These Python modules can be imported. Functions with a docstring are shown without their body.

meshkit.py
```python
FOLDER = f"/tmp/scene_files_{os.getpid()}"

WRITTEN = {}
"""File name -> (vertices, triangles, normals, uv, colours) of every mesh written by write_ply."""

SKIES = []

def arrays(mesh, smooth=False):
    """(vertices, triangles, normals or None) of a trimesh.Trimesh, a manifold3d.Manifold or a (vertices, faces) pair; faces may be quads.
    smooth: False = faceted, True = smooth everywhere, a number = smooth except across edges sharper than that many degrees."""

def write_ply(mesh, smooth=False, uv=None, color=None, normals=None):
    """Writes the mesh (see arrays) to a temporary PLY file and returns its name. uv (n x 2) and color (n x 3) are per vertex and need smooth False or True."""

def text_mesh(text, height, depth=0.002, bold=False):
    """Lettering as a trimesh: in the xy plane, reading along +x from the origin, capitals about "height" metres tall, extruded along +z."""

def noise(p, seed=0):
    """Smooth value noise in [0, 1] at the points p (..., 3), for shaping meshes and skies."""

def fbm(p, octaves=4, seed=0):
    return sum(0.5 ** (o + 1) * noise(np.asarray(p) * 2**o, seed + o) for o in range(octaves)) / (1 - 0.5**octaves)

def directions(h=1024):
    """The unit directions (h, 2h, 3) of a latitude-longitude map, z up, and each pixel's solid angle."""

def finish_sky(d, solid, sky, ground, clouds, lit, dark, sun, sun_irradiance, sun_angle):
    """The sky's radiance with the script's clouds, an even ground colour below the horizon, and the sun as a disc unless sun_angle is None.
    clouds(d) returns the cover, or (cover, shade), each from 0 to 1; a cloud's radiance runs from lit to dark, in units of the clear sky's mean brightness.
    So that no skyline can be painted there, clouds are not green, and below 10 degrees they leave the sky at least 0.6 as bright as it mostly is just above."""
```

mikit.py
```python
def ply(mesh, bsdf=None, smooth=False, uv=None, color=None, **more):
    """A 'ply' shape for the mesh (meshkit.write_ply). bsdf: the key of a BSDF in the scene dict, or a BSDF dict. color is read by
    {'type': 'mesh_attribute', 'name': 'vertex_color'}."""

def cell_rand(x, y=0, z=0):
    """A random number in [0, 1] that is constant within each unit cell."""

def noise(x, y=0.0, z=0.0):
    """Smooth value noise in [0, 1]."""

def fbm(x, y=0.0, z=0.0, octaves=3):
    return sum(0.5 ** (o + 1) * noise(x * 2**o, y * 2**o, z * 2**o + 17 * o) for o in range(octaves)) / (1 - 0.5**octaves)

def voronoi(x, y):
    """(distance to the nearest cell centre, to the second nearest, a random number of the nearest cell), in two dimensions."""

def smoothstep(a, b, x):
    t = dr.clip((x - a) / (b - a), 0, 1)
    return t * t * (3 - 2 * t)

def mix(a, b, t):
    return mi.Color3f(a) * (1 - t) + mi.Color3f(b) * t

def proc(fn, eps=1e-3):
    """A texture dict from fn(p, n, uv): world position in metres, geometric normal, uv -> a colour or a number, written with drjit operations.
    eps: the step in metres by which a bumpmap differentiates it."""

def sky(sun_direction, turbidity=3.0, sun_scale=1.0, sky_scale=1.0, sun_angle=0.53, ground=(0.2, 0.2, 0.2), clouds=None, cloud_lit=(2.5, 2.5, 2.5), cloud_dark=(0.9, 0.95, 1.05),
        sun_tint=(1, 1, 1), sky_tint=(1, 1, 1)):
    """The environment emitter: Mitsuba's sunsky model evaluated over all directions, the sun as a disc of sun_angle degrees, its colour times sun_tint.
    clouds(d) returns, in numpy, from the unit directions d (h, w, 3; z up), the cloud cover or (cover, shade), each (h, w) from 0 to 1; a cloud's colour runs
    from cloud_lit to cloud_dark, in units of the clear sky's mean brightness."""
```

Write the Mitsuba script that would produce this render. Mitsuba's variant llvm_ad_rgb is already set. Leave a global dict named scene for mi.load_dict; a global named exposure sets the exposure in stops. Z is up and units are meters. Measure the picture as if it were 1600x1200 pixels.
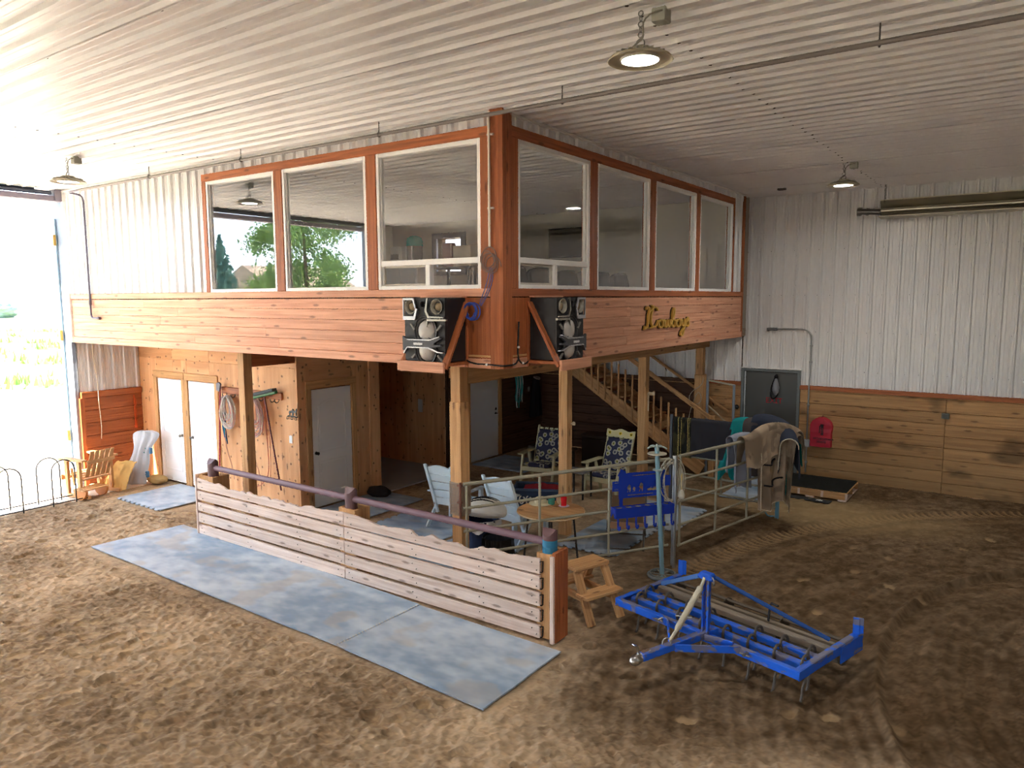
import math, numpy as np, trimesh, mitsuba as mi, drjit as dr, mikit, meshkit
from shapely.geometry import Polygon, LineString, Point, box as sbox
from shapely.ops import unary_union
from shapely import affinity

T = mi.ScalarTransform4f
scene, labels = {}, {}
PI = math.pi
rng = np.random.default_rng(7)


def S(r, g, b):
    """sRGB 0..255 -> linear"""
    return [float((c / 12.92) if c <= 0.04045 else ((c + 0.055) / 1.055) ** 2.4) for c in (r / 255, g / 255, b / 255)]


# ------------------------------------------------------------------ camera, sky, exposure
EYE = np.array([4.8185, -6.658, 3.58])
YAW, PITCH, ROLL, FPX = math.radians(35.1678), math.radians(6.5938), math.radians(0.2451), 1154.84
FWD = np.array([-math.sin(YAW) * math.cos(PITCH), math.cos(YAW) * math.cos(PITCH), -math.sin(PITCH)])
RGT = np.array([math.cos(YAW), math.sin(YAW), 0.0])
DWN = np.cross(FWD, RGT)
UP = math.sin(ROLL) * RGT - math.cos(ROLL) * DWN
scene['camera'] = {'type': 'perspective', 'fov': 2 * math.degrees(math.atan(800 / FPX)), 'fov_axis': 'x', 'near_clip': 0.1, 'far_clip': 2000.0,
                   'to_world': T().look_at(origin=EYE.tolist(), target=(EYE + FWD).tolist(), up=UP.tolist())}
SUN = (-0.19, -0.82, 1.0)


def cloud(d):
    c = meshkit.fbm(d * np.array([3, 3, 7]), 4, 3)
    return np.clip((c - 0.38) * 2.6, 0, 0.9), np.clip((c - 0.6) * 2, 0, 0.5)


scene['sky'] = mikit.sky(SUN, turbidity=4.0, sun_scale=1.0, sky_scale=1.0, ground=(0.3, 0.3, 0.27), clouds=cloud, cloud_lit=(1.85, 2.05, 2.35), cloud_dark=(1.1, 1.2, 1.4))
exposure = 4.95
LAMP_POWER = 11.5

# ------------------------------------------------------------------ materials
def two(d):
    return {'type': 'twosided', 'bsdf': d}


def vc(rough, metallic=0.0, spec=0.5, **k):
    return two({'type': 'principled', 'base_color': {'type': 'mesh_attribute', 'name': 'vertex_color'}, 'roughness': rough, 'metallic': metallic, 'specular': spec, **k})


scene['matte'] = vc(0.9, spec=0.2)
scene['satin'] = vc(0.48)
scene['gloss'] = vc(0.18)
scene['metal'] = vc(0.38, 1.0)
scene['chrome'] = vc(0.15, 1.0)
scene['panel_steel'] = two({'type': 'principled', 'base_color': {'type': 'rgb', 'value': [0.68, 0.68, 0.68]}, 'roughness': 0.33, 'specular': 0.6})
scene['glass'] = {'type': 'thindielectric', 'int_ior': 1.95}


def wood_fn(light, dark, knot, along=1.6, across=42.0, kd=0.5, tone=0.28, dots=0.0):
    light, dark, knot = [list(map(float, c)) for c in (light, dark, knot)]

    def fn(p, n, uv):
        u, v = uv.x, uv.y
        i = dr.floor(v / 10)
        r = mikit.cell_rand(i, 3)
        w = v + 0.03 * mikit.noise(u * 1.1, i)
        g = mikit.fbm(u * along + i * 7.3, w * across, 0.0, 3)
        f = mikit.noise(u * 9.0, w * 300.0)
        c = mikit.mix(dark, light, dr.clip(0.05 + 1.15 * g + 0.22 * (f - 0.5), 0, 1))
        d, _, k = mikit.voronoi(u * 2.3 + i * 13.1, v * 8.5 + i * 3.7)
        m = mikit.smoothstep(0.20, 0.06, d) * mikit.smoothstep(1 - kd, 1 - kd + 0.05, k)
        c = mikit.mix(c, knot, 0.65 * m)
        if dots:
            d2, _, k2 = mikit.voronoi(u * 5.0 + 3.1, v * 5.0)
            c = mikit.mix(c, knot, dots * mikit.smoothstep(0.13, 0.06, d2) * mikit.smoothstep(0.35, 0.4, k2))
        return c * (1 - tone + 2 * tone * r)
    return fn


def wood(name, rough, *a, **k):
    scene[name] = two({'type': 'principled', 'base_color': mikit.proc(wood_fn(*a, **k)), 'roughness': rough, 'specular': 0.3})


wood('cedar', 0.55, S(220, 166, 134), S(186, 122, 92), S(120, 72, 52), kd=0.30, tone=0.08)
wood('cedar_trim', 0.5, S(176, 104, 62), S(126, 66, 38), S(80, 40, 22), kd=0.2, tone=0.1)
wood('pine', 0.6, S(208, 166, 116), S(164, 112, 68), S(96, 58, 34), kd=0.3, tone=0.12)
wood('grey_pine', 0.7, S(226, 208, 196), S(190, 164, 148), S(120, 90, 76), kd=0.4, tone=0.1)
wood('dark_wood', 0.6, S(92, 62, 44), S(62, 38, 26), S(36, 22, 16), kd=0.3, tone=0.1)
wood('plywood', 0.6, S(226, 178, 132), S(196, 138, 92), S(96, 56, 34), along=0.9, across=11.0, kd=0.16, tone=0.07, dots=0.75)


def wainscot_fn():
    base = wood_fn(S(192, 152, 106), S(154, 112, 74), S(92, 62, 40), kd=0.4, tone=0.12)

    def fn(p, n, uv):
        c = base(p, n, uv)
        low = mikit.smoothstep(1.1, 0.05, p.z + 0.7 * (mikit.fbm(p.x * 0.9, p.y, p.z * 1.4, 3) - 0.5))
        c = mikit.mix(c, S(150, 122, 84), 0.62 * low)
        d = mikit.smoothstep(0.62, 0.8, mikit.fbm(p.x * 1.3 + 9, p.z * 2.5, 2.0, 4))
        return mikit.mix(c, S(52, 40, 28), 0.6 * d)
    return fn


scene['wainscot'] = two({'type': 'principled', 'base_color': mikit.proc(wainscot_fn()), 'roughness': 0.65, 'specular': 0.25})


def mat_fn(p, n, uv):
    d = mikit.fbm(p.x * 1.1, p.y * 2.0, 0.3, 4)
    e = mikit.fbm(p.x * 5, p.y * 8, 4.0, 3)
    c = mikit.mix(S(122, 148, 172), S(178, 192, 204), mikit.smoothstep(0.25, 0.72, 0.6 * d + 0.4 * e))
    t = mikit.smoothstep(0.58, 0.75, mikit.fbm(p.x * 2.2 + 5, p.y * 3.1, 9.0, 3))
    return mikit.mix(c, S(168, 160, 148), 0.4 * t)


scene['rubber'] = two({'type': 'principled', 'base_color': mikit.proc(mat_fn), 'roughness': 0.42, 'specular': 0.55})


def worn_fn(p, n, uv):
    w = mikit.fbm(p.x * 9, p.y * 9, p.z * 14, 4)
    up = dr.clip(n.z, 0, 1)
    m = mikit.smoothstep(0.54, 0.66, w + 0.09 * up)
    return mikit.mix(S(26, 96, 214), S(118, 112, 104), 0.8 * m)


scene['worn_blue'] = two({'type': 'principled', 'base_color': mikit.proc(worn_fn), 'roughness': 0.42, 'specular': 0.5})


def floral_fn(p, n, uv):
    x, y = uv.x * 8.5, uv.y * 8.5
    d, _, k = mikit.voronoi(x, y)
    ring = mikit.smoothstep(0.44, 0.38, d)
    inner = mikit.smoothstep(0.24, 0.19, d)
    core = mikit.smoothstep(0.1, 0.07, d)
    c = mikit.mix(S(58, 62, 88), S(178, 176, 164), ring)
    c = mikit.mix(c, mikit.mix(S(110, 116, 132), S(170, 166, 96), mikit.smoothstep(0.5, 0.6, k)), inner)
    return mikit.mix(c, S(40, 38, 36), core)


scene['floral'] = two({'type': 'principled', 'base_color': mikit.proc(floral_fn), 'roughness': 0.9, 'specular': 0.15})


def stripe_fn(p, n, uv):
    x = uv.x
    c = mikit.mix(S(40, 42, 40), S(74, 72, 52), mikit.smoothstep(0.45, 0.6, mikit.fbm(uv.x * 12, uv.y * 6, 0, 3)))
    for x0, w in ((0.09, 0.010), (0.15, 0.006), (0.27, 0.008), (0.30, 0.004)):
        c = mikit.mix(c, S(188, 170, 110), mikit.smoothstep(w, w * 0.5, dr.abs(x - x0)))
    return c


scene['striped_wool'] = two({'type': 'principled', 'base_color': mikit.proc(stripe_fn), 'roughness': 0.95, 'specular': 0.1})


def tan_fn(p, n, uv):
    a = mikit.fbm(uv.x * 3, uv.y * 3, 1.0, 4)
    c = mikit.mix(S(132, 116, 98), S(172, 152, 130), mikit.smoothstep(0.3, 0.7, a))
    b = mikit.smoothstep(0.62, 0.72, mikit.fbm(uv.x * 5 + 4, uv.y * 5, 7.0, 3))
    return mikit.mix(c, S(84, 70, 58), 0.5 * b)


scene['dirty_canvas'] = two({'type': 'principled', 'base_color': mikit.proc(tan_fn), 'roughness': 0.95, 'specular': 0.1})


def clod_fn(p, n, uv):
    return 0.6 * mikit.noise(p.x * 42, p.y * 42, 0.5) + 0.4 * mikit.noise(p.x * 105, p.y * 105, 2.5) + 0.9 * mikit.noise(p.x * 17, p.y * 17, 4.0)


scene['dirt'] = {'type': 'bumpmap', 'arbitrary': mikit.proc(clod_fn, eps=4e-3), 'scale': 0.017,
                 'bsdf': {'type': 'principled', 'base_color': {'type': 'mesh_attribute', 'name': 'vertex_color'}, 'roughness': 0.95, 'specular': 0.08}}


def slab_fn(p, n, uv):
    return mikit.mix(S(150, 152, 158), S(186, 186, 186), mikit.fbm(p.x * 1.5, p.y * 1.5, 0, 4))


scene['concrete'] = two({'type': 'principled', 'base_color': mikit.proc(slab_fn), 'roughness': 0.6, 'specular': 0.4})


def field_fn(p, n, uv):
    a = mikit.fbm(p.x * 0.12, p.y * 0.3, 0, 4)
    return mikit.mix(S(206, 206, 170), S(150, 172, 104), mikit.smoothstep(0.45, 0.66, a))


scene['meadow'] = two({'type': 'diffuse', 'reflectance': mikit.proc(field_fn)})

# ------------------------------------------------------------------ mesh helpers
def A(*v):
    return np.array(v, float)


def cat(ms):
    """joins trimeshes, or (trimesh, uv) pairs"""
    ms = [m for m in ms if m is not None]
    if isinstance(ms[0], tuple):
        return trimesh.util.concatenate([m for m, _ in ms]), np.vstack([u for _, u in ms])
    return trimesh.util.concatenate(ms)


def frame(z, up=(0, 0, 1)):
    """columns x, y, z with the x axis along z_dir"""
    x = A(*z) / np.linalg.norm(z)
    u = A(*up)
    if abs(x @ u) > 0.99 * np.linalg.norm(u):
        u = A(0, 1, 0) if abs(x[1]) < 0.9 else A(1, 0, 0)
    y = np.cross(u, x)
    y /= np.linalg.norm(y)
    return np.stack([x, y, np.cross(x, y)], 1)


def cbox(sx, sy, sz, c=0.0):
    """a box centred on the origin, its edges chamfered by c"""
    if c <= 0:
        return trimesh.creation.box((sx, sy, sz))
    a, b, d = sx / 2, sy / 2, sz / 2
    c = min(c, 0.45 * min(sx, sy, sz))
    p = [(i * (a - x), j * (b - y), k * (d - z)) for i in (-1, 1) for j in (-1, 1) for k in (-1, 1) for x, y, z in ((0, c, c), (c, 0, c), (c, c, 0))]
    return trimesh.PointCloud(p).convex_hull


def B(lo, hi, c=0.0):
    lo, hi = A(*lo), A(*hi)
    m = cbox(*(hi - lo), c)
    m.apply_translation((lo + hi) / 2)
    return m


def bar(p, q, w, h, c=0.0, up=(0, 0, 1)):
    """a box from p to q, w wide, h high"""
    p, q = A(*p), A(*q)
    m = cbox(np.linalg.norm(q - p), w, h, c)
    M = np.eye(4)
    M[:3, :3], M[:3, 3] = frame(q - p, up), (p + q) / 2
    m.apply_transform(M)
    return m


BOARD = [0]


def wbar(p, q, w, h, c=0.002, up=(0, 0, 1), ident=None):
    """a wooden bar with its grain along p -> q: (mesh, uv)"""
    p, q = A(*p), A(*q)
    L = np.linalg.norm(q - p)
    m = cbox(L, w, h, c)
    if ident is None:
        BOARD[0] += 1
        ident = BOARD[0]
    v = np.array(m.vertices)
    uv = np.stack([v[:, 0] + 1.7 * (ident % 17), v[:, 1] + v[:, 2] + 10 * ident + 5], 1)
    M = np.eye(4)
    M[:3, :3], M[:3, 3] = frame(q - p, up), (p + q) / 2
    m.apply_transform(M)
    return m, uv


def wB(lo, hi, axis, c=0.002, ident=None):
    """a wooden board filling the box lo..hi, its grain along the axis"""
    lo, hi = A(*lo), A(*hi)
    s, mid = hi - lo, (lo + hi) / 2
    p, q = mid.copy(), mid.copy()
    p[axis], q[axis] = lo[axis], hi[axis]
    if axis == 2:
        return wbar(p, q, s[1], s[0], c, up=(1, 0, 0), ident=ident)
    return wbar(p, q, s[1 - axis], s[2], c, ident=ident)


def tube(pts, r, n=8, closed=False, cap=True):
    p = np.asarray(pts, float)
    N = len(p)
    r = np.broadcast_to(np.asarray(r, float), (N,))
    t = np.roll(p, -1, 0) - np.roll(p, 1, 0) if closed else np.gradient(p, axis=0)
    t /= np.linalg.norm(t, axis=1, keepdims=True) + 1e-12
    a = np.cross(t[0], A(0, 0, 1) if abs(t[0][2]) < 0.9 else A(1, 0, 0))
    rows = []
    ang = np.arange(n) * 2 * PI / n
    for i in range(N):
        a = a - (a @ t[i]) * t[i]
        a /= np.linalg.norm(a) + 1e-12
        b = np.cross(t[i], a)
        rows.append(p[i] + r[i] * (np.cos(ang)[:, None] * a + np.sin(ang)[:, None] * b))
    v = np.vstack(rows)
    f = []
    for i in range(N if closed else N - 1):
        k = (i + 1) % N
        for j in range(n):
            l = (j + 1) % n
            f += [(i * n + j, i * n + l, k * n + l), (i * n + j, k * n + l, k * n + j)]
    if cap and not closed:
        v = np.vstack([v, p[0], p[-1]])
        o = N * n
        for j in range(n):
            l = (j + 1) % n
            f += [(o, l, j), (o + 1, (N - 1) * n + j, (N - 1) * n + l)]
    return trimesh.Trimesh(v, np.array(f), process=False)


def cyl(p, q, r, n=12):
    return tube([p, q], r, n)


def lathe(prof, n=24, at=(0, 0, 0), axis=None):
    """(radius, height) pairs turned about z"""
    m = trimesh.creation.revolve(np.array(prof, float), sections=n)
    M = np.eye(4)
    if axis is not None:
        F = frame(axis)
        M[:3, :3] = np.stack([F[:, 1], F[:, 2], F[:, 0]], 1)
    M[:3, 3] = at
    m.apply_transform(M)
    return m


def ring(c, R, r, axis=(0, 0, 1), n=24, k=6):
    F = frame(axis)
    a = np.arange(n) * 2 * PI / n
    return tube(A(*c) + R * (np.cos(a)[:, None] * F[:, 1] + np.sin(a)[:, None] * F[:, 2]), r, k, closed=True)


def prism(poly, h, at=(0, 0, 0), ex=(1, 0, 0), ey=(0, 1, 0)):
    """a polygon (shapely, or points) extruded by h along ex x ey"""
    if not hasattr(poly, 'geom_type'):
        poly = Polygon(poly)
    parts = [trimesh.creation.extrude_polygon(g, h, engine='earcut') for g in getattr(poly, 'geoms', [poly])]
    m = trimesh.util.concatenate(parts)
    M = np.eye(4)
    ex, ey = A(*ex), A(*ey)
    M[:3, 0], M[:3, 1], M[:3, 2], M[:3, 3] = ex, ey, np.cross(ex, ey), at
    m.apply_transform(M)
    return m


def arc(c, r, a0, a1, n, ex, ey):
    t = np.linspace(a0, a1, n)
    return A(*c) + r * (np.cos(t)[:, None] * A(*ex) + np.sin(t)[:, None] * A(*ey))


def sheet(P, uv=None, thick=0.0):
    """a grid of points (a, b, 3) as a mesh; with a thickness, closed"""
    a, b = P.shape[:2]
    i, j = np.meshgrid(np.arange(a - 1), np.arange(b - 1), indexing='ij')
    k = (i * b + j).ravel()
    f = np.vstack([np.stack([k, k + b, k + b + 1], 1), np.stack([k, k + b + 1, k + 1], 1)])
    m = trimesh.Trimesh(P.reshape(-1, 3), f, process=False)
    if thick:
        n = m.vertex_normals
        v = np.vstack([m.vertices, m.vertices - n * thick])
        o = a * b
        edge = [(x * b, (x + 1) * b) for x in range(a - 1)][::-1] + [(x * b + b - 1, (x + 1) * b + b - 1) for x in range(a - 1)] + [(x, x + 1) for x in range(b - 1)] + [((a - 1) * b + x, (a - 1) * b + x + 1) for x in range(b - 1)]
        side = [t for p, q in edge for t in ((p, q, q + o), (p, q + o, p + o))]
        m = trimesh.Trimesh(v, np.vstack([f, f[:, ::-1] + o, np.array(side)]), process=False)
        if uv is not None:
            return m, np.vstack([uv.reshape(-1, 2)] * 2)
        return m
    return (m, uv.reshape(-1, 2)) if uv is not None else m


def spline(pts, n=40):
    from scipy.interpolate import CubicSpline
    p = np.asarray(pts, float)
    s = np.concatenate([[0], np.cumsum(np.linalg.norm(np.diff(p, axis=0), axis=1))])
    return CubicSpline(s, p)(np.linspace(0, s[-1], n))


def turned(m, deg=0.0, at=(0, 0, 0), axis=(0, 0, 1)):
    """the mesh (or wood pair) turned and moved"""
    M = trimesh.transformations.rotation_matrix(math.radians(deg), axis)
    M[:3, 3] = at
    if isinstance(m, tuple):
        x = m[0].copy()
        x.apply_transform(M)
        return x, m[1]
    x = m.copy()
    x.apply_transform(M)
    return x


# ------------------------------------------------------------------ scene helpers
def fresh(key):
    used = lambda k: k in scene or k in labels
    if not used(key):
        return key
    i = 1
    while used(f'{key}_{i:03d}'):
        i += 1
    return f'{key}_{i:03d}'


def shape(mesh, mat, smooth=False):
    uv = None
    if isinstance(mesh, tuple):
        mesh, uv = mesh
    if isinstance(mat, str):
        return mikit.ply(mesh, mat, smooth, uv=uv)
    bsdf, col = mat
    if smooth is not False and smooth is not True:
        mesh, smooth = trimesh.graph.smooth_shade(mesh, angle=math.radians(smooth), facet_minarea=None), True
    return mikit.ply(mesh, bsdf, smooth, color=np.tile(np.array(col, float), (len(mesh.vertices), 1)))


def put(key, mesh, mat, smooth=False):
    key = fresh(key)
    scene[key] = shape(mesh, mat, smooth)
    return key


def thing(name, label, cat_, group=None):
    key = fresh(name)
    labels[key] = {'label': label, 'category': cat_}
    if group:
        labels[key]['group'] = group
    return key


def one(name, label, cat_, mesh, mat, smooth=False, group=None, kind=None):
    """a thing that is one mesh"""
    key = thing(name, label, cat_, group)
    scene[key] = shape(mesh, mat, smooth)
    if kind:
        labels[key]['kind'] = kind
    return key


def struct(name, label, mesh=None, mat=None, smooth=False):
    labels[name] = {'label': label, 'category': name.split('_')[0], 'kind': 'structure'}
    if mesh is not None:
        scene[name] = shape(mesh, mat, smooth)
    return name


def part(owner, name, mesh, mat, smooth=False, label=None, kind=None):
    key = put(owner + '__' + name, mesh, mat, smooth)
    if label or kind:
        labels[key] = {}
        if label:
            labels[key]['label'] = label
        if kind:
            labels[key]['kind'] = kind
    return key


WHITE, BLACK = S(238, 238, 236), S(18, 18, 20)
GALV, DARKSTEEL, GATE = S(176, 180, 182), S(58, 54, 52), S(156, 152, 132)

# ================================================================== THE SETTING
H, ZB, ZS = 5.61, 2.795, 3.59          # ceiling, underside and sill of the loft
XL, YB = -9.97, 8.68                    # end wall with the big opening, back wall
LOFT_D = 8.14
LX, LY = -5.06, 1.2                     # the closed store under the loft: its side and its front
PITCH9 = 0.2286


def rib_breaks(s0, s1):
    """breakpoints and heights of a ribbed steel sheet between s0 and s1"""
    pts = []
    for k in range(int(math.floor(s0 / PITCH9)) - 1, int(math.ceil(s1 / PITCH9)) + 2):
        c = k * PITCH9
        pts += [(c - 0.034, 0), (c - 0.014, 0.03), (c + 0.014, 0.03), (c + 0.034, 0)]
        for e in (0.076, 0.152):
            pts += [(c + e - 0.016, 0), (c + e - 0.008, 0.005), (c + e + 0.008, 0.005), (c + e + 0.016, 0)]
    pts = np.array(sorted(pts))
    h = lambda s: np.interp(s, pts[:, 0], pts[:, 1])
    s = np.concatenate([[s0], pts[(pts[:, 0] > s0 + 1e-4) & (pts[:, 0] < s1 - 1e-4), 0], [s1]])
    return s, h(s)


def rib_sheet(s0, s1, l0, l1, sdir, ldir, ndir, o):
    s, h = rib_breaks(s0, s1)
    P = np.array(o, float) + s[:, None, None] * A(*sdir) + np.array([l0, l1])[None, :, None] * A(*ldir) + h[:, None, None] * A(*ndir)
    return sheet(P)


def steel(owner, s0, s1, l0, l1, sdir, ldir, ndir, o, width=0.9144, step=0.0):
    """a run of steel sheets, each one a part"""
    a = math.floor(s0 / width) * width
    k = 0
    while a < s1 - 1e-6:
        b = min(a + width, s1)
        lift = A(*ndir) * (0.003 * (k % 2) + step)
        if b - max(a, s0) > 0.02:
            part(owner, 'steel_sheet', rib_sheet(max(a, s0), b, l0, l1, sdir, ldir, ndir, A(*o) + lift), 'panel_steel')
        a += width
        k += 1


def screws(owner, pts, ndir, r=0.009, col=S(96, 92, 88)):
    base = cyl((0, 0, 0), A(*ndir) * 0.009, r, 6)
    v = np.array(pts, float)[:, None] + np.array(base.vertices)[None]
    f = np.array(base.faces)[None] + (np.arange(len(pts)) * len(base.vertices))[:, None, None]
    part(owner, 'screw', trimesh.Trimesh(v.reshape(-1, 3), f.reshape(-1, 3), process=False), ('satin', col), kind='stuff')


# ---- dirt floor
def flat_zone(x, y):
    """1 where mats, slabs, posts lie on the dirt"""
    z = np.zeros_like(x)
    for x0, x1, y0, y1 in ((-6.25, 1.12, -1.82, -0.25), (-8.8, -7.1, -0.15, 1.2), (-9.97, -8.5, 0.2, 1.2)):
        d = np.maximum(np.maximum(x0 - x, x - x1), np.maximum(y0 - y, y - y1))
        z = np.maximum(z, np.clip(1 - d / 0.07, 0, 1))
    d = np.maximum(np.maximum(-9.9 - x, x + 0.75), np.maximum(0.25 - y, y - 8.7))
    z = np.maximum(z, 0.85 * np.clip(1 - d / 0.3, 0, 1))
    d = np.maximum(np.maximum(-0.9 - x, x - 0.75), np.maximum(1.8 - y, y - 6.4))
    return np.maximum(z, 0.8 * np.clip(1 - d / 0.3, 0, 1))


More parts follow.
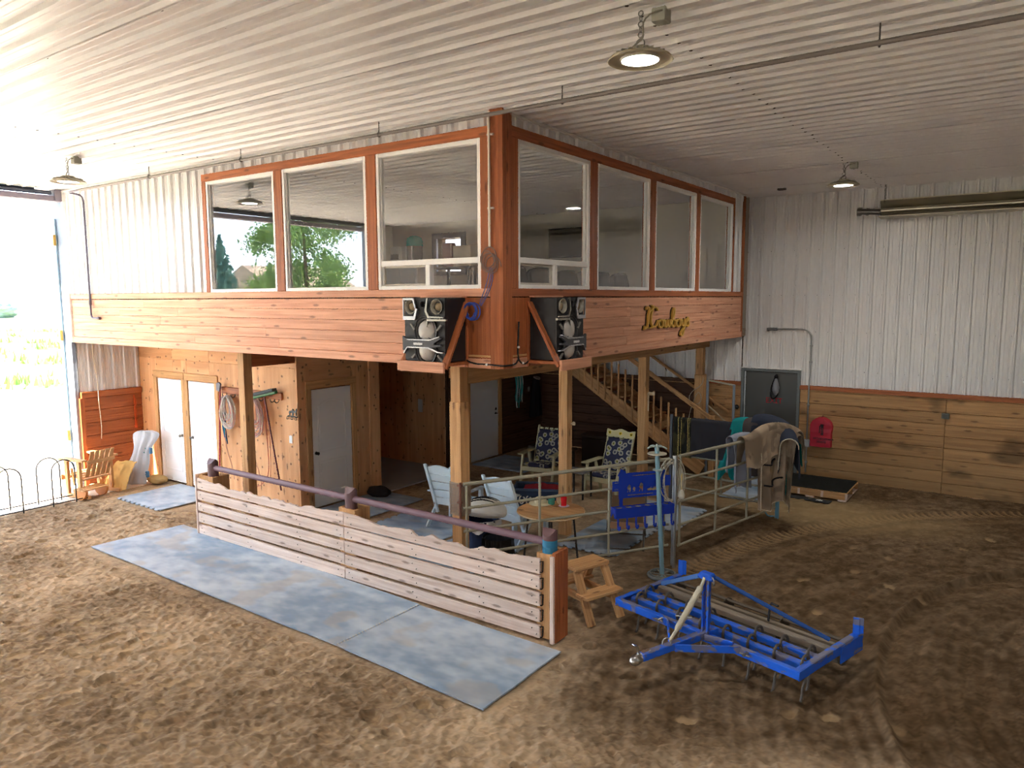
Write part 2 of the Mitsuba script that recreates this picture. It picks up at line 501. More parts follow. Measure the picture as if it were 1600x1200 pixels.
def dirt():
    r = np.random.default_rng(11)
    xs = np.arange(-9.2, 8.2, 0.019)
    ys = np.concatenate([np.arange(-4.9, 0.0, 0.0155), np.arange(0.0, YB + 0.02, 0.03)])
    X, Y = np.meshgrid(xs, ys, indexing='ij')
    P = np.stack([X, Y, 0 * X], -1)
    fb, no = meshkit.fbm, meshkit.noise
    cx, cy = 8.7, 1.6
    R = np.hypot(X - cx, Y - cy)
    ang = np.arctan2(Y - cy, X - cx)
    wob = 0.10 * no(P * 0.7, 5)
    harrow = np.clip((X - 1.0 + 0.25 * (Y + 1.5)) / 0.8, 0, 1) * np.clip((Y + 1.9 - 0.35 * (X - 2)) / 0.7, 0, 1)   # the groomed arena
    rough = 1 - harrow
    z = 0.022 * (fb(P * 2.1, 3, 1) - 0.5) + rough * (0.036 * (fb(P * 6.5, 3, 2) - 0.5) + 0.042 * (fb(P * 17, 2, 3) - 0.5)) + 0.022 * (no(P * 33, 4) - 0.5) * (0.5 + 0.5 * rough)
    # raked grooves and ripples of the groomed part
    g = np.sin(2 * PI * (R + wob) / 0.135)
    z += harrow * (0.007 * g * (0.4 + no(P * 1.2, 8)) + 0.011 * (fb(P * 15, 2, 6) - 0.5))
    z += harrow * 0.009 * np.sin(2 * PI * (R + wob) / 0.62)
    z += harrow * 0.005 * np.sin(2 * PI * ang * R / 0.085) * np.clip(no(P * 0.8, 12) * 2 - 0.9, 0, 1)
    rd = R + wob * 0.6
    z += harrow * (0.045 * np.exp(-((rd - 5.02) / 0.05) ** 2) - 0.03 * np.exp(-((rd - 4.92) / 0.07) ** 2))
    # the tyre track
    tr = R - 7.42
    lug = np.clip(np.sin(2 * PI * (ang * 7.4 / 0.115 + np.sign(tr) * tr * 2.2)) * 2, -1, 1)
    band = np.exp(-(np.abs(tr) / 0.17) ** 6) * (ang > 1.9) * (ang < 3.05)
    z = z * (1 - 0.85 * band) + band * (-0.022 + 0.015 * lug * (0.6 + 0.6 * no(P * 3, 31)))
    tr2 = R - 6.95
    band2 = np.exp(-(np.abs(tr2) / 0.1) ** 6) * (ang > 2.1) * (ang < 3.0) * 0.6
    z = z * (1 - 0.6 * band2) + band2 * (-0.01 + 0.007 * np.clip(np.sin(2 * PI * ang * 7.0 / 0.1) * 2, -1, 1))
    # prints: hooves and boots
    light = np.zeros_like(z)
    prints = []
    for k in range(330):
        x, y = r.uniform(-8.9, 5.2), r.uniform(-4.8, 0.5)
        if y > -1.9 and -6.3 < x < 1.15:
            continue
        dense = 0.75 if x < 1.3 else 0.25
        if r.random() < dense:
            prints.append((x, y, r.uniform(0.045, 0.08), r.uniform(0.9, 1.7), r.uniform(0, PI), r.uniform(0.012, 0.045), r.random() < 0.14))
    for k in range(60):
        prints.append((r.normal(-2.6, 1.0), r.normal(-3.2, 0.4), r.uniform(0.04, 0.075), r.uniform(1, 1.6), r.uniform(0, PI), 0.014, True))
    for x, y in ((2.62, 2.9), (3.0, 1.95), (3.55, 3.3), (3.4, 4.4), (2.9, 4.6), (4.2, 5.4), (3.1, 3.6), (3.0, 0.9), (3.6, -0.2), (3.3, -0.35), (4.1, -0.05), (2.6, -0.95), (4.5, 6.1), (3.9, 3.0)):
        prints.append((x, y, 0.06, 1.5, r.uniform(0, PI), 0.014, True))
    for x, y, a, e, t, dep, lit in prints:
        i0, i1 = np.searchsorted(xs, [x - 0.4, x + 0.4])
        j0, j1 = np.searchsorted(ys, [y - 0.4, y + 0.4])
        if i1 <= i0 or j1 <= j0:
            continue
        sx, sy = X[i0:i1, j0:j1] - x, Y[i0:i1, j0:j1] - y
        u, v = sx * math.cos(t) + sy * math.sin(t), -sx * math.sin(t) + sy * math.cos(t)
        q = np.hypot(u / e, v) / a + 0.16 * (no(P[i0:i1, j0:j1] * 14, 9) - 0.5)
        bowl = np.clip(1.12 - q, 0, 1) ** 0.6
        zz = z[i0:i1, j0:j1]
        ins = np.clip((1.05 - q) / 0.18, 0, 1)
        base = zz.mean() - dep
        z[i0:i1, j0:j1] = zz * (1 - ins) + (base + 0.25 * (zz - zz.mean())) * ins + 0.34 * dep * np.exp(-((q - 1.18) / 0.16) ** 2)
        if lit:
            light[i0:i1, j0:j1] = np.maximum(light[i0:i1, j0:j1], ins * r.uniform(0.35, 0.8))
    # boot treads
    for x, y, t in ((-6.3, -2.55, 0.2), (-5.9, -2.5, 0.3), (-6.1, -2.8, 0.25), (1.95, -1.9, 0.1), (2.5, -1.4, 0.8), (1.5, -1.5, 1.0), (3.0, -1.75, 0.2), (3.4, -1.3, 0.4), (2.0, -0.9, 0.7), (2.9, -1.15, 0.6)):
        sx, sy = X - x, Y - y
        u, v = sx * math.cos(t) + sy * math.sin(t), -sx * math.sin(t) + sy * math.cos(t)
        m = np.clip((0.17 - np.abs(u)) / 0.02, 0, 1) * np.clip((0.055 - np.abs(v)) / 0.02, 0, 1)
        z = z * (1 - 0.7 * m) + m * (-0.012 + 0.006 * np.sin(2 * PI * u / 0.034))
    f = flat_zone(X, Y)
    z = z * (1 - f) - 0.012 * f - 0.004
    # the colour of the dirt itself: dry crust, damp patches, fine straw
    n1, n2, n3 = fb(P * 0.8, 4, 21), fb(P * 9, 3, 22), no(P * 48, 23)
    dry = np.clip(0.5 + 1.2 * (n1 - 0.5) + 0.6 * (n2 - 0.5) + 0.55 * (n3 - 0.5), 0, 1)[..., None]
    col = A(*S(116, 96, 74)) * (1 - dry) + A(*S(194, 170, 140)) * dry
    damp = (harrow * np.clip(0.80 - 0.5 * (n2 - 0.5), 0, 1))[..., None]
    col = col * (1 - damp) + damp * (A(*S(84, 66, 46)) * (0.75 + 0.5 * n3[..., None]))
    press = (band * np.clip(lug, 0, 1) * 0.5 + 0.25 * band2)[..., None]
    col = col * (1 - press) + A(*S(172, 142, 104)) * press
    dust = np.clip(1.4 - np.hypot((X - 1.9) / 2.0, (Y - 6.3) / 0.9), 0, 1)[..., None] * 0.55
    col = col * (1 - dust) + A(*S(168, 144, 104)) * dust
    col = col * (1 - 0.55 * light[..., None]) + A(*S(206, 178, 138)) * 0.55 * light[..., None]
    P[..., 2] = z
    m = sheet(P)
    return mikit.ply(m, 'dirt', True, uv=np.stack([X, Y], -1).reshape(-1, 2), color=col.reshape(-1, 3))


struct('floor', 'brown trampled dirt floor of the riding arena with hoof prints and rake marks')
scene['floor'] = dirt()
BROWN = S(112, 88, 62)
for k, (x0, x1, y0, y1) in enumerate(((-9.2, 8.2, -19, -4.9), (8.18, 24, -19, YB))):
    P = np.array([[[x, y, -0.012] for y in (y0, y1)] for x in (x0, x1)], float)
    part('floor', 'outer_dirt', sheet(P), ('matte', BROWN))

# ---- ceiling
struct('ceiling', 'white ribbed steel ceiling of the arena', B((XL - 0.1, -19.2, H + 0.06), (24.2, YB + 0.2, H + 0.16)), ('matte', S(150, 150, 148)))  # solid slab above the steel sheets, unseen, keeps light out
for j, (x0, x1) in enumerate(((XL, -4.9), (-4.94, 2.42), (2.38, 9.7), (9.66, 17), (16.96, 24))):
    steel('ceiling', -19.0, YB, x0, x1, (0, 1, 0), (1, 0, 0), (0, 0, -1), (0, 0, H), step=0.004 * (j % 2))
screws('ceiling', [(x + 0.02 * rng.standard_normal(), k * PITCH9 + 0.055, H - 0.001) for k in range(-36, 38) for x in (-9.3, -7.5, -5.7, -4.92, -3.9, -2.1, -0.3, 1.5, 2.4, 3.3, 5.1) if k % 2 == int(abs(x) * 2) % 2 or x in (-4.92, 2.4)], (0, 0, -1), 0.011, S(52, 48, 46))
screws('ceiling', [(x + 0.02 * rng.standard_normal(), k * PITCH9, H - 0.030) for k in range(-36, 38) for x in (-4.92, 2.4)], (0, 0, -1), 0.014, S(52, 48, 46))

# ---- back wall
struct('wall_back', 'back wall of white ribbed steel above stained wooden wainscot boards',
       cat([B((x0, YB + 0.04, z0), (x1, YB + 0.2, z1)) for x0, x1, z0, z1 in ((-10.1, -8.3, -0.1, H + 0.1), (-7.47, 24.2, -0.1, H + 0.1), (-8.3, -7.47, -0.1, 4.3), (-8.3, -7.47, 5.16, H + 0.1))]), ('matte', S(70, 52, 36)))
DX0, DX1, DZ = -0.10, 1.08, 2.13
for s0, s1, l0, l1 in ((XL, -0.12, 1.84, 2.95), (-0.12, DX0, 1.84, H), (DX0, DX1, DZ + 0.01, H), (DX1, 24, 1.84, H)):
    steel('wall_back', s0, s1, l0, l1, (1, 0, 0), (0, 0, 1), (0, -1, 0), (0, YB, 0))
screws('wall_back', [(k * PITCH9 - 0.05, YB - 0.001, z) for k in range(-6, 36) for z in (2.15, 2.9, 3.62, 4.5) if not (DX0 < k * PITCH9 - 0.05 < DX1 and z < 2.3)], (0, -1, 0), 0.008, S(140, 142, 144))
rows = [0.0, 0.2, 0.415, 0.63, 0.845, 1.06, 1.275, 1.49, 1.74]
for k in range(8):
    xs = [XL, -6.2, -2.9, -0.8, DX0, None, DX1, 3.62, 8.5, 13.4, 18.3, 24]
    for a, b in zip(xs[:-1], xs[1:]):
        if a is None or b is None:
            continue
        d = 0.004 * rng.random()
        part('wall_back', 'board', wB((a + 0.003, YB - 0.03 - d, rows[k] + 0.003), (b - 0.003, YB + 0.03, rows[k + 1] - 0.003), 0, 0.004), 'dark_wood' if b <= DX0 and b != DX0 else 'wainscot')  # darker brown boards along the stretch under the loft and stairs
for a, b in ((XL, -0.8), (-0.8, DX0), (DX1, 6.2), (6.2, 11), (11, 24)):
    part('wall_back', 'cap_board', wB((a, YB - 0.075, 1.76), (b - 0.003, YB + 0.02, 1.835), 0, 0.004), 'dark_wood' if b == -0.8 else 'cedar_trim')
    part('wall_back', 'ledge', wB((a, YB - 0.045, 1.737), (b, YB + 0.02, 1.76), 0, 0.002), 'wainscot')

# ---- the far walls of the arena
struct('wall_right', 'far end wall of white ribbed steel', B((24, -19.2, -0.1), (24.2, YB + 0.2, H + 0.1)), ('matte', S(150, 150, 148)))
steel('wall_right', -19, YB, 0, H, (0, 1, 0), (0, 0, 1), (-1, 0, 0), (24, 0, 0), width=3.6576)
OX0, OX1, OZ = -9.0, -2.0, 4.5          # two unseen doorways behind the camera, placed to light camera-facing surfaces and the alcove
QX0, QX1, QZ = 6.5, 10.5, 4.0
struct('wall_front', 'long side wall of white ribbed steel, with two unseen doorways placed to let in daylight', cat([B((x0, -19.2, z0), (x1, -19.02, z1)) for x0, x1, z0, z1 in ((-10.1, OX0, -0.1, H + 0.1), (OX1, QX0, -0.1, H + 0.1), (QX1, 24.2, -0.1, H + 0.1), (OX0, OX1, OZ, H + 0.1), (QX0, QX1, QZ, H + 0.1))]), ('matte', S(150, 150, 148)))
for x0, x1, z0 in ((XL, OX0, 1.8), (OX0, OX1, OZ), (OX1, QX0, 1.8), (QX0, QX1, QZ), (QX1, 24, 1.8)):
    steel('wall_front', x0, x1, z0, H, (1, 0, 0), (0, 0, 1), (0, 1, 0), (0, -19, 0), width=3.6576)
for k in range(8):
    for x0, x1 in ((XL, OX0), (OX1, QX0), (QX1, 24)):
        part('wall_front', 'board', wB((x0, -19.02, rows[k] + 0.003), (x1, -18.97, rows[k + 1] - 0.003), 0, 0.004), 'wainscot')
for x in (OX0, OX1, QX0, QX1):
    part('wall_front', 'jamb', B((x - 0.06, -19.25, 0), (x + 0.06, -18.95, OZ), 0.005), ('satin', S(120, 132, 150)))

# ---- end wall with the big opening (y -7.7 .. 0)
OY = -7.7
struct('wall_left', 'end wall with the wide open arena doorway')
steel('wall_left', -19, OY, 0, H, (0, 1, 0), (0, 0, 1), (1, 0, 0), (XL - 0.03, 0, 0), width=1.8288)
part('wall_left', 'backing', B((XL - 0.25, -19.1, -0.1), (XL - 0.06, OY, H)), ('matte', S(170, 170, 168)))
part('wall_left', 'backing', B((XL - 0.25, 0.0, -0.1), (XL - 0.06, YB + 0.1, H)), ('matte', S(196, 196, 194)))
steel('wall_left', 0.02, LY, 1.84, ZB, (0, 1, 0), (0, 0, 1), (1, 0, 0), (XL, 0, 0))
for k in range(7):
    z0, z1 = 0.245 * k, 0.245 * (k + 1)
    part('wall_left', 'board', wB((XL - 0.05, 0.07, z0 + 0.003), (XL + 0.03, LY, z1 - 0.003), 1, 0.004), 'cedar_trim')
part('wall_left', 'cap_board', wB((XL - 0.05, 0.03, 1.72), (XL + 0.06, LY, 1.835), 1, 0.004), 'cedar_trim')
part('wall_left', 'edge_board', wB((XL - 0.06, 0.0, 0), (XL + 0.045, 0.08, 1.72), 2, 0.004), 'cedar_trim')
part('wall_left', 'jamb', B((XL - 0.28, -0.05, 0), (XL - 0.02, 0.02, 5.5), 0.005), ('satin', S(120, 132, 150)))
part('wall_left', 'jamb', B((XL - 0.28, OY - 0.05, 0), (XL - 0.02, OY + 0.05, 5.5), 0.005), ('satin', S(120, 132, 150)))
part('wall_left', 'header', B((XL - 0.22, OY - 0.1, 5.385), (XL - 0.02, -0.02, 5.485), 0.01), ('satin', S(132, 124, 138)))
part('wall_left', 'header_end', B((XL - 0.24, -0.17, 5.385), (XL + 0.01, -0.0, 5.60), 0.01), ('satin', S(124, 118, 132)))
part('wall_left', 'upper_rail', B((XL - 0.25, OY - 0.1, 5.53), (XL - 0.12, -0.45, 5.61)), ('satin', S(46, 60, 84)))
part('wall_left', 'roof_edge', B((XL - 0.6, -19.2, H + 0.02), (XL, 0.1, H + 0.2)), ('satin', S(120, 120, 122)))
one('overhead_door_roller', 'dark roller tube of the overhead door under the ceiling at the opening', 'roller', cyl((XL - 0.065, OY + 0.1, 5.535), (XL - 0.065, -0.2, 5.535), 0.035, 12), ('satin', S(70, 76, 92)))
lf = thing('swing_door_leaf', 'pale blue door leaf folded back outside the left edge of the loft', 'door leaf')
part(lf, 'panel', B((XL - 0.36, -0.055, 0.3), (XL - 0.29, 0.5, 5.1), 0.004), ('satin', S(178, 206, 222)))
part(lf, 'stile', B((XL - 0.37, -0.085, 0.3), (XL - 0.28, -0.055, 5.1), 0.004), ('satin', S(160, 190, 208)))
for z in (2.82, 0.9, 4.6):
    part(lf, 'hinge', cat([B((XL - 0.30, -0.115, z), (XL - 0.26, -0.08, z + 0.2), 0.003), cyl((XL - 0.27, -0.12, z), (XL - 0.27, -0.12, z + 0.2), 0.014, 8)]), ('satin', S(206, 168, 84)), label='brass coloured hinge')

# ---- the loft: floor, frieze, trims
struct('ceiling_lower', 'dark underside of the loft floor', B((XL, 0.06, ZB), (-0.06, YB, ZB + 0.16)), ('matte', S(120, 92, 62)))
for k in range(15):
    y = 0.35 + 0.56 * k
    part('ceiling_lower', 'joist', wB((XL + 0.05, y, ZB - 0.001), (-0.1, y + 0.04, ZB + 0.005), 0, 0.001), 'pine')
W1 = [(-5.455, -3.85), (-3.675, -2.055), (-1.88, -0.268)]
W2 = [(0.27, 1.92), (2.11, 3.75), (3.94, 5.60), (5.765, 7.46)]
WZ0, WZ1 = 3.69, 5.335
fl = struct('wall_loft_front', 'loft front: white ribbed steel and orange stained trim over a band of cedar boards', B((XL, 0.03, ZB + 0.02), (-0.04, 0.12, 3.60)), ('matte', S(60, 40, 26)))
for x0, x1, z0 in ((XL, -5.55, 3.70), (-5.55, -0.13, 5.44)):
    steel(fl, x0, x1, z0, H, (1, 0, 0), (0, 0, 1), (0, -1, 0), (0, 0.0, 0))
part(fl, 'inner_wall', B((XL, 0.04, 3.6), (-5.5, 0.14, H)), ('matte', S(214, 210, 200)))
part(fl, 'inner_wall', B((-5.5, 0.04, 5.42), (0, 0.14, H)), ('matte', S(214, 210, 200)))
zr = [2.905, 3.04, 3.178, 3.316, 3.454, 3.592]
for k in range(5):
    cuts = [XL + 0.03, *sorted(rng.uniform(-8.5, -2.2, 2)), -0.80]
    for a, b in zip(cuts[:-1], cuts[1:]):
        d = 0.003 * rng.random()
        part(fl, 'board', wB((a + 0.001, -0.016 - d, zr[k] + 0.0012), (b - 0.001, 0.03, zr[k + 1] - 0.0012), 0, 0.003), 'cedar')
part(fl, 'corner_panel', wB((-0.50, -0.022, 2.86), (-0.14, 0.03, 3.592), 2, 0.003), 'cedar_trim')
part(fl, 'corner_panel', wB((-0.80, -0.018, 2.86), (-0.50, 0.03, 3.592), 2, 0.003), 'cedar_trim')
part(fl, 'batten', wB((-0.50, -0.05, 2.80), (-0.46, -0.02, 3.592), 2, 0.003), 'cedar_trim')
part(fl, 'batten', wB((-0.46, -0.035, 2.92), (-0.14, -0.02, 2.945), 0, 0.003), 'pine')
part(fl, 'lower_trim', wB((XL, -0.036, ZB), (-0.02, 0.03, 2.905), 0, 0.004), 'cedar')
part(fl, 'sill_trim', wB((XL, -0.036, 3.602), (-0.13, 0.04, 3.694), 0, 0.004), 'cedar')
part(fl, 'head_trim', wB((-5.55, -0.036, 5.336), (-0.13, 0.04, 5.445), 0, 0.004), 'cedar_trim')
for a, b in ((-5.55, -5.455), (-3.85, -3.675), (-2.055, -1.88), (-0.268, -0.13)):
    part(fl, 'mullion_trim', wB((a + 0.001, -0.036, 3.695), (b - 0.001, 0.1, 5.335), 2, 0.004), 'cedar_trim')
part(fl, 'end_trim', B((XL - 0.05, -0.05, ZB), (XL + 0.02, 0.03, H), 0.004), ('satin', S(226, 226, 226)))
part(fl, 'eave_trim', B((XL, -0.06, H - 0.055), (-0.13, 0.0, H - 0.03), 0.003), ('satin', S(206, 204, 200)))

fs = struct('wall_loft_side', 'side of the loft: four windows in dark orange trim over a band of cedar boards', B((-0.12, 0.03, ZB + 0.02), (-0.03, LOFT_D, 3.60)), ('matte', S(60, 40, 26)))
steel(fs, 0.09, LOFT_D, 5.455, H, (0, 1, 0), (0, 0, 1), (1, 0, 0), (0, 0, 0))
steel(fs, 7.545, LOFT_D - 0.02, 3.694, 5.455, (0, 1, 0), (0, 0, 1), (1, 0, 0), (-0.012, 0, 0))
part(fs, 'inner_wall', B((-0.14, 0.1, 5.42), (-0.04, LOFT_D, H)), ('matte', S(214, 210, 200)))
part(fs, 'inner_wall', B((-0.14, 7.5, 3.6), (-0.04, LOFT_D, 5.42)), ('matte', S(214, 210, 200)))
part(fs, 'return_wall', B((-0.14, LOFT_D - 0.08, ZB), (-0.06, YB + 0.05, H)), ('matte', S(150, 140, 130)))
for k in range(5):
    cuts = [0.80, *sorted(rng.uniform(2.4, 7.0, 2)), LOFT_D - 0.02]
    for a, b in zip(cuts[:-1], cuts[1:]):
        d = 0.003 * rng.random()
        part(fs, 'board', wB((-0.03, a + 0.001, zr[k] + 0.0012), (0.016 + d, b - 0.001, zr[k + 1] - 0.0012), 1, 0.003), 'cedar')
part(fs, 'corner_panel', wB((-0.03, 0.14, 2.86), (0.022, 0.44, 3.592), 2, 0.003), 'cedar_trim')
part(fs, 'corner_panel', wB((-0.03, 0.44, 2.86), (0.018, 0.80, 3.592), 2, 0.003), 'cedar_trim')
part(fs, 'batten', wB((0.02, 0.44, 2.80), (0.05, 0.48, 3.592), 2, 0.003), 'cedar_trim')
part(fs, 'batten', wB((0.02, 0.14, 2.92), (0.035, 0.44, 2.945), 1, 0.003), 'pine')
part(fs, 'lower_trim', wB((-0.03, 0.02, ZB), (0.036, LOFT_D, 2.905), 1, 0.004), 'cedar')
part(fs, 'sill_trim', wB((-0.04, 0.13, 3.602), (0.036, LOFT_D, 3.694), 1, 0.004), 'cedar_trim')
part(fs, 'head_trim', wB((-0.04, 0.09, 5.336), (0.036, 7.545, 5.455), 1, 0.004), 'cedar_trim')
for a, b in ((0.02, 0.27), (1.92, 2.11), (3.75, 3.94), (5.60, 5.765), (7.46, 7.545)):
    part(fs, 'mullion_trim', wB((-0.1, a + 0.001, 3.695), (0.036, b - 0.001, 5.335), 2, 0.004), 'cedar_trim')
part(fs, 'end_trim', wB((-0.12, LOFT_D - 0.02, ZB), (0.036, LOFT_D + 0.03, H), 2, 0.004), 'cedar_trim')
part(fs, 'eave_trim', B((0.0, 0.09, H - 0.055), (0.05, LOFT_D, H - 0.03), 0.003), ('satin', S(206, 204, 200)))
part(fl, 'corner_post', cat([wB((-0.13, -0.05, 2.80), (0.05, 0.02, H - 0.005), 2, 0.004), wB((-0.02, 0.021, 2.80), (0.05, 0.13, H - 0.005), 2, 0.004)]), 'cedar_trim')

# ---- loft windows
WHERE = {1: 'leftmost big loft window, first from the open doorway', 2: 'second loft window from the doorway, mirroring a leafy tree', 3: 'loft window just left of the corner post, with two small sliders below',
         4: 'loft window just right of the corner post, with two small sliders below', 5: 'second loft window right of the corner post', 6: 'third loft window right of the corner post', 7: 'narrow looking loft window nearest the back wall'}


def window(n, o, s, up, out, w, h, bars):
    """a white vinyl window; o: its lower left corner, s: along the wall, out: outwards"""
    name = struct(f'window_{n}', 'white framed ' + WHERE[n])
    o, s, up, out = A(*o), A(*s), A(*up), A(*out)

    def fbox(a0, a1, b0, b1, d0, d1, c=0.004):
        m = cbox(a1 - a0, b1 - b0, d1 - d0, c)
        M = np.eye(4)
        M[:3, :3] = np.stack([s, up, np.cross(s, up)], 1)
        sign = np.cross(s, up) @ out
        M[:3, 3] = o + s * (a0 + a1) / 2 + up * (b0 + b1) / 2 + np.cross(s, up) * sign * (d0 + d1) / 2
        m.apply_transform(M)
        return m
    fr, V = 0.048, S(240, 240, 238)
    part(name, 'frame', cat([fbox(0, fr, 0, h, -0.07, 0.02), fbox(w - fr, w, 0, h, -0.07, 0.02), fbox(fr, w - fr, 0, fr, -0.07, 0.02), fbox(fr, w - fr, h - fr, h, -0.07, 0.02)]), ('satin', V))
    inner = [fbox(fr, fr + 0.02, fr, h - fr, -0.06, -0.01), fbox(w - fr - 0.02, w - fr, fr, h - fr, -0.06, -0.01)]
    part(name, 'bead', cat(inner), ('satin', S(210, 212, 210)))

    def pane(a0, a1, b0, b1, d):
        P = np.array([[o + s * a + up * b + out * d for b in (b0, b1)] for a in (a0, a1)])
        part(name, 'pane', sheet(P), 'glass')
    if not bars:
        pane(fr, w - fr, fr, h - fr, -0.02)
        return
    zb, m = 0.29, w / 2
    part(name, 'transom', fbox(fr, w - fr, zb, zb + 0.065, -0.07, 0.015), ('satin', V))
    part(name, 'centre_bar', fbox(m - 0.035, m + 0.035, fr, zb, -0.07, 0.01), ('satin', V))
    pane(fr, w - fr, zb + 0.065, h - fr, -0.02)
    pane(m + 0.035, w - fr, fr, zb, -0.02)
    sl = part(name, 'slider_frame', cat([fbox(fr, m - 0.035, fr, fr + 0.025, -0.055, -0.02), fbox(fr, m - 0.035, zb - 0.025, zb, -0.055, -0.02), fbox(fr, fr + 0.025, fr, zb, -0.055, -0.02), fbox(m - 0.06, m - 0.035, fr, zb, -0.055, -0.02)]), ('satin', S(180, 176, 166)))
    pane(fr, m - 0.035, fr, zb, -0.035)


for n, (a, b) in enumerate(W1):
    window(n + 1, (a, -0.008, WZ0), (1, 0, 0), (0, 0, 1), (0, -1, 0), b - a, WZ1 - WZ0, n == 2)
for n, (a, b) in enumerate(W2):
    window(n + 4, (0.008, a, WZ0), (0, 1, 0), (0, 0, 1), (1, 0, 0), b - a, WZ1 - WZ0, n == 0)

# ---- inside of the loft
CREAM = S(206, 202, 188)
struct('wall_loft_inner', 'cream inner back wall of the loft room seen through the glass')
for x0, x1, z0, z1 in ((XL, -8.35, 2.95, H), (-7.42, -0.1, 2.95, H), (-8.35, -7.42, 2.95, 4.28), (-8.35, -7.42, 5.2, H)):
    part('wall_loft_inner', 'wall_sheet', B((x0, YB - 0.14, z0), (x1, YB - 0.06, z1)), ('matte', CREAM))
part('wall_loft_inner', 'end_sheet', B((XL - 0.05, 0.12, 2.95), (XL + 0.04, YB, H)), ('matte', CREAM))
struct('floor_loft', 'carpeted floor of the loft room', B((XL, 0.1, 2.955), (-0.1, YB, 2.985)), ('matte', S(110, 100, 90)))
w8 = struct('window_8', 'small dark framed window in the back of the loft room')
part(w8, 'frame', cat([B((-8.45, YB - 0.19, 4.2), (-8.30, YB - 0.12, 5.3)), B((-7.47, YB - 0.19, 4.2), (-7.32, YB - 0.12, 5.3)), B((-8.45, YB - 0.19, 5.16), (-7.32, YB - 0.12, 5.30)), B((-8.45, YB - 0.19, 4.2), (-7.32, YB - 0.12, 4.3))]), ('satin', S(84, 82, 88)))
part(w8, 'pane', sheet(np.array([[[x, YB - 0.14, z] for z in (4.3, 5.16)] for x in (-8.3, -7.47)])), 'glass')

# ---- store rooms under the loft
PLY = 1.2192


def ply_wall(owner, a0, a1, openings, fix, axis, side, z1=ZB, rowsz=(0, 2.44)):
    """plywood sheets with gaps, on the plane fix; axis 0: along x, 1: along y; side: direction of the outer face"""
    z_rows = [0, 2.44, z1]
    for r0, r1 in zip(z_rows[:-1], z_rows[1:]):
        a = a0
        while a < a1 - 1e-6:
            b = min(a + PLY, a1)
            pieces = [(a, b, r0, r1)]
            for o0, o1, oz in openings:
                nxt = []
                for p0, p1, q0, q1 in pieces:
                    if p1 <= o0 or p0 >= o1 or q0 >= oz:
                        nxt.append((p0, p1, q0, q1))
                        continue
                    if p0 < o0: nxt.append((p0, o0, q0, q1))
                    if p1 > o1: nxt.append((o1, p1, q0, q1))
                    if q1 > oz: nxt.append((max(p0, o0), min(p1, o1), oz, q1))
                pieces = nxt
            BOARD[0] += 1
            for p0, p1, q0, q1 in pieces:
                d = 0.002 * rng.random()
                lo, hi = [0, 0, q0 + 0.001], [0, 0, q1 - 0.001]
                lo[axis], hi[axis] = p0 + 0.0012, p1 - 0.0012
                lo[1 - axis], hi[1 - axis] = sorted((fix + side * d, fix - side * 0.04))
                part(owner, 'plywood_sheet', wB(lo, hi, 2 if q1 - q0 > 1.3 else axis, 0.002, ident=BOARD[0]), 'plywood')
            a = b


struct('wall_lower_front', 'plywood front of the store room under the loft')
D1, D2 = (-9.31, -8.47), (-8.25, -7.39)
ply_wall('wall_lower_front', XL, LX, [(D1[0] - 0.02, D1[1] + 0.02, 2.06), (D2[0] - 0.02, D2[1] + 0.02, 2.06)], LY, 0, -1)
struct('wall_lower_side', 'plywood side wall of the store room, facing the sitting area')
D3 = (1.48, 2.36)
ply_wall('wall_lower_side', LY + 0.001, 2.98, [(D3[0] - 0.02, D3[1] + 0.02, 2.075)], LX, 1, 1)
part('wall_lower_side', 'return', wB((-7.6, 2.98, 0), (LX - 0.002, 3.04, ZB), 0), 'plywood')
part('wall_lower_side', 'corner_board', wB((LX - 0.03, 2.80, 0), (LX + 0.018, 3.06, ZB), 2), 'plywood')
struct('wall_alcove_back', 'plywood back of the open alcove')
ply_wall('wall_alcove_back', -7.65, LX + 0.02, [], 5.15, 0, -1)
part('wall_alcove_back', 'alcove_end', wB((-7.7, 3.0, 0), (-7.64, 5.2, ZB), 1), 'plywood')
struct('wall_lower_inner', 'dark brown board wall with a wide white door behind the sitting area')
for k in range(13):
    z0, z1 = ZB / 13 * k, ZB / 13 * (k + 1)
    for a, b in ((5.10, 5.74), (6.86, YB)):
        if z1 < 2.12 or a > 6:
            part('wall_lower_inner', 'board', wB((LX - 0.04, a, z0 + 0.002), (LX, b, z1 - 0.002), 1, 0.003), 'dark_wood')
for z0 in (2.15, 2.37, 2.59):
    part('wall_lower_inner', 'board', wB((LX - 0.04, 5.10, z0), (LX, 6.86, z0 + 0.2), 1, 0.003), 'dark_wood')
part('wall_lower_inner', 'backing', B((LX - 0.12, 5.1, 0), (LX - 0.06, YB, ZB)), ('matte', S(70, 46, 30)))


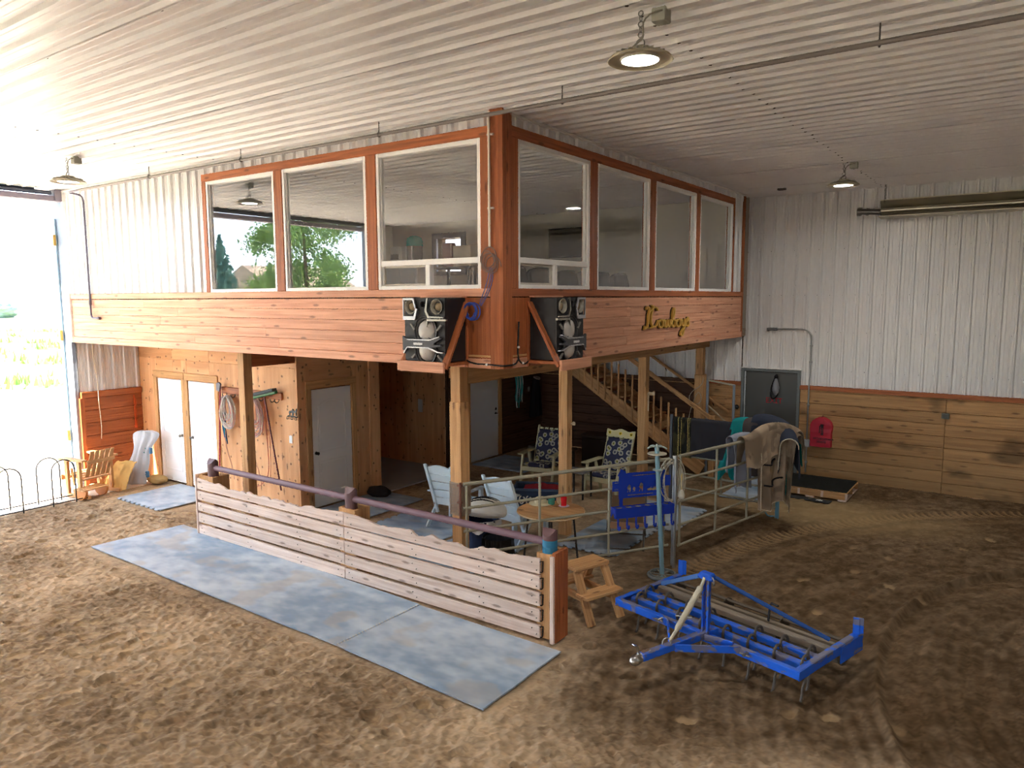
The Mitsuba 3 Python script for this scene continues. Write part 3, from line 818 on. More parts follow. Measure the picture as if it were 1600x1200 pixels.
def door_slab(owner, name, w, h, place, panels, col=S(240, 240, 240), knob_side=1, knob=S(120, 116, 108)):
    """a moulded two panel door: built facing -y from x 0..w, then placed by a function"""
    key = part(owner, name, place(B((0, 0, 0.006), (w, 0.036, h), 0.003)), ('satin', col))
    for z0, z1, arch in panels:
        a, b = 0.12, w - 0.12
        pts = [(a, z0), (b, z0), (b, z1)] + ([(b - (b - a) * t, z1 + 0.11 * math.sin(PI * t)) for t in np.linspace(0.05, 0.95, 9)] if arch else []) + [(a, z1)]
        outer = Polygon(pts)
        rim = outer.difference(outer.buffer(-0.022))
        fld = outer.buffer(-0.05)
        m = cat([prism(rim, 0.008, (0, 0.0005, 0), (1, 0, 0), (0, 0, 1)), prism(fld, 0.006, (0, 0.0005, 0), (1, 0, 0), (0, 0, 1))])
        put(key + '__moulding', place(m), ('satin', [c * 0.96 for c in col]))
    kx = w - 0.07 if knob_side > 0 else 0.07
    kb = cat([lathe([(0, 0), (0.03, 0), (0.03, 0.006), (0.012, 0.01), (0.012, 0.03), (0.026, 0.045), (0.028, 0.06), (0.018, 0.07), (0, 0.072)], 16, (kx, 0, 0.95), (0, -1, 0))])
    put(key + '__knob', place(kb), ('metal', knob), 40)
    return key


def casing(owner, w, h, place, mat='pine', cw=0.10):
    for lo, hi, ax in (((-cw - 0.02, -0.022, 0), (-0.01, 0.012, h + 0.02), 2), ((w + 0.01, -0.022, 0), (w + cw + 0.02, 0.012, h + 0.02), 2), ((-cw - 0.02, -0.024, h + 0.022), (w + cw + 0.02, 0.012, h + 0.022 + 0.12), 0)):
        part(owner, 'casing', place(wB(lo, hi, ax, 0.003)), mat)


for n, ((a, b), ks, lab) in enumerate(((D1, 1, 'white panelled door on the left of the pair in the plywood front'), (D2, -1, 'white panelled door on the right of the pair in the plywood front'))):
    dn = struct(f'door_{n + 1}', lab)
    pl = lambda m, a=a: turned(m, 0, (a, LY + 0.004, 0.02))
    door_slab(dn, 'slab', b - a, 2.03, pl, ((0.22, 0.80, False), (0.95, 1.76, True)), knob_side=ks)
    cw = 0.095 if n else 0.1
    for lo, hi, ax in (((a - 0.12, LY - 0.02, 0), (a - 0.012, LY + 0.01, 2.07), 2), ((b + 0.012, LY - 0.02, 0), (b + (0.12 if n else 0.095), LY + 0.01, 2.07), 2), ((a - (0.12 if not n else 0.10), LY - 0.024, 2.072), (b + (0.12 if n else 0.105), LY + 0.01, 2.20), 0)):
        part(dn, 'casing', wB(lo, hi, ax, 0.003), 'pine')
dn = struct('door_3', 'white arched panel door in the plywood side wall facing the sitting area')
pl3 = lambda m: turned(m, 90, (LX + 0.003, D3[0], 0.02))
door_slab(dn, 'slab', D3[1] - D3[0], 2.04, pl3, ((0.22, 0.80, False), (0.95, 1.76, True)), S(232, 232, 230), knob_side=-1, knob=S(40, 38, 36))
casing(dn, D3[1] - D3[0], 2.05, pl3)
dn = struct('door_4', 'plain wide white door in the dark behind the sitting area')
pl4 = lambda m: turned(m, 90, (LX + 0.003, 5.78, 0.02))
key = part(dn, 'slab', pl4(B((0, 0, 0), (1.02, 0.04, 2.06), 0.003)), ('satin', S(225, 226, 228)))
put(key + '__handle', pl4(cat([lathe([(0, 0), (0.026, 0), (0.026, 0.006), (0.01, 0.01), (0.01, 0.05), (0, 0.05)], 12, (0.93, 0, 0.98), (0, -1, 0)), B((0.82, -0.055, 0.97), (0.94, -0.04, 0.99), 0.004), B((0.9, -0.01, 1.05), (0.96, 0.0, 1.10), 0.003)])), ('satin', S(30, 30, 32)))
casing(dn, 1.02, 2.07, pl4)

# steel exit door in the back wall
dn = struct('door_5', 'dark grey steel exit door in the back wall behind the horse blankets')
GREYD = S(74, 76, 74)
fy = YB - 0.06
part(dn, 'frame', cat([B((DX0, fy, 0), (DX0 + 0.055, YB + 0.02, DZ), 0.004), B((DX1 - 0.055, fy, 0), (DX1, YB + 0.02, DZ), 0.004), B((DX0, fy, DZ - 0.055), (DX1, YB + 0.02, DZ), 0.004)]), ('satin', S(104, 112, 114)))
part(dn, 'slab', B((DX0 + 0.06, YB - 0.015, 0.01), (DX1 - 0.06, YB + 0.03, DZ - 0.06), 0.003), ('satin', GREYD))
part(dn, 'edge_strip', B((DX0 + 0.062, YB - 0.03, 0.02), (DX0 + 0.085, YB - 0.014, DZ - 0.07), 0.003), ('metal', S(190, 196, 198)))
part(dn, 'flashing', B((DX0 - 0.02, fy - 0.015, DZ + 0.001), (DX1 + 0.02, YB, DZ + 0.02), 0.003), ('satin', S(220, 220, 218)))
tx = meshkit.text_mesh('EXIT', 0.105, 0.002, bold=True)
M = np.eye(4)
M[:3, :3] = np.array([[1, 0, 0], [0, 0, -1], [0, 1, 0]], float)
M[:3, 3] = (0.40, YB - 0.0155, 1.435)
tx.apply_transform(M)
part(dn, 'lettering', tx, ('satin', S(160, 34, 40)), label='red painted letters EXIT')

# ---- slab and mats
one('concrete_slab', 'pale grey concrete slab floor of the plywood alcove', 'slab', B((-7.6, 3.05, -0.05), (-4.86, 5.15, 0.012), 0.004), 'concrete')


def mat_poly(x0, x1, y0, y1, teeth=()):
    """a rubber mat, with jigsaw teeth along the sides named"""
    s = sbox(x0, y0, x1, y1)
    t, d = 0.075, 0.045
    add = []
    for side in teeth:
        L = (x1 - x0) if side in 'SN' else (y1 - y0)
        n = int(L / (2 * t))
        for i in range(n):
            a = (i + 0.5) * L / n
            w = 0.5 * L / n
            q = [(a - 0.42 * w, 0), (a + 0.42 * w, 0), (a + 0.62 * w, d), (a - 0.62 * w, d)]
            for u, v in [(0, 0)]:
                if side == 'S': add.append(Polygon([(x0 + p, y0 - r + 0.001) for p, r in q]))
                if side == 'N': add.append(Polygon([(x0 + p, y1 + r - 0.001) for p, r in q]))
                if side == 'E': add.append(Polygon([(x1 + r - 0.001, y0 + p) for p, r in q]))
                if side == 'W': add.append(Polygon([(x0 - r + 0.001, y0 + p) for p, r in q]))
    return unary_union([s, *[a.buffer(0) for a in add]])


def wavy(poly, step=0.12, amp=0.007, seed=0):
    p = poly.segmentize(step)
    c = np.array(p.exterior.coords)[:-1]
    n = meshkit.noise(np.stack([c[:, 0] * 3, c[:, 1] * 3, 0 * c[:, 0]], 1), seed) - 0.5
    m = meshkit.noise(np.stack([c[:, 0] * 3, c[:, 1] * 3, 0 * c[:, 0] + 5], 1), seed) - 0.5
    return Polygon(c + amp * 2 * np.stack([n, m], 1))


def rubber_mat(label, poly, z=0.012, top=0.016, deg=0.0, group=None):
    m = prism(poly, top, (0, 0, z - 0.012))
    return one('rubber_mat', label, 'mat', m, 'rubber', group=group)


rubber_mat('large pale blue grey rubber mat along the foot of the plank fence', wavy(Polygon([(-6.22, -1.66), (-0.90, -1.735), (-0.872, -0.47), (-6.1, -0.30)]), seed=1))
seam = [(-0.885 + 0.0, -1.74 + 0.0423 * i) for i in range(30)]
rubber_mat('shorter blue grey rubber mat at the corner end of the plank fence', wavy(Polygon([(-0.886, -1.735), (1.095, -1.83), (1.10, -0.535), (-0.858, -0.49)]), seed=2))
lace = cat([ring((-0.886 + 0.014 * (i / 29), -1.72 + 1.22 * i / 29, 0.0165), 0.012, 0.004, (0.3, 1, 0), 8, 4) for i in range(30)])
one('seam_lacing', 'row of small lacing loops where the two long mats meet', 'lacing', lace, ('satin', S(196, 190, 176)))
rubber_mat('blue grey rubber mat in front of the pair of white doors', wavy(mat_poly(-8.62, -7.2, -0.05, 1.15, 'S'), seed=3))
rubber_mat('grey jigsaw edged mat behind the plank fence, nearest the white chairs', mat_poly(-3.6, -2.2, 0.75, 2.15, 'W'))
rubber_mat('grey jigsaw edged mat under the right hand white chair', mat_poly(-2.1, -0.98, 0.55, 2.2, 'N'), 0.013)
rubber_mat('grey jigsaw edged mat beneath the round table', mat_poly(-0.70, 0.22, 2.3, 3.75, 'SE'))
rubber_mat('grey jigsaw edged mat behind the blue drink rack', mat_poly(-0.68, 0.46, 3.85, 5.2, 'SE'), 0.013)
rubber_mat('long grey mat before the arched panel door', mat_poly(-5.0, -3.95, 1.35, 3.0), 0.012)
rubber_mat('dark mat at the foot of the wide white inner door', mat_poly(-4.95, -3.6, 5.7, 6.9), 0.012)
rubber_mat('dusty grey mat on the dirt by the exit door', wavy(mat_poly(0.35, 1.25, 6.2, 8.4), seed=5), 0.010)

# ---- posts and beams under the loft
def post(label, x, y, z1=2.54, s=0.152, w2=None):
    k = thing('wooden_post', label, 'post', None)
    part(k, 'timber', wB((x - s / 2, y - s / 2, -0.03), (x + s / 2, y + s / 2, z1), 2, 0.006), 'pine')
    return k


p1 = post('pale timber post at the left, before the hanging rope coils', -5.16, 0.30, ZB - 0.004)
p2 = post('pale timber post under the left speaker, wrapped low with wire', -0.876, 0.30, ZB - 0.004)
part(p2, 'thick_sleeve', wB((-0.876 - 0.088, 0.30 - 0.088, 1.32), (-0.876 + 0.088, 0.30 + 0.088, 2.33), 2, 0.006), 'pine')
part(p2, 'wire_wrap', tube([(-0.876 + 0.092 * c, 0.30 + 0.092 * s, 0.92 + 0.42 * i / 96) for i in range(97) for c, s in [((1, 1), (1, -1), (-1, -1), (-1, 1))[i % 4]]], 0.007, 5), ('satin', S(150, 132, 116)), label='rusty wire wrapped around the post')
p3 = post('pale timber post under the right speaker, behind the round table', -0.876, 2.82)
part(p3, 'hook_knob', lathe([(0, 0), (0.012, 0), (0.012, 0.03), (0.03, 0.035), (0.03, 0.06), (0, 0.062)], 14, (-0.80, 2.86, 1.70), (1, 0, 0.1)), ('satin', S(200, 186, 160)), 40)
p4 = post('timber post between the floral chair and the stairs', -0.876, 5.55)
part(p4, 'hook_roll', cat([cyl((-0.80, 5.60, 1.86), (-0.68, 5.56, 1.87), 0.032, 14), B((-0.80, 5.56, 1.55), (-0.786, 5.60, 1.88))]), ('satin', S(206, 194, 168)), 40)
p5 = post('thick timber post at the foot of the stairs near the back wall', -0.86, 8.28)
part(p5, 'thick_timber', wB((-0.95, 8.18, -0.03), (-0.76, 8.40, 1.98), 2, 0.01), 'pine')
one('support_beam', 'timber beam under the right side of the loft, resting on four posts', 'beam', wB((-0.952, 0.38, 2.54), (-0.80, YB - 0.04, ZB - 0.004), 1, 0.004), 'pine')
one('support_beam', 'short dark cross beam from the left post back to the plywood corner', 'beam', wB((-5.236, 0.38, 2.54), (-5.085, LY - 0.005, ZB - 0.004), 1, 0.004), 'cedar_trim')

# ---- stairs
st = thing('staircase', 'open wooden staircase climbing along the back wall under the loft', 'staircase')
SX0, RUN, RISE, NS = -0.46, 0.305, 0.1935, 14
for y in (7.58, 8.52):
    pts = [(SX0 - 0.0, 0), (SX0 - 0.28, 0)]
    q0, q1 = A(SX0 - 0.05, y, 0.02), A(SX0 - 0.05 - NS * RUN, y, 0.02 + NS * RISE)
    part(st, 'stringer', wbar(q0 + A(0, 0, 0.08), q1 + A(0, 0, 0.08), 0.045, 0.27, 0.004), 'pine')
for k in range(1, NS):
    x = SX0 - k * RUN
    part(st, 'tread', wB((x - 0.02, 7.605, k * RISE + 0.09), (x + 0.29, 8.495, k * RISE + 0.13), 1, 0.004), 'pine')
    part(st, 'riser', wB((x - 0.015, 7.61, (k - 1) * RISE + 0.131), (x + 0.005, 8.49, k * RISE + 0.089), 1, 0.002), 'cedar_trim')
for k in range(2, 25):
    x = SX0 - 0.12 - k * 0.165
    zb_ = (SX0 - 0.05 - x) / RUN * RISE - 0.02
    if zb_ + 0.9 < 2.75:
        part(st, 'baluster', wB((x - 0.019, 7.535, zb_), (x + 0.019, 7.56, min(zb_ + 1.0, 2.78)), 2, 0.003), 'pine')
    elif zb_ < 2.3:
        part(st, 'baluster', wB((x - 0.019, 7.535, zb_), (x + 0.019, 7.56, 2.78), 2, 0.003), 'pine')
part(st, 'hand_rail', wbar((-0.30, 7.55, 1.16), (-2.85, 7.55, 2.76), 0.045, 0.09, 0.006), 'wainscot')
part(st, 'wall_rail', wbar((-0.32, 8.58, 1.17), (-2.75, 8.58, 2.70), 0.04, 0.06, 0.01), 'pine')
for t in (0.15, 0.6, 0.9):
    x = -0.32 - 2.43 * t
    part(st, 'rail_bracket', cat([cyl((x, 8.58, 1.14 + 1.53 * t), (x, 8.65, 1.06 + 1.53 * t), 0.01, 8)]), ('metal', S(70, 68, 66)))
part(st, 'newel_post', wB((-0.36, 7.51, 0), (-0.27, 7.60, 1.24), 2, 0.005), 'pine')

# ================================================================== PLANK FENCE AND PIPE RAIL
fence = thing('plank_fence', 'low weathered plank fence with a chewed wavy top in front of the sitting area', 'fence')
FY = -0.40
zf = [(0.02, 0.165), (0.195, 0.34), (0.37, 0.515), (0.545, 0.69), (0.72, 0.885)]
for a, b in ((-5.47, -2.215), (-2.21, 0.765)):
    for k, (z0, z1) in enumerate(zf):
        e = 0.01 * rng.standard_normal(2)
        BOARD[0] += 1
        if k < 4:
            part(fence, 'plank', wB((a + 0.002, FY - 0.02, z0 + e[0] * 0.5), (b - 0.002, FY + 0.02, z1 + e[1] * 0.5), 0, 0.006), 'grey_pine')
            continue
        n = 150
        xs = np.linspace(a + 0.002, b - 0.002, n)
        bite = meshkit.fbm(np.stack([xs * 5.5, 0 * xs, 0 * xs + a], 1), 3, 4)
        mid = np.clip((xs - a) / 0.8, 0, 1) * np.clip((b - xs) / 0.9, 0, 1)
        top = z1 - 0.075 * mid * np.clip(bite * 1.5 - 0.15, 0, 1) - 0.012 * np.abs(np.sin(xs * 21)) * mid
        pts = [(xs[0], z0)] + [(xs[-1], z0)] + list(zip(xs[::-1], top[::-1]))
        m = prism(pts, 0.04, (0, FY + 0.02, 0), (1, 0, 0), (0, 0, 1))
        v = np.array(m.vertices)
        m.vertices[:, 1] = np.where((v[:, 2] > z1 - 0.10) & (v[:, 2] > z0 + 0.03), FY + (v[:, 1] - FY) * 0.7, v[:, 1])
        v = np.array(m.vertices)
        part(fence, 'plank', (m, np.stack([v[:, 0], v[:, 2] + v[:, 1] + 10 * BOARD[0] + 5], 1)), 'grey_pine', label='top plank with a chewed pale edge')
for x0, x1, y1, h in ((-5.47, -5.10, -0.10, 0.93), (-2.34, -2.04, -0.12, 0.93)):
    part(fence, 'post_box', cat([wB((x0, FY + 0.021, 0), (x0 + 0.035, y1, h), 2), wB((x1 - 0.035, FY + 0.021, 0), (x1, y1, h), 2), wB((x0 + 0.036, FY + 0.021, 0), (x1 - 0.036, FY + 0.05, h), 2), wB((x0 + 0.036, y1 - 0.035, 0), (x1 - 0.036, y1, h), 2)]), 'pine')
part(fence, 'post_box', cat([wB((0.70, -0.375, 0.01), (0.89, -0.34, 0.935), 2), wB((0.70, -0.335, 0.01), (0.735, -0.15, 0.93), 2), wB((0.74, -0.185, 0.01), (0.93, -0.15, 0.95), 2)]), 'pine')
part(fence, 'corner_board', wB((0.90, -0.44, 0.0), (0.945, -0.405, 0.94), 2, 0.005), 'grey_pine')
part(fence, 'corner_board', wB((0.905, -0.40, 0.0), (0.95, -0.15, 0.97), 2, 0.005), 'cedar_trim')
part(fence, 'end_board', wB((-5.505, FY - 0.03, 0.0), (-5.472, -0.1, 0.94), 2, 0.005), 'grey_pine')
for z in (0.09, 0.27, 0.44, 0.62, 0.8):
    part(fence, 'end_strap', tube([(0.772, FY - 0.022, z - 0.055), (0.782, FY - 0.012, z - 0.06), (0.782, FY + 0.012, z - 0.06), (0.782, FY + 0.018, z + 0.05), (0.772, FY - 0.022, z + 0.055)], 0.007, 5), ('satin', BLACK))
sc = [(x + 0.03 * s, FY - 0.021, z) for x in (-5.35, -4.2, -3.1, -2.3, -2.1, -1.0, 0.0, 0.7) for z0, z1 in zf for z, s in ((z0 + 0.04, 1), (z1 - 0.05, -1))]
screws(fence, sc, (0, -1, 0), 0.006, S(70, 62, 56))

RUST = S(104, 76, 78)
rail = thing('pipe_rail', 'purple brown pipe rail on three pipe posts above the plank fence', 'rail')
part(rail, 'pipe', tube([(-5.22, -0.29, 1.055), (0.8, -0.29, 1.035)], 0.042, 18), ('satin', S(116, 90, 100)), 40)
for i, x in enumerate((-5.22, -2.2, 0.81)):
    top = 1.19
    a = np.linspace(0, 2 * PI, 25)[:-1]
    r = 0.078
    v = [(x + r * math.cos(t), -0.29 + r * math.sin(t), 0.01) for t in a] + [(x + r * math.cos(t), -0.29 + r * math.sin(t), top - 0.075 * abs(math.sin(t)) ** 1.5) for t in a] + [(x, -0.29, top), (x, -0.29, 0.01)]
    f = []
    for j in range(24):
        l = (j + 1) % 24
        f += [(j, l, 24 + l), (j, 24 + l, 24 + j), (24 + j, 24 + l, 48), (49, l, j)]
    po = part(rail, 'pipe_post', trimesh.Trimesh(np.array(v), np.array(f), process=False), ('satin', RUST), 40)
    if i == 2:
        part(po, 'blue_band', lathe([(0.0795, 0.0), (0.0795, 0.07), (0.079, 0.072), (0.079, -0.08), (0.0795, -0.08)], 24, (x, -0.29, 1.0)), ('satin', S(44, 118, 152)), 40, label='rubbed patch of old blue paint')

# ---- step stool
sts = thing('step_stool', 'rough wooden two sided step stool by the end of the plank fence', 'stool')


def St(m):
    return turned(m, 70, (0.79, 0.50, 0))


part(sts, 'top_board', St(wB((-0.25, -0.14, 0.545), (0.25, 0.14, 0.59), 0, 0.008)), 'pine')
for s in (-1, 1):
    part(sts, 'step_board', St(wB((-0.27, s * 0.25 - 0.10, 0.285), (0.27, s * 0.25 + 0.10, 0.325), 0, 0.008)), 'pine')
    for e in (-0.2, 0.2):
        part(sts, 'leg', St(wbar((e, s * 0.09, 0.545), (e * 1.08, s * 0.37, 0.0), 0.04, 0.10, 0.004, up=(1, 0, 0))), 'pine')
for e in (-0.17, 0.17):
    part(sts, 'brace', St(wB((e - 0.018, -0.24, 0.20), (e + 0.018, 0.24, 0.284), 1, 0.004)), 'pine')

# ================================================================== GATES
def gate(label, Aa, Bb, za, zb_, drops, stiles, col=GATE, r=0.021):
    g = thing('pipe_gate', label, 'gate')
    Aa, Bb = A(*Aa), A(*Bb)
    L = np.linalg.norm(Bb - Aa)
    pt = lambda s, d: A(*(Aa + (Bb - Aa) * s / L), za + (zb_ - za) * s / L - d)
    part(g, 'top_rail', tube([pt(0, 0), pt(L, 0)], r * 1.15, 12), ('satin', col), 40)
    for d in drops:
        part(g, 'rail', tube([pt(0, d), pt(L, d)], r * 0.86, 10), ('satin', col), 40)
    for s in stiles:
        part(g, 'stile', tube([pt(s, 0), pt(s, drops[-1])], r * 0.82, 10), ('satin', col), 40)
    return g, pt


g1, g1p = gate('five rail pipe gate slanting from the wire wrapped post to the two steel poles', (-0.715, 0.16), (0.985, 2.40), 1.345, 1.46, (0.30, 0.59, 0.89, 1.175), (0.04, 0.985, 1.94, 2.74))
part(g1, 'hinge', cat([B((-0.80, 0.14, 0.88), (-0.74, 0.18, 0.90)), B((-0.80, 0.14, 1.10), (-0.74, 0.18, 1.12)), B((-0.80, 0.14, 1.31), (-0.74, 0.18, 1.33)), cyl((-0.755, 0.15, 0.86), (-0.755, 0.15, 1.36), 0.017, 10)]), ('satin', S(112, 70, 56)), label='rusty hinge strap')
g2, g2p = gate('five rail pipe gate running from the two steel poles to the blue post', (1.10, 2.46), (1.565, 5.36), 1.50, 1.41, (0.33, 0.62, 0.94, 1.22), (0.03, 0.99, 1.95, 2.86))
g3, g3p = gate('pipe gate buried under the hanging horse blankets', (-0.28, 5.56), (1.53, 5.44), 1.44, 1.42, (0.33, 0.62, 0.94, 1.2), (0.05, 0.9, 1.75))
one('steel_pole', 'bright galvanised pole, the left one of the pair between the gates', 'pole', cyl((1.035, 2.44, -0.02), (1.035, 2.44, 1.50), 0.024, 14), ('metal', S(196, 206, 212)), 40)
one('steel_pole', 'bright galvanised pole, the right one of the pair between the gates', 'pole', cyl((1.085, 2.37, -0.02), (1.085, 2.37, 1.52), 0.024, 14), ('metal', S(196, 206, 212)), 40)
bp = thing('gate_post', 'pale blue steel post at the far end of the gate, under the tan blanket', 'post')
part(bp, 'tube', cyl((1.585, 5.42, -0.02), (1.585, 5.42, 1.38), 0.032, 14), ('satin', S(104, 158, 184)), 40)
part(bp, 'loop_brace', tube(spline([(1.56, 5.40, 0.36), (1.47, 5.30, 0.30), (1.44, 5.27, 0.12), (1.55, 5.38, 0.04)], 14), 0.012, 8), ('satin', S(104, 158, 184)), 40)
one('rack_post', 'dark square steel post at the left end of the blanket rack', 'post', B((-0.345, 5.525, -0.02), (-0.30, 5.57, 1.53), 0.004), ('satin', S(84, 92, 104)))
hf = thing('tall_frame', 'tall narrow galvanised frame standing beside the steel exit door', 'frame')
for x, y, z in ((-0.52, 7.82, 1.93), (0.03, 7.80, 1.86)):
    part(hf, 'upright', B((x - 0.022, y - 0.022, -0.02), (x + 0.022, y + 0.022, z), 0.004), ('satin', S(128, 138, 150)))
part(hf, 'top_bar', bar((-0.52, 7.82, 1.92), (0.03, 7.80, 1.85), 0.035, 0.035, 0.004), ('satin', S(170, 166, 146)))
part(hf, 'diagonal', bar((-0.5, 7.82, 1.40), (0.02, 7.80, 0.98), 0.02, 0.03, 0.003), ('satin', S(178, 160, 130)))
part(hf, 'low_bar', bar((-0.52, 7.82, 0.55), (0.03, 7.80, 0.55), 0.03, 0.03, 0.003), ('satin', S(150, 150, 146)))

# ---- drink rack on the gate
dk = thing('drink_rack', 'cobalt blue steel drink holder with cut out horse silhouettes, hung on the gate', 'rack')
gd = (A(0.985, 2.40) - A(-0.715, 0.16))
gd = gd / np.linalg.norm(gd)
gn = A(gd[1], -gd[0])
G0 = A(-0.715, 0.16)
BLUE = S(20, 52, 160)


def rk(s, n, z):
    return A(*(G0 + gd * s + gn * n), z)


EXg, EZg = A(*gd, 0), A(0, 0, 1)
plate = unary_union([sbox(2.05, 1.00, 2.72, 1.33), sbox(1.96, 1.10, 2.06, 1.23), sbox(2.70, 1.12, 2.80, 1.26), sbox(2.06, 0.90, 2.11, 1.10), sbox(2.66, 0.90, 2.71, 1.10)])
plate = plate.union(Polygon([(2.03, 1.30), (2.08, 1.385), (2.14, 1.36), (2.16, 1.30)]))
cut = []
for sx, k in ((2.17, 1.0), (2.25, 0.7), (2.34, 1.15)):     # horses and grass tufts cut through
    cut.append(affinity.translate(affinity.scale(Polygon([(0, 0), (0.012, 0.03), (0.0, 0.055), (0.012, 0.085), (0.028, 0.105), (0.036, 0.09), (0.05, 0.088), (0.055, 0.055), (0.048, 0.0), (0.036, 0.0), (0.032, 0.03), (0.018, 0.03), (0.014, 0.0)]), k, k, origin=(0, 0)), sx, 1.075))
tuft = [(2.46, 1.075)]
for i in range(9):
    x = 2.46 + 0.024 * i
    tuft += [(x + 0.004, 1.10 + 0.012 * (i % 3)), (x + 0.012, 1.145 - 0.012 * abs(i - 4)), (x + 0.02, 1.10)]
tuft += [(2.68, 1.075)]
cut.append(Polygon(tuft).buffer(0))
cut += [sbox(2.24, 1.285, 2.62, 1.295), sbox(2.18, 1.03, 2.55, 1.04), sbox(1.985, 1.205, 2.05, 1.212), sbox(1.985, 1.12, 2.05, 1.127)]
plate = plate.difference(unary_union(cut))
part(dk, 'silhouette_plate', prism(plate, 0.006, rk(0, 0.05, 0), EXg, EZg), ('satin', BLUE))
top = sbox(0, 0, 0.84, 0.135)
for i in range(6):
    top = top.difference(Point(0.075 + 0.138 * i, 0.068).buffer(0.043, 8))
part(dk, 'cup_tray', prism(top, 0.006, rk(1.95, 0.045, 0.90), A(*gd, 0), A(*gn, 0)), ('satin', BLUE))
M_ = prism(sbox(0, 0, 0.84, 0.13), 0.006, rk(1.95, 0.18, 0.775), EXg, EZg)
part(dk, 'tray_front', M_, ('satin', BLUE))
for s in (1.95, 2.785):
    part(dk, 'tray_end', prism(Polygon([(0, 0), (0.135, 0), (0.135, 0.13), (0, 0.13)]).difference(Polygon([(0.02, 0.0), (0.12, 0.0), (0.07, 0.06)])), 0.006, rk(s, 0.045, 0.775), A(*gn, 0), EZg), ('satin', BLUE))
slot = [sbox(0.10 + 0.043 * i, 0.055 + 0.004 * (i % 2), 0.128 + 0.043 * i, 0.085) for i in range(15) if i not in (6, 11)]
part(dk, 'engraved_band', prism(unary_union(slot), 0.0015, rk(1.95, 0.1815, 0.765), EXg, EZg), ('satin', S(16, 36, 84)))
for i in range(7):
    s = 1.985 + 0.128 * i
    part(dk, 'hook', tube(np.array([rk(s, 0.18, 0.79), rk(s, 0.18, 0.67), rk(s, 0.185, 0.645), rk(s, 0.215, 0.635), rk(s, 0.235, 0.65), rk(s, 0.238, 0.69)]), 0.0125, 6), ('satin', BLUE))
# ---- stand with a wheel base
ws = thing('wheel_base_stand', 'tall pale blue pole stand on a spoked wheel base in front of the gate corner', 'stand')
tb = (0.985, 1.985)
part(ws, 'pole', cyl((1.105, 1.955, 0.02), (*tb, 1.70), 0.030, 14), ('satin', S(120, 158, 172)), 40)
wb = part(ws, 'wheel', cat([ring((1.105, 1.955, 0.035), 0.175, 0.022, n=32, k=8), ring((1.105, 1.955, 0.06), 0.16, 0.010, n=32)]), ('satin', S(112, 118, 116)), 40)
part(wb, 'spoke', cat([bar((1.105 - 0.17 * math.cos(t), 1.955 - 0.17 * math.sin(t), 0.045), (1.105 + 0.17 * math.cos(t), 1.955 + 0.17 * math.sin(t), 0.045), 0.02, 0.012) for t in (0.3, 0.3 + PI / 3, 0.3 + 2 * PI / 3)]), ('satin', S(128, 126, 118)))
part(ws, 'upper_disc', lathe([(0, 0), (0.122, 0), (0.125, 0.006), (0.122, 0.012), (0.0, 0.012)], 32, (0.99, 1.984, 1.60)), ('satin', S(196, 192, 172)), 40)
part(ws, 'lower_disc', lathe([(0, 0), (0.062, 0), (0.065, 0.01), (0.05, 0.02), (0.0, 0.02)], 24, (1.003, 1.98, 1.39)), ('satin', S(160, 176, 172)), 40)
part(ws, 'top_handle', cat([cyl((*tb, 1.66), (*tb, 1.73), 0.014, 10)] + [tube(spline([(*tb, 1.685), (tb[0] + 0.07 * math.cos(t), tb[1] + 0.07 * math.sin(t), 1.70), (tb[0] + 0.13 * math.cos(t), tb[1] + 0.13 * math.sin(t), 1.675)], 8), 0.011, 6) for t in np.arange(5) * 2 * PI / 5 + 0.2]), ('satin', S(172, 186, 178)), 40)
# ---- coiled cord on the poles
cpts = []
for i in range(7 * 24):
    t = 2 * PI * i / 24
    k = i / 24
    w = 0.16 + 0.012 * math.sin(k * 2.3)
    cpts.append((1.03 + 0.035 * math.sin(k) + w * 0.62 * math.cos(t), 2.36 + 0.05 + w * 0.72 * math.cos(t) - 0.012 * k, 1.17 + 0.28 * math.sin(t) * (1 + 0.12 * math.sin(k * 1.7))))
cpts += [(1.18, 2.34, 1.35), (1.19, 2.33, 1.2), (1.19, 2.33, 1.09)]
cord = thing('coiled_cord', 'pale coiled cord with a pear shaped pull, hung over the two steel poles', 'cord')
part(cord, 'coil', tube(cpts, 0.006, 5), ('satin', S(196, 190, 172)), 60)
part(cord, 'yellow_lead', tube(spline([(1.19, 2.33, 1.30), (1.187, 2.332, 1.20), (1.19, 2.33, 1.08)], 8), 0.007, 6), ('satin', S(212, 186, 110)))
part(cord, 'pear_pull', lathe([(0, 0), (0.03, 0.003), (0.046, 0.03), (0.045, 0.055), (0.028, 0.10), (0.012, 0.125), (0, 0.127)], 18, (1.19, 2.33, 0.965)), ('satin', S(206, 200, 182)), 40)

# ================================================================== HARROW
hw = thing('arena_harrow', 'blue arena harrow with spring tines and a tow hitch on the dirt', 'harrow')
h1, h2 = A(0.967, -0.253, 0), A(0.253, 0.967, 0)
HO = A(1.345, 0.27, 0)


def Hp(u, v, z):
    return HO + h1 * u + h2 * v + A(0, 0, z)


def hbar(p, q, w, h, c=0.004):
    return bar(Hp(*p), Hp(*q), w, h, c)


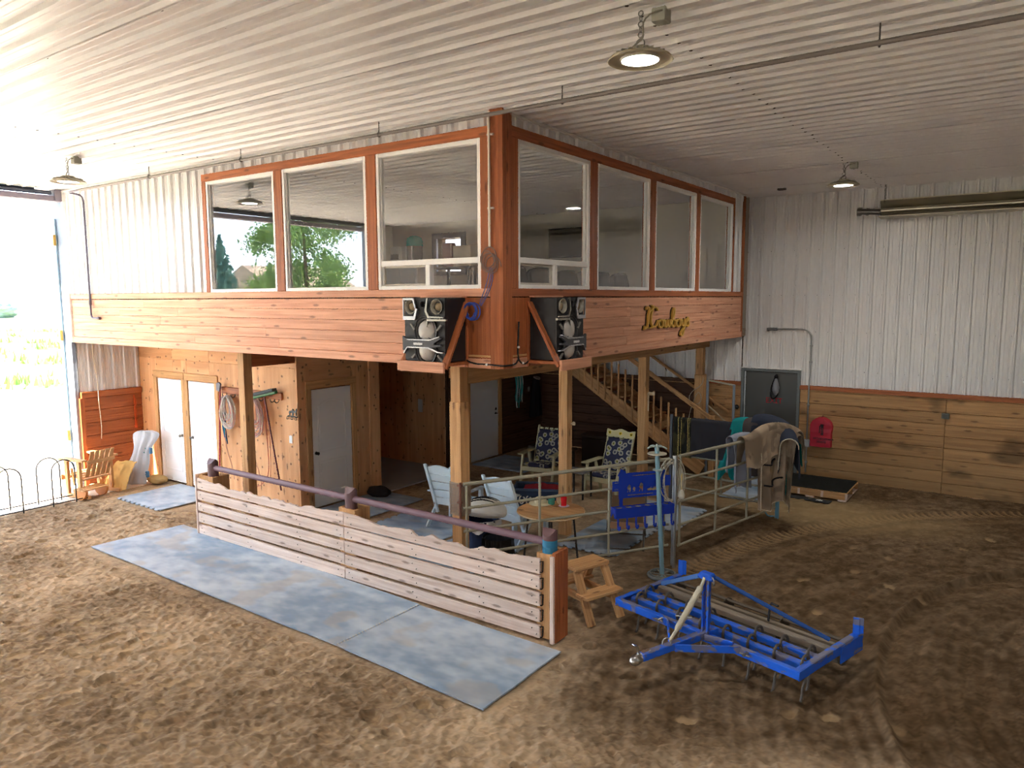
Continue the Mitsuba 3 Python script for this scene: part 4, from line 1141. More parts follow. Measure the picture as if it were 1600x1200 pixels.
WBL = ('satin', S(20, 84, 196))
part(hw, 'front_bar', cat([hbar((-0.03, 0, 0.355), (2.08, 0, 0.355), 0.055, 0.012), hbar((-0.03, -0.025, 0.32), (2.08, -0.025, 0.32), 0.010, 0.075)]), 'worn_blue')
part(hw, 'side_bar', cat([hbar((0, -0.03, 0.36), (0.0, 1.10, 0.36), 0.055, 0.012), hbar((-0.03, -0.03, 0.32), (-0.03, 1.10, 0.32), 0.012, 0.09), hbar((-0.03, 0.72, 0.27), (-0.03, 1.12, 0.27), 0.014, 0.17)]), 'worn_blue')
part(hw, 'side_bar', cat([hbar((2.05, -0.03, 0.36), (2.05, 1.14, 0.36), 0.055, 0.012), hbar((2.08, -0.03, 0.32), (2.08, 1.14, 0.32), 0.012, 0.09), hbar((2.085, 0.72, 0.27), (2.085, 1.16, 0.27), 0.014, 0.17)]), 'worn_blue')
for u in (0.0, 2.06):
    part(hw, 'rear_upright', cat([hbar((u, 1.07, 0.36), (u, 1.07, 0.53), 0.06, 0.012), hbar((u + 0.03, 1.09, 0.36), (u + 0.03, 1.09, 0.53), 0.06, 0.01)]), 'worn_blue')
for v, col in ((0.20, 'worn_blue'), (0.42, 'worn_blue'), (0.66, ('satin', S(134, 124, 110)))):
    part(hw, 'cross_bar', cat([hbar((0.02, v, 0.335), (2.04, v, 0.335), 0.07, 0.012), hbar((0.02, v - 0.035, 0.305), (2.04, v - 0.035, 0.305), 0.010, 0.06)]), col)
part(hw, 'levelling_bar', hbar((0.02, 0.80, 0.30), (2.04, 0.80, 0.30), 0.05, 0.05), ('satin', S(126, 114, 96)))
for t in np.arange(8) * PI / 4:
    part(hw, 'roller_pipe', cyl(Hp(0.04, 0.97 + 0.11 * math.cos(t), 0.19 + 0.11 * math.sin(t)), Hp(2.02, 0.97 + 0.11 * math.cos(t), 0.19 + 0.11 * math.sin(t)), 0.018, 8), ('satin', S(96, 86, 72)), 40)
for u in (0.06, 0.7, 1.36, 2.0):
    part(hw, 'roller_disc', lathe([(0, -0.006), (0.13, -0.006), (0.13, 0.006), (0, 0.006)], 20, Hp(u, 0.97, 0.19), h1), ('satin', S(76, 68, 58)))
for v, us in ((0.20, np.arange(8) * 0.27 + 0.12), (0.42, np.arange(8) * 0.27 + 0.06)):
    for u in us:
        if u > 2.02 or abs(u - 1.12) < 0.06:
            continue
        p = spline([Hp(u, v - 0.045, 0.29), Hp(u, v - 0.055, 0.36), Hp(u, v - 0.02, 0.405), Hp(u, v + 0.045, 0.395), Hp(u, v + 0.085, 0.31), Hp(u, v + 0.05, 0.20), Hp(u, v - 0.02, 0.12), Hp(u, v - 0.03, 0.05), Hp(u, v - 0.07, -0.02)], 22)
        tn = part(hw, 'spring_tine', tube(p, [0.0135] * 22, 6), ('satin', S(84, 78, 72)), 50)
part(hw, 'tongue', cat([hbar((1.14, 0.12, 0.37), (1.0, -0.83, 0.35), 0.07, 0.07, 0.006)]), 'worn_blue')
for u in (0.66, 1.50):
    part(hw, 'tongue_brace', hbar((1.06 - 0.03 * (1 if u < 1 else -1), -0.46, 0.35), (u, -0.02, 0.345), 0.018, 0.07, 0.003), 'worn_blue')
part(hw, 'tongue_brace', hbar((1.16, -0.10, 0.37), (1.42, -0.02, 0.365), 0.02, 0.06, 0.003), 'worn_blue')
part(hw, 'mast', cat([hbar((1.10, -0.04, 0.35), (1.10, -0.04, 0.94), 0.018, 0.07, 0.003), hbar((1.155, -0.04, 0.35), (1.155, -0.04, 0.94), 0.018, 0.07, 0.003)]), 'worn_blue')
part(hw, 'mast_head', cat([hbar((1.06, -0.04, 0.95), (1.20, -0.04, 0.95), 0.08, 0.07, 0.012), cyl(Hp(1.05, -0.06, 0.94), Hp(1.21, -0.06, 0.94), 0.02, 10)]), WBL)
part(hw, 'stay', hbar((1.10, 0.0, 0.95), (0.10, 0.60, 0.40), 0.03, 0.045, 0.003), ('satin', S(70, 112, 172)))
part(hw, 'stay', cyl(Hp(1.15, 0.0, 0.95), Hp(1.97, 0.72, 0.385), 0.02, 10), ('satin', S(40, 84, 156)))
sc_ = part(hw, 'adjusting_screw', tube([Hp(1.055, -0.49, 0.42), Hp(1.07, -0.42, 0.50), Hp(1.072, -0.40, 0.52), Hp(1.115, -0.12, 0.85), Hp(1.117, -0.11, 0.86), Hp(1.125, -0.07, 0.94)], [0.017, 0.017, 0.03, 0.03, 0.017, 0.017], 12), ('satin', S(178, 172, 152)), 40)
put(sc_ + '__turning_bar', cyl(Hp(1.0, -0.34, 0.60), Hp(1.16, -0.30, 0.62), 0.009, 8), ('metal', S(150, 150, 146)))
part(hw, 'spring_pin', ring(Hp(1.04, -0.52, 0.40), 0.045, 0.007, (0.8, -0.6, 0.2), 18), ('metal', S(170, 170, 166)))
part(hw, 'spring_pin', ring(Hp(1.22, -0.07, 0.93), 0.035, 0.006, (0.8, 0.6, 0.2), 16), ('metal', S(150, 148, 142)))
cp = part(hw, 'coupler', cat([hbar((1.005, -0.70, 0.355), (0.985, -0.83, 0.345), 0.078, 0.078, 0.02), tube([Hp(0.99, -0.80, 0.345), Hp(0.985, -0.84, 0.342), Hp(0.982, -0.89, 0.335), Hp(0.98, -0.925, 0.325), Hp(0.979, -0.945, 0.315)], [0.036, 0.046, 0.05, 0.042, 0.02], 14)]), ('chrome', S(200, 204, 206)), 40)
put(cp + '__lever', cat([hbar((0.99, -0.86, 0.385), (0.985, -0.88, 0.47), 0.03, 0.014, 0.004), hbar((0.985, -0.88, 0.465), (0.975, -0.92, 0.485), 0.035, 0.012, 0.004)]), ('chrome', S(206, 208, 210)))
part(hw, 'crank', tube(np.array([Hp(1.33, 0.74, 0.34), Hp(1.33, 0.76, 0.50), Hp(1.34, 0.77, 0.52), Hp(1.42, 0.76, 0.52)]), 0.012, 8), ('satin', S(40, 38, 38)))
for u in (0.60, 1.58):
    part(hw, 'bolt_pin', cat([cyl(Hp(u, -0.10, 0.345), Hp(u, -0.0, 0.345), 0.014, 8), cyl(Hp(u - 0.05, -0.08, 0.345), Hp(u + 0.05, -0.08, 0.345), 0.008, 6)]), ('metal', S(140, 134, 124)))

# ================================================================== LAMPS, CONDUITS, HEATER
def lamp(x, y, label, box_dx=0.12, on=True):
    k = thing('high_bay_lamp', label, 'lamp', 'high bay lamps under the ceiling')
    zt = H - 0.01
    part(k, 'chain', cat([ring((x, y, zt - 0.03 - 0.036 * i), 0.018, 0.0045, (1, 0, 0) if i % 2 else (0, 1, 0), 10, 5) for i in range(5)]), ('metal', S(130, 132, 130)))
    part(k, 'snap_hook', tube(arc((x, y, zt - 0.235), 0.032, -1.2, 4.2, 14, (1, 0, 0), (0, 0, 1)), 0.006, 6), ('metal', S(120, 122, 122)))
    part(k, 'hub', lathe([(0, 0), (0.07, 0), (0.095, -0.015), (0.10, -0.05), (0.12, -0.055), (0.12, -0.068), (0, -0.068)], 28, (x, y, zt - 0.262)), ('satin', S(150, 146, 130)), 40)
    part(k, 'heat_sink', cat([bar((x + 0.06 * math.cos(t), y + 0.06 * math.sin(t), zt - 0.30), (x + 0.185 * math.cos(t), y + 0.185 * math.sin(t), zt - 0.316), 0.006, 0.03) for t in np.arange(20) * PI / 10]), ('satin', S(150, 148, 138)))
    part(k, 'shade', lathe([(0.06, 0.012), (0.16, 0.006), (0.215, -0.008), (0.232, -0.03), (0.226, -0.034), (0.205, -0.014), (0.14, -0.006), (0.06, -0.004)], 36, (x, y, zt - 0.32)), ('satin', S(178, 172, 150)), 40)
    part(k, 'rim', lathe([(0.138, -0.004), (0.146, -0.02), (0.142, -0.03), (0.132, -0.03), (0.132, -0.004)], 32, (x, y, zt - 0.32)), ('satin', S(196, 192, 178)), 40)
    ln = fresh(k + '__lens')
    m = lathe([(0.132, -0.0255), (0.0, -0.0255)], 28, (x, y, zt - 0.32))
    if m.face_normals[:, 2].mean() > 0:
        m.invert()
    scene[ln] = {**mikit.ply(m, None, False), 'bsdf': {'type': 'diffuse', 'reflectance': {'type': 'rgb', 'value': [0.8, 0.8, 0.8]}}, 'emitter': {'type': 'area', 'radiance': {'type': 'rgb', 'value': [LAMP_POWER * 1.0, LAMP_POWER * 0.96, LAMP_POWER * 0.90]}}}
    jb = part(k, 'junction_box', B((x + box_dx - 0.05, y + 0.02, zt - 0.10), (x + box_dx + 0.055, y + 0.125, zt - 0.005), 0.006), ('satin', S(150, 152, 140)))
    part(k, 'whip_cord', tube(spline([(x + box_dx + 0.04, y + 0.04, zt - 0.03), (x + box_dx * 0.6, y - 0.01, zt - 0.055), (x + 0.02, y, zt - 0.10), (x + 0.015, y, zt - 0.20), (x - 0.05, y, zt - 0.24), (x - 0.06, y, zt - 0.28)], 20), 0.006, 6), ('satin', S(120, 118, 108)))
    return k


lamp(2.42, -1.66, 'glaring high bay lamp nearest the camera, hung by a chain below the ceiling')
lamp(-6.53, -1.48, 'high bay lamp by the open doorway, left of the loft windows')
lamp(2.34, 5.56, 'glaring high bay lamp far back, above the steel exit door')
for x, y, w in ((2.4, -9.0, 'behind the camera'), (-6.5, -9.0, 'at the far side of the open doorway'), (11.4, -1.66, 'right of the nearest lamp'), (11.4, 5.56, 'right of the radiant heater'), (11.4, -9.0, 'in the far right corner of the arena')):
    lamp(x, y, 'high bay lamp ' + w + ', outside the frame')

pc = thing('ceiling_conduit', 'grey pipe conduit running along under the ceiling past the loft corner', 'conduit')
part(pc, 'pipe', tube([(-8.62, -0.36, 5.45), (9.0, -0.43, 5.45)], 0.021, 12), ('satin', S(116, 110, 106)), 40)
part(pc, 'drop_pipe', tube([(-8.62, -0.36, 5.45), (-9.0, -0.34, 5.45), (-9.10, -0.29, 5.45), (-9.145, -0.2, 5.448), (-9.15, -0.10, 5.43), (-9.15, -0.065, 5.39), (-9.15, -0.055, 5.32), (-9.15, -0.055, 4.4), (-9.15, -0.055, 3.36), (-9.14, -0.055, 3.30), (-9.11, -0.055, 3.268), (-9.06, -0.055, 3.26), (-8.86, -0.055, 3.26)], 0.017, 10), ('satin', S(92, 88, 104)), 40)
part(pc, 'coupling', cat([cyl((-9.15, -0.055, 3.50), (-9.15, -0.055, 3.58), 0.026, 12), cyl((-8.9, -0.055, 3.26), (-8.84, -0.055, 3.26), 0.028, 12)]), ('satin', S(80, 74, 84)), 40)
for x in (-6.35, -4.05, -1.45, 1.0, 3.75, 6.3):
    part(pc, 'hanger', cat([cyl((x, -0.385, 5.45), (x, -0.385, H - 0.005), 0.006, 6), ring((x, -0.385, 5.45), 0.025, 0.006, (1, 0, 0), 12, 5)]), ('metal', S(84, 82, 80)))

ht = thing('radiant_heater', 'long radiant tube heater hanging high along the back wall', 'heater')
hy = 8.28
tl = math.radians(62)
hpv, hov = A(0, math.cos(tl), math.sin(tl)), A(0, math.sin(tl), -math.cos(tl)) * -1.0     # across the opening, and into the trough
prof = [(-0.165, -0.10), (-0.17, -0.095), (-0.08, 0.13), (0.08, 0.13), (0.17, -0.095), (0.165, -0.10), (0.074, 0.118), (-0.074, 0.118)]
hov = A(0, math.sin(tl), -math.cos(tl))
hpt = lambda a, b: A(0, hy, 5.11) + hpv * a + hov * b
xs2 = A(1, 0, 0)
def trough(prof, x0, x1):
    n = len(prof)
    v = [hpt(a, b) + xs2 * x for x in (x0, x1) for a, b in prof]
    f = [t for i in range(n) for t in ((i, (i + 1) % n, n + (i + 1) % n), (i, n + (i + 1) % n, n + i))]
    return trimesh.Trimesh(np.array(v), np.array(f), process=False)
part(ht, 'reflector', trough(prof, 2.43, 11.4), ('metal', S(176, 172, 158)))
part(ht, 'edge_lip', cat([cyl(hpt(a, -0.10) + xs2 * 2.43, hpt(a, -0.10) + xs2 * 11.4, 0.011, 8) for a in (-0.168, 0.168)]), ('satin', S(214, 208, 190)))
part(ht, 'tube', cat([cyl(hpt(0.02, 0.02) + xs2 * 2.2, hpt(0.02, 0.02) + xs2 * 11.4, 0.048, 16)]), ('metal', S(190, 186, 172)), 40)
ec_ = Polygon([(-0.165, -0.10), (-0.074, 0.125), (0.074, 0.125), (0.165, -0.10)])
part(ht, 'end_cap', trough([(-0.165, -0.10), (0.165, -0.10), (0.074, 0.125), (-0.074, 0.125)], 2.424, 2.431), ('metal', S(110, 108, 98)))
part(ht, 'elbow', cat([cyl((2.06, hy, 5.13), (2.44, hy, 5.10), 0.052, 16), cyl((2.05, hy, 5.13), (2.12, hy, 5.125), 0.075, 16), cyl((2.2, hy, 5.12), (2.24, hy, 5.115), 0.066, 16)]), ('metal', S(120, 120, 116)), 40)
part(ht, 'wire_hanger', cat([cyl((x, hy + s, 5.24), (x, hy + s, H - 0.005), 0.005, 6) for x in (2.5, 5.2, 8.1) for s in (-0.06, 0.06)]), ('metal', S(96, 94, 90)))
one('sensor_box', 'tiny dark box on the ceiling near the back wall', 'box', B((0.78, 7.62, H - 0.06), (0.92, 7.72, H - 0.004), 0.006), ('satin', S(70, 66, 66)))

wc = thing('wall_conduit', 'thin steel conduit down the back wall beside the red cover, bent over at the top', 'conduit')
yw = YB - 0.05
part(wc, 'pipe', tube([(0.60, yw, 2.95), (1.08, yw, 2.95), (1.16, yw, 2.935), (1.22, yw, 2.895), (1.252, yw, 2.835), (1.262, yw, 2.76), (1.262, yw, 2.05), (1.262, yw - 0.02, 1.96), (1.262, yw - 0.045, 1.87), (1.262, yw - 0.045, 0.1)], 0.015, 10), ('metal', S(168, 172, 172)), 40)
part(wc, 'box', B((1.20, yw - 0.10, 0.62), (1.325, yw + 0.02, 0.76), 0.008), ('satin', S(160, 166, 168)))
part(wc, 'strap', cat([B((1.235, yw - 0.02, z), (1.29, yw + 0.045, z + 0.02)) for z in (2.3, 2.62)] + [B((1.235, yw - 0.065, z), (1.29, yw + 0.0, z + 0.02)) for z in (1.45, 0.3)]), ('metal', S(150, 152, 152)))
part(wc, 'end_head', cat([B((0.42, yw - 0.05, 2.915), (0.60, yw + 0.03, 2.975), 0.012), lathe([(0, 0), (0.03, 0), (0.042, 0.05), (0, 0.052)], 16, (0.45, yw, 2.945), (-1, 0, -0.3))]), ('satin', S(96, 100, 104)))
wbx = thing('outlet_box', 'small grey electrical box on the wainscot at the board joint', 'box')
part(wbx, 'box', B((3.56, YB - 0.10, 1.39), (3.68, YB - 0.025, 1.49), 0.006), ('satin', S(104, 106, 96)))
part(wbx, 'cover', B((3.575, YB - 0.106, 1.405), (3.665, YB - 0.10, 1.475), 0.002), ('satin', S(70, 70, 66)))

# red cover
ec = thing('extinguisher_cover', 'red vinyl extinguisher cover with black print on the back wall', 'cover')
yy = YB - 0.22
shape_ = unary_union([sbox(-0.19, -0.29, 0.19, 0.10), Point(0, 0.08).buffer(0.205, 12).intersection(sbox(-0.2, 0.0, 0.2, 0.5))])
mC = prism(shape_, 0.15, (0, 0, 0), (1, 0, 0), (0, 0, 1))
mC = mC.subdivide_to_size(0.05)
v = np.array(mC.vertices)
rad = np.clip(1 - (v[:, 0] / 0.205) ** 2, 0, 1)
v[:, 1] = np.where(v[:, 1] < -0.1, v[:, 1] - 0.035 * rad + 0.02 * (meshkit.noise(v * 14, 3) - 0.5), v[:, 1])
v += A(1.535, YB - 0.045, 0.955)
part(ec, 'hood', trimesh.Trimesh(v, mC.faces), ('satin', S(186, 44, 66)), 45)
part(ec, 'hook', cyl((1.535, YB - 0.12, 1.235), (1.535, YB - 0.0, 1.26), 0.012, 8), ('satin', S(120, 40, 50)))
emb = unary_union([sbox(-0.022, -0.09, 0.022, 0.07), Point(0, 0.07).buffer(0.022, 6), LineString([(0.0, 0.1), (-0.045, 0.08), (-0.05, -0.05)]).buffer(0.008), sbox(-0.04, 0.10, 0.03, 0.115), sbox(-0.008, 0.09, 0.008, 0.12)]).difference(sbox(-0.006, -0.06, 0.006, 0.05))
yf = YB - 0.245
part(ec, 'emblem', prism(emb, 0.003, (1.575, yf, 1.0), (1, 0, 0), (0, 0, 1)), ('satin', S(40, 26, 34)))
for t, z, h, dx in (('EXTINGUISHER', 0.815, 0.036, -0.125), ('INSIDE', 0.755, 0.036, -0.06)):
    m = meshkit.text_mesh(t, h, 0.003, bold=True)
    M = np.eye(4)
    M[:3, :3] = np.array([[1, 0, 0], [0, 0, -1], [0, 1, 0]], float)
    M[:3, 3] = (1.535 + dx, yf, z)
    m.apply_transform(M)
    w = m.bounds[1][0] - m.bounds[0][0]
    part(ec, 'lettering', m, ('satin', S(52, 28, 38)))
# plaque, knob, fly hood
one('wood_plaque', 'small pale wooden plaque on the back wall left of the exit door', 'plaque', wB((-0.44, YB - 0.05, 1.345), (-0.20, YB - 0.03, 1.47), 0, 0.004), 'pine')
one('wall_ball', 'round black ball fixed on the back wall beside the wooden plaque', 'ball', lathe([(0, 0), (0.02, 0), (0.02, 0.02), (0.045, 0.03), (0.05, 0.05), (0.035, 0.075), (0, 0.08)], 18, (-0.17, YB - 0.03, 1.30), (0, -1, 0)), ('satin', BLACK), 40)
fh = thing('fly_hood', 'grey mesh hood hanging by a black strap on the exit door', 'hood')
part(fh, 'mesh', lathe([(0, 0), (0.03, 0.01), (0.062, 0.08), (0.07, 0.17), (0.05, 0.26), (0.025, 0.34), (0.0, 0.36)], 16, (0.62, YB - 0.09, 1.60)), ('matte', S(140, 142, 148)), True)
part(fh, 'strap', cat([tube(spline([(0.62, YB - 0.05, 2.03), (0.555, YB - 0.09, 1.85), (0.53, YB - 0.1, 1.62), (0.56, YB - 0.1, 1.53), (0.62, YB - 0.1, 1.56), (0.655, YB - 0.1, 1.66)], 24), 0.013, 6), lathe([(0, 0), (0.035, 0.0), (0.04, 0.04), (0.02, 0.07), (0, 0.075)], 12, (0.62, YB - 0.08, 1.95))]), ('matte', S(28, 28, 32)))

# pallet
pal = thing('pallet_platform', 'low wooden pallet platform by the back wall, right of the exit door', 'pallet')
for y in (7.06, 7.55, 8.02):
    part(pal, 'stringer', wB((1.10, y - 0.02, 0.035), (2.33, y + 0.02, 0.145), 0, 0.003), 'pine')
for k in range(4):
    part(pal, 'block', wB((1.10 + 0.40 * k, 7.03, 0.04), (1.14 + 0.40 * k, 7.045, 0.15), 2, 0.002), 'grey_pine')
for k in range(9):
    part(pal, 'deck_board', wB((1.10 + 0.138 * k, 7.04, 0.146), (1.228 + 0.138 * k, 8.05, 0.163), 1, 0.003), 'pine')
for k in range(3):
    part(pal, 'bottom_board', wB((1.10 + 0.54 * k, 7.04, 0.0), (1.24 + 0.54 * k, 8.05, 0.034), 1, 0.003), 'grey_pine')
one('black_mat', 'black ribbed mat covering the low pallet platform', 'mat', cat([B((1.10, 7.05, 0.1635), (2.32, 8.05, 0.176), 0.003)] + [B((1.11, 7.07 + 0.05 * k, 0.176), (2.31, 7.095 + 0.05 * k, 0.180)) for k in range(20)]), ('matte', S(36, 38, 36)))
bm = thing('black_strip_mat', 'narrow black mat lying in front of the pallet, with a small white tag', 'mat')
part(bm, 'mat', turned(B((-0.42, -0.10, 0), (0.42, 0.10, 0.014), 0.005), -4, (1.68, 6.90, 0.0)), ('matte', S(48, 50, 52)))
part(bm, 'tag', turned(B((0.18, -0.03, 0.0142), (0.29, 0.04, 0.0165), 0.001), -4, (1.68, 6.90, 0.0)), ('satin', S(220, 220, 216)))

# ================================================================== SPEAKERS AND CABLES AT THE LOFT CORNER
def speaker(label, clabel, P3):
    """P3(a, b, z): a along the facade away from the corner, b outwards"""
    def mp(m):
        uv = None
        if isinstance(m, tuple):
            m, uv = m
        m = m.copy()
        v = np.array(m.vertices)
        m.vertices = np.array([P3(*q) for q in v])
        if np.linalg.det(np.array([P3(1, 0, 0), P3(0, 1, 0), P3(0, 0, 1)]) - np.array(P3(0, 0, 0))) < 0:
            m.invert()
        return (m, uv) if uv is not None else m
    k = thing('loudspeaker', label, 'speaker')
    a0, a1, D, z0, z1 = 0.485, 1.085, 0.42, 2.875, 3.59
    part(k, 'cabinet', mp(B((a0, 0.045, z0), (a1, D - 0.04, z1), 0.006)), ('satin', S(24, 25, 29)))
    W, Hh = a1 - a0, z1 - z0
    f = lambda u, v: (a1 - u * W, z1 - v * Hh)      # u from the outer side to the corner, v down
    baffle = sbox(a0, z0, a1, z1)
    cones = [(0.17, 0.135, 0.080), (0.82, 0.135, 0.080), (0.55, 0.515, 0.158), (0.55, 0.825, 0.150), (0.49, 0.10, 0.034)]
    for u, v_, r in cones:
        baffle = baffle.difference(Point(*f(u, v_)).buffer(r, 12))
    part(k, 'baffle', mp(prism(baffle, 0.03, (0, D - 0.012, 0), (1, 0, 0), (0, 0, 1))), ('satin', S(20, 20, 23)))
    for i, (u, v_, r) in enumerate(cones):
        x, z = f(u, v_)
        big = r > 0.1
        if big:
            pr_ = [(r * 1.0, 0.012), (r * 1.06, 0.016), (r * 1.06, 0.0), (r * 0.99, -0.004), (r * 0.86, -0.004), (r * 0.80, -0.035), (r * 0.55, -0.06), (r * 0.50, -0.03), (r * 0.34, -0.006), (r * 0.15, 0.006), (0, 0.008)]
            dome = [(r * 0.80, -0.03), (r * 0.70, 0.004), (r * 0.45, 0.022), (r * 0.2, 0.03), (0, 0.031)]
            wf = part(k, 'woofer', mp(lathe(pr_[:7] + [(0, -0.06)], 32, (x, D, z), (0, 1, 0))), ('satin', S(58, 58, 60)), 40)
            put(wf + '__dome', mp(lathe(dome, 32, (x, D, z), (0, 1, 0))), ('satin', S(176, 172, 166)), True)
        else:
            tw = part(k, 'horn' if r > 0.05 else 'tweeter', mp(lathe([(r * 1.08, 0.006), (r, 0.012), (r * 0.92, 0.006), (r * 0.86, -0.012), (r * 0.72, -0.05), (0, -0.055)], 28, (x, D, z), (0, 1, 0))), ('satin', S(150, 146, 134) if r > 0.05 else S(40, 40, 44)), 40)
            put(tw + '__cone', mp(lathe([(r * 0.62, -0.05), (r * 0.5, -0.02), (0.0, -0.012)], 24, (x, D, z), (0, 1, 0))), ('satin', S(150, 132, 104) if r > 0.05 else S(20, 20, 22)), True)
    def plate(pts, h, col, bsdf='satin'):
        pp = [f(u, v_) for u, v_ in pts]
        q = Polygon(pp)
        return mp(prism(q if q.exterior.is_ccw else Polygon(pp[::-1]), h, (0, D + 0.004 + h - 0.001, 0), (1, 0, 0), (0, 0, 1)))
    SIL = S(196, 198, 204)
    part(k, 'trim', cat([plate([(0, 0.285), (0.27, 0.285), (0.33, 0.16), (0.37, 0.17), (0.30, 0.345), (0, 0.345)], 0.018, SIL), plate([(0, 0), (0.02, 0), (0.02, 0.30), (0, 0.30)], 0.018, SIL), plate([(0.02, 0), (0.27, 0), (0.33, 0.15), (0.31, 0.17), (0.25, 0.03), (0.02, 0.03)], 0.018, SIL)]), ('metal', S(206, 208, 214)))
    part(k, 'trim', cat([plate([(0.60, 0.0), (0.63, 0.0), (0.60, 0.20), (0.66, 0.28), (1.0, 0.29), (1.0, 0.31), (0.62, 0.31), (0.55, 0.2)], 0.018, SIL)]), ('metal', S(170, 168, 160)))
    part(k, 'trim', cat([plate([(0.62, 0.325), (1.08, 0.325), (1.08, 0.355), (0.64, 0.36), (0.62, 0.45)], 0.03, SIL)]), ('metal', S(170, 168, 160)))
    part(k, 'band', cat([plate([(0.0, 0.60), (0.14, 0.655), (0.68, 0.655), (0.92, 0.60), (0.95, 0.63), (0.78, 0.70), (0.78, 0.73), (0.95, 0.72), (0.95, 0.75), (0.66, 0.775), (0.14, 0.775), (0.0, 0.83)], 0.03, SIL)]), ('satin', S(64, 66, 72)))
    part(k, 'band_edge', cat([plate([(0.12, 0.645), (0.68, 0.645), (0.92, 0.59), (0.92, 0.605), (0.69, 0.662), (0.12, 0.662)], 0.036, SIL), plate([(0.12, 0.765), (0.66, 0.765), (0.9, 0.83), (1.0, 0.835), (1.0, 0.85), (0.88, 0.85), (0.64, 0.785), (0.12, 0.785), (0.03, 0.88), (0.01, 0.86)], 0.034, SIL)]), ('metal', S(190, 192, 196)))
    part(k, 'badge', plate([(0.28, 0.70), (0.50, 0.70), (0.50, 0.735), (0.28, 0.735)], 0.034, SIL), ('satin', S(214, 214, 216)))
    for q in ([(0.18, 0.41), (0.21, 0.40), (0.30, 0.49), (0.27, 0.51)], [(0.93, 0.41), (0.96, 0.43), (0.86, 0.51), (0.84, 0.49)], [(0.20, 0.93), (0.29, 0.87), (0.31, 0.89), (0.22, 0.96)], [(0.86, 0.88), (0.97, 0.96), (0.95, 0.98), (0.84, 0.9)]):
        part(k, 'strut', plate(q, 0.02, SIL), ('satin', S(120, 118, 112)))
    c = thing('speaker_cradle', clabel, 'cradle')
    part(c, 'bottom_board', mp(wB((a0 - 0.04, 0.04, 2.835), (a1 + 0.04, 0.47, 2.868), 0, 0.003)), 'cedar_trim')
    part(c, 'front_lip', mp(wB((a0 - 0.045, 0.47, 2.765), (a1 + 0.045, 0.505, 2.885), 0, 0.004)), 'cedar')
    part(c, 'side_lip', mp(wB((a1 + 0.012, 0.04, 2.79), (a1 + 0.045, 0.468, 2.834), 1, 0.003)), 'cedar')
    part(c, 'brace', mp(wbar((a0 - 0.03, 0.06, 3.54), (a0 - 0.03, 0.47, 2.81), 0.035, 0.09, 0.004, up=(1, 0, 0))), 'cedar_trim')
    part(c, 'brace', mp(wbar((a1 + 0.03, 0.25, 3.05), (a1 + 0.03, 0.48, 2.80), 0.03, 0.07, 0.004, up=(1, 0, 0))), 'cedar_trim')
    part(c, 'top_cleat', mp(wB((a0 - 0.02, 0.045, 3.593), (a1 + 0.02, 0.12, 3.612), 0, 0.003)), 'cedar')
    return k


speaker('big black loudspeaker with silver cones left of the loft corner', 'wooden cradle holding the left loudspeaker', lambda a, b, z: A(-a, -b, z))
speaker('big black loudspeaker with silver cones right of the loft corner', 'wooden cradle holding the right loudspeaker', lambda a, b, z: A(b, a, z))


def coil(c, R, n, ex, ey, wob=0.02, k=20, seed=0, depth=0.03):
    r = np.random.default_rng(seed)
    ex, ey = A(*ex), A(*ey)
    nz = np.cross(ex, ey)
    off = r.normal(0, wob, (n + 1, 2))
    rs = R * (1 + r.normal(0, 0.08, n + 1))
    pts = []
    for i in range(n * k):
        t = 2 * PI * i / k
        q = i / k
        a, f = int(q), q - int(q)
        o = off[a] * (1 - f) + off[a + 1] * f
        rr = rs[a] * (1 - f) + rs[a + 1] * f
        pts.append(A(*c) + ex * (rr * math.cos(t) + o[0]) + ey * (rr * math.sin(t) * 1.1 + o[1]) + nz * depth * (q / n - 0.5) * (1 if i % 2 else 0.9))
    return pts


gc = thing('white_pipe_cable', 'white riser pipe on the loft corner post ending in a loose grey cable coil', 'cable')
part(gc, 'riser', tube([(-0.118, -0.068, 4.14), (-0.118, -0.068, 5.585)], 0.014, 10), ('satin', S(226, 218, 206)), 40)
part(gc, 'clip', cat([B((-0.145, -0.075, z), (-0.06, -0.05, z + 0.02), 0.002) for z in (5.33, 4.55)]), ('satin', S(210, 204, 196)))
part(gc, 'coil', tube(coil((-0.10, -0.085, 3.98), 0.10, 5, (1, 0, 0), (0, 0, 1), 0.02, seed=3), 0.006, 5), ('satin', S(112, 92, 86)), 60)
bc = thing('blue_cable_coil', 'bright blue cable coil hanging over the left speaker brace', 'cable')
part(bc, 'coil', tube(coil((-0.36, -0.095, 3.43), 0.085, 7, (1, 0, 0), (0, 0, 1), 0.012, seed=4, depth=0.05), 0.007, 5), ('satin', S(48, 78, 168)), 60)
for dx in (-0.02, 0.0, 0.015):
    part(bc, 'lead', tube(spline([(-0.10 + dx, -0.07, 3.92), (-0.12 + 2 * dx, -0.06, 3.78), (-0.17 + 2 * dx, -0.055, 3.66), (-0.26 + dx, -0.06, 3.50)], 16), 0.005, 5), ('satin', S(86, 92, 150)))
part(bc, 'lead', tube(spline([(-0.42, -0.06, 3.40), (-0.50, -0.06, 3.46), (-0.62, -0.05, 3.58)], 10), 0.005, 5), ('satin', S(150, 158, 176)))
kc = thing('black_cable', 'black speaker cable clipped down the loft corner and along its foot', 'cable')
part(kc, 'drop', tube(spline([(0.035, 0.27, 3.32), (0.037, 0.255, 3.15), (0.035, 0.25, 3.0), (0.036, 0.25, 2.92)], 20), [0.010] * 20, 8), ('satin', BLACK), 60)
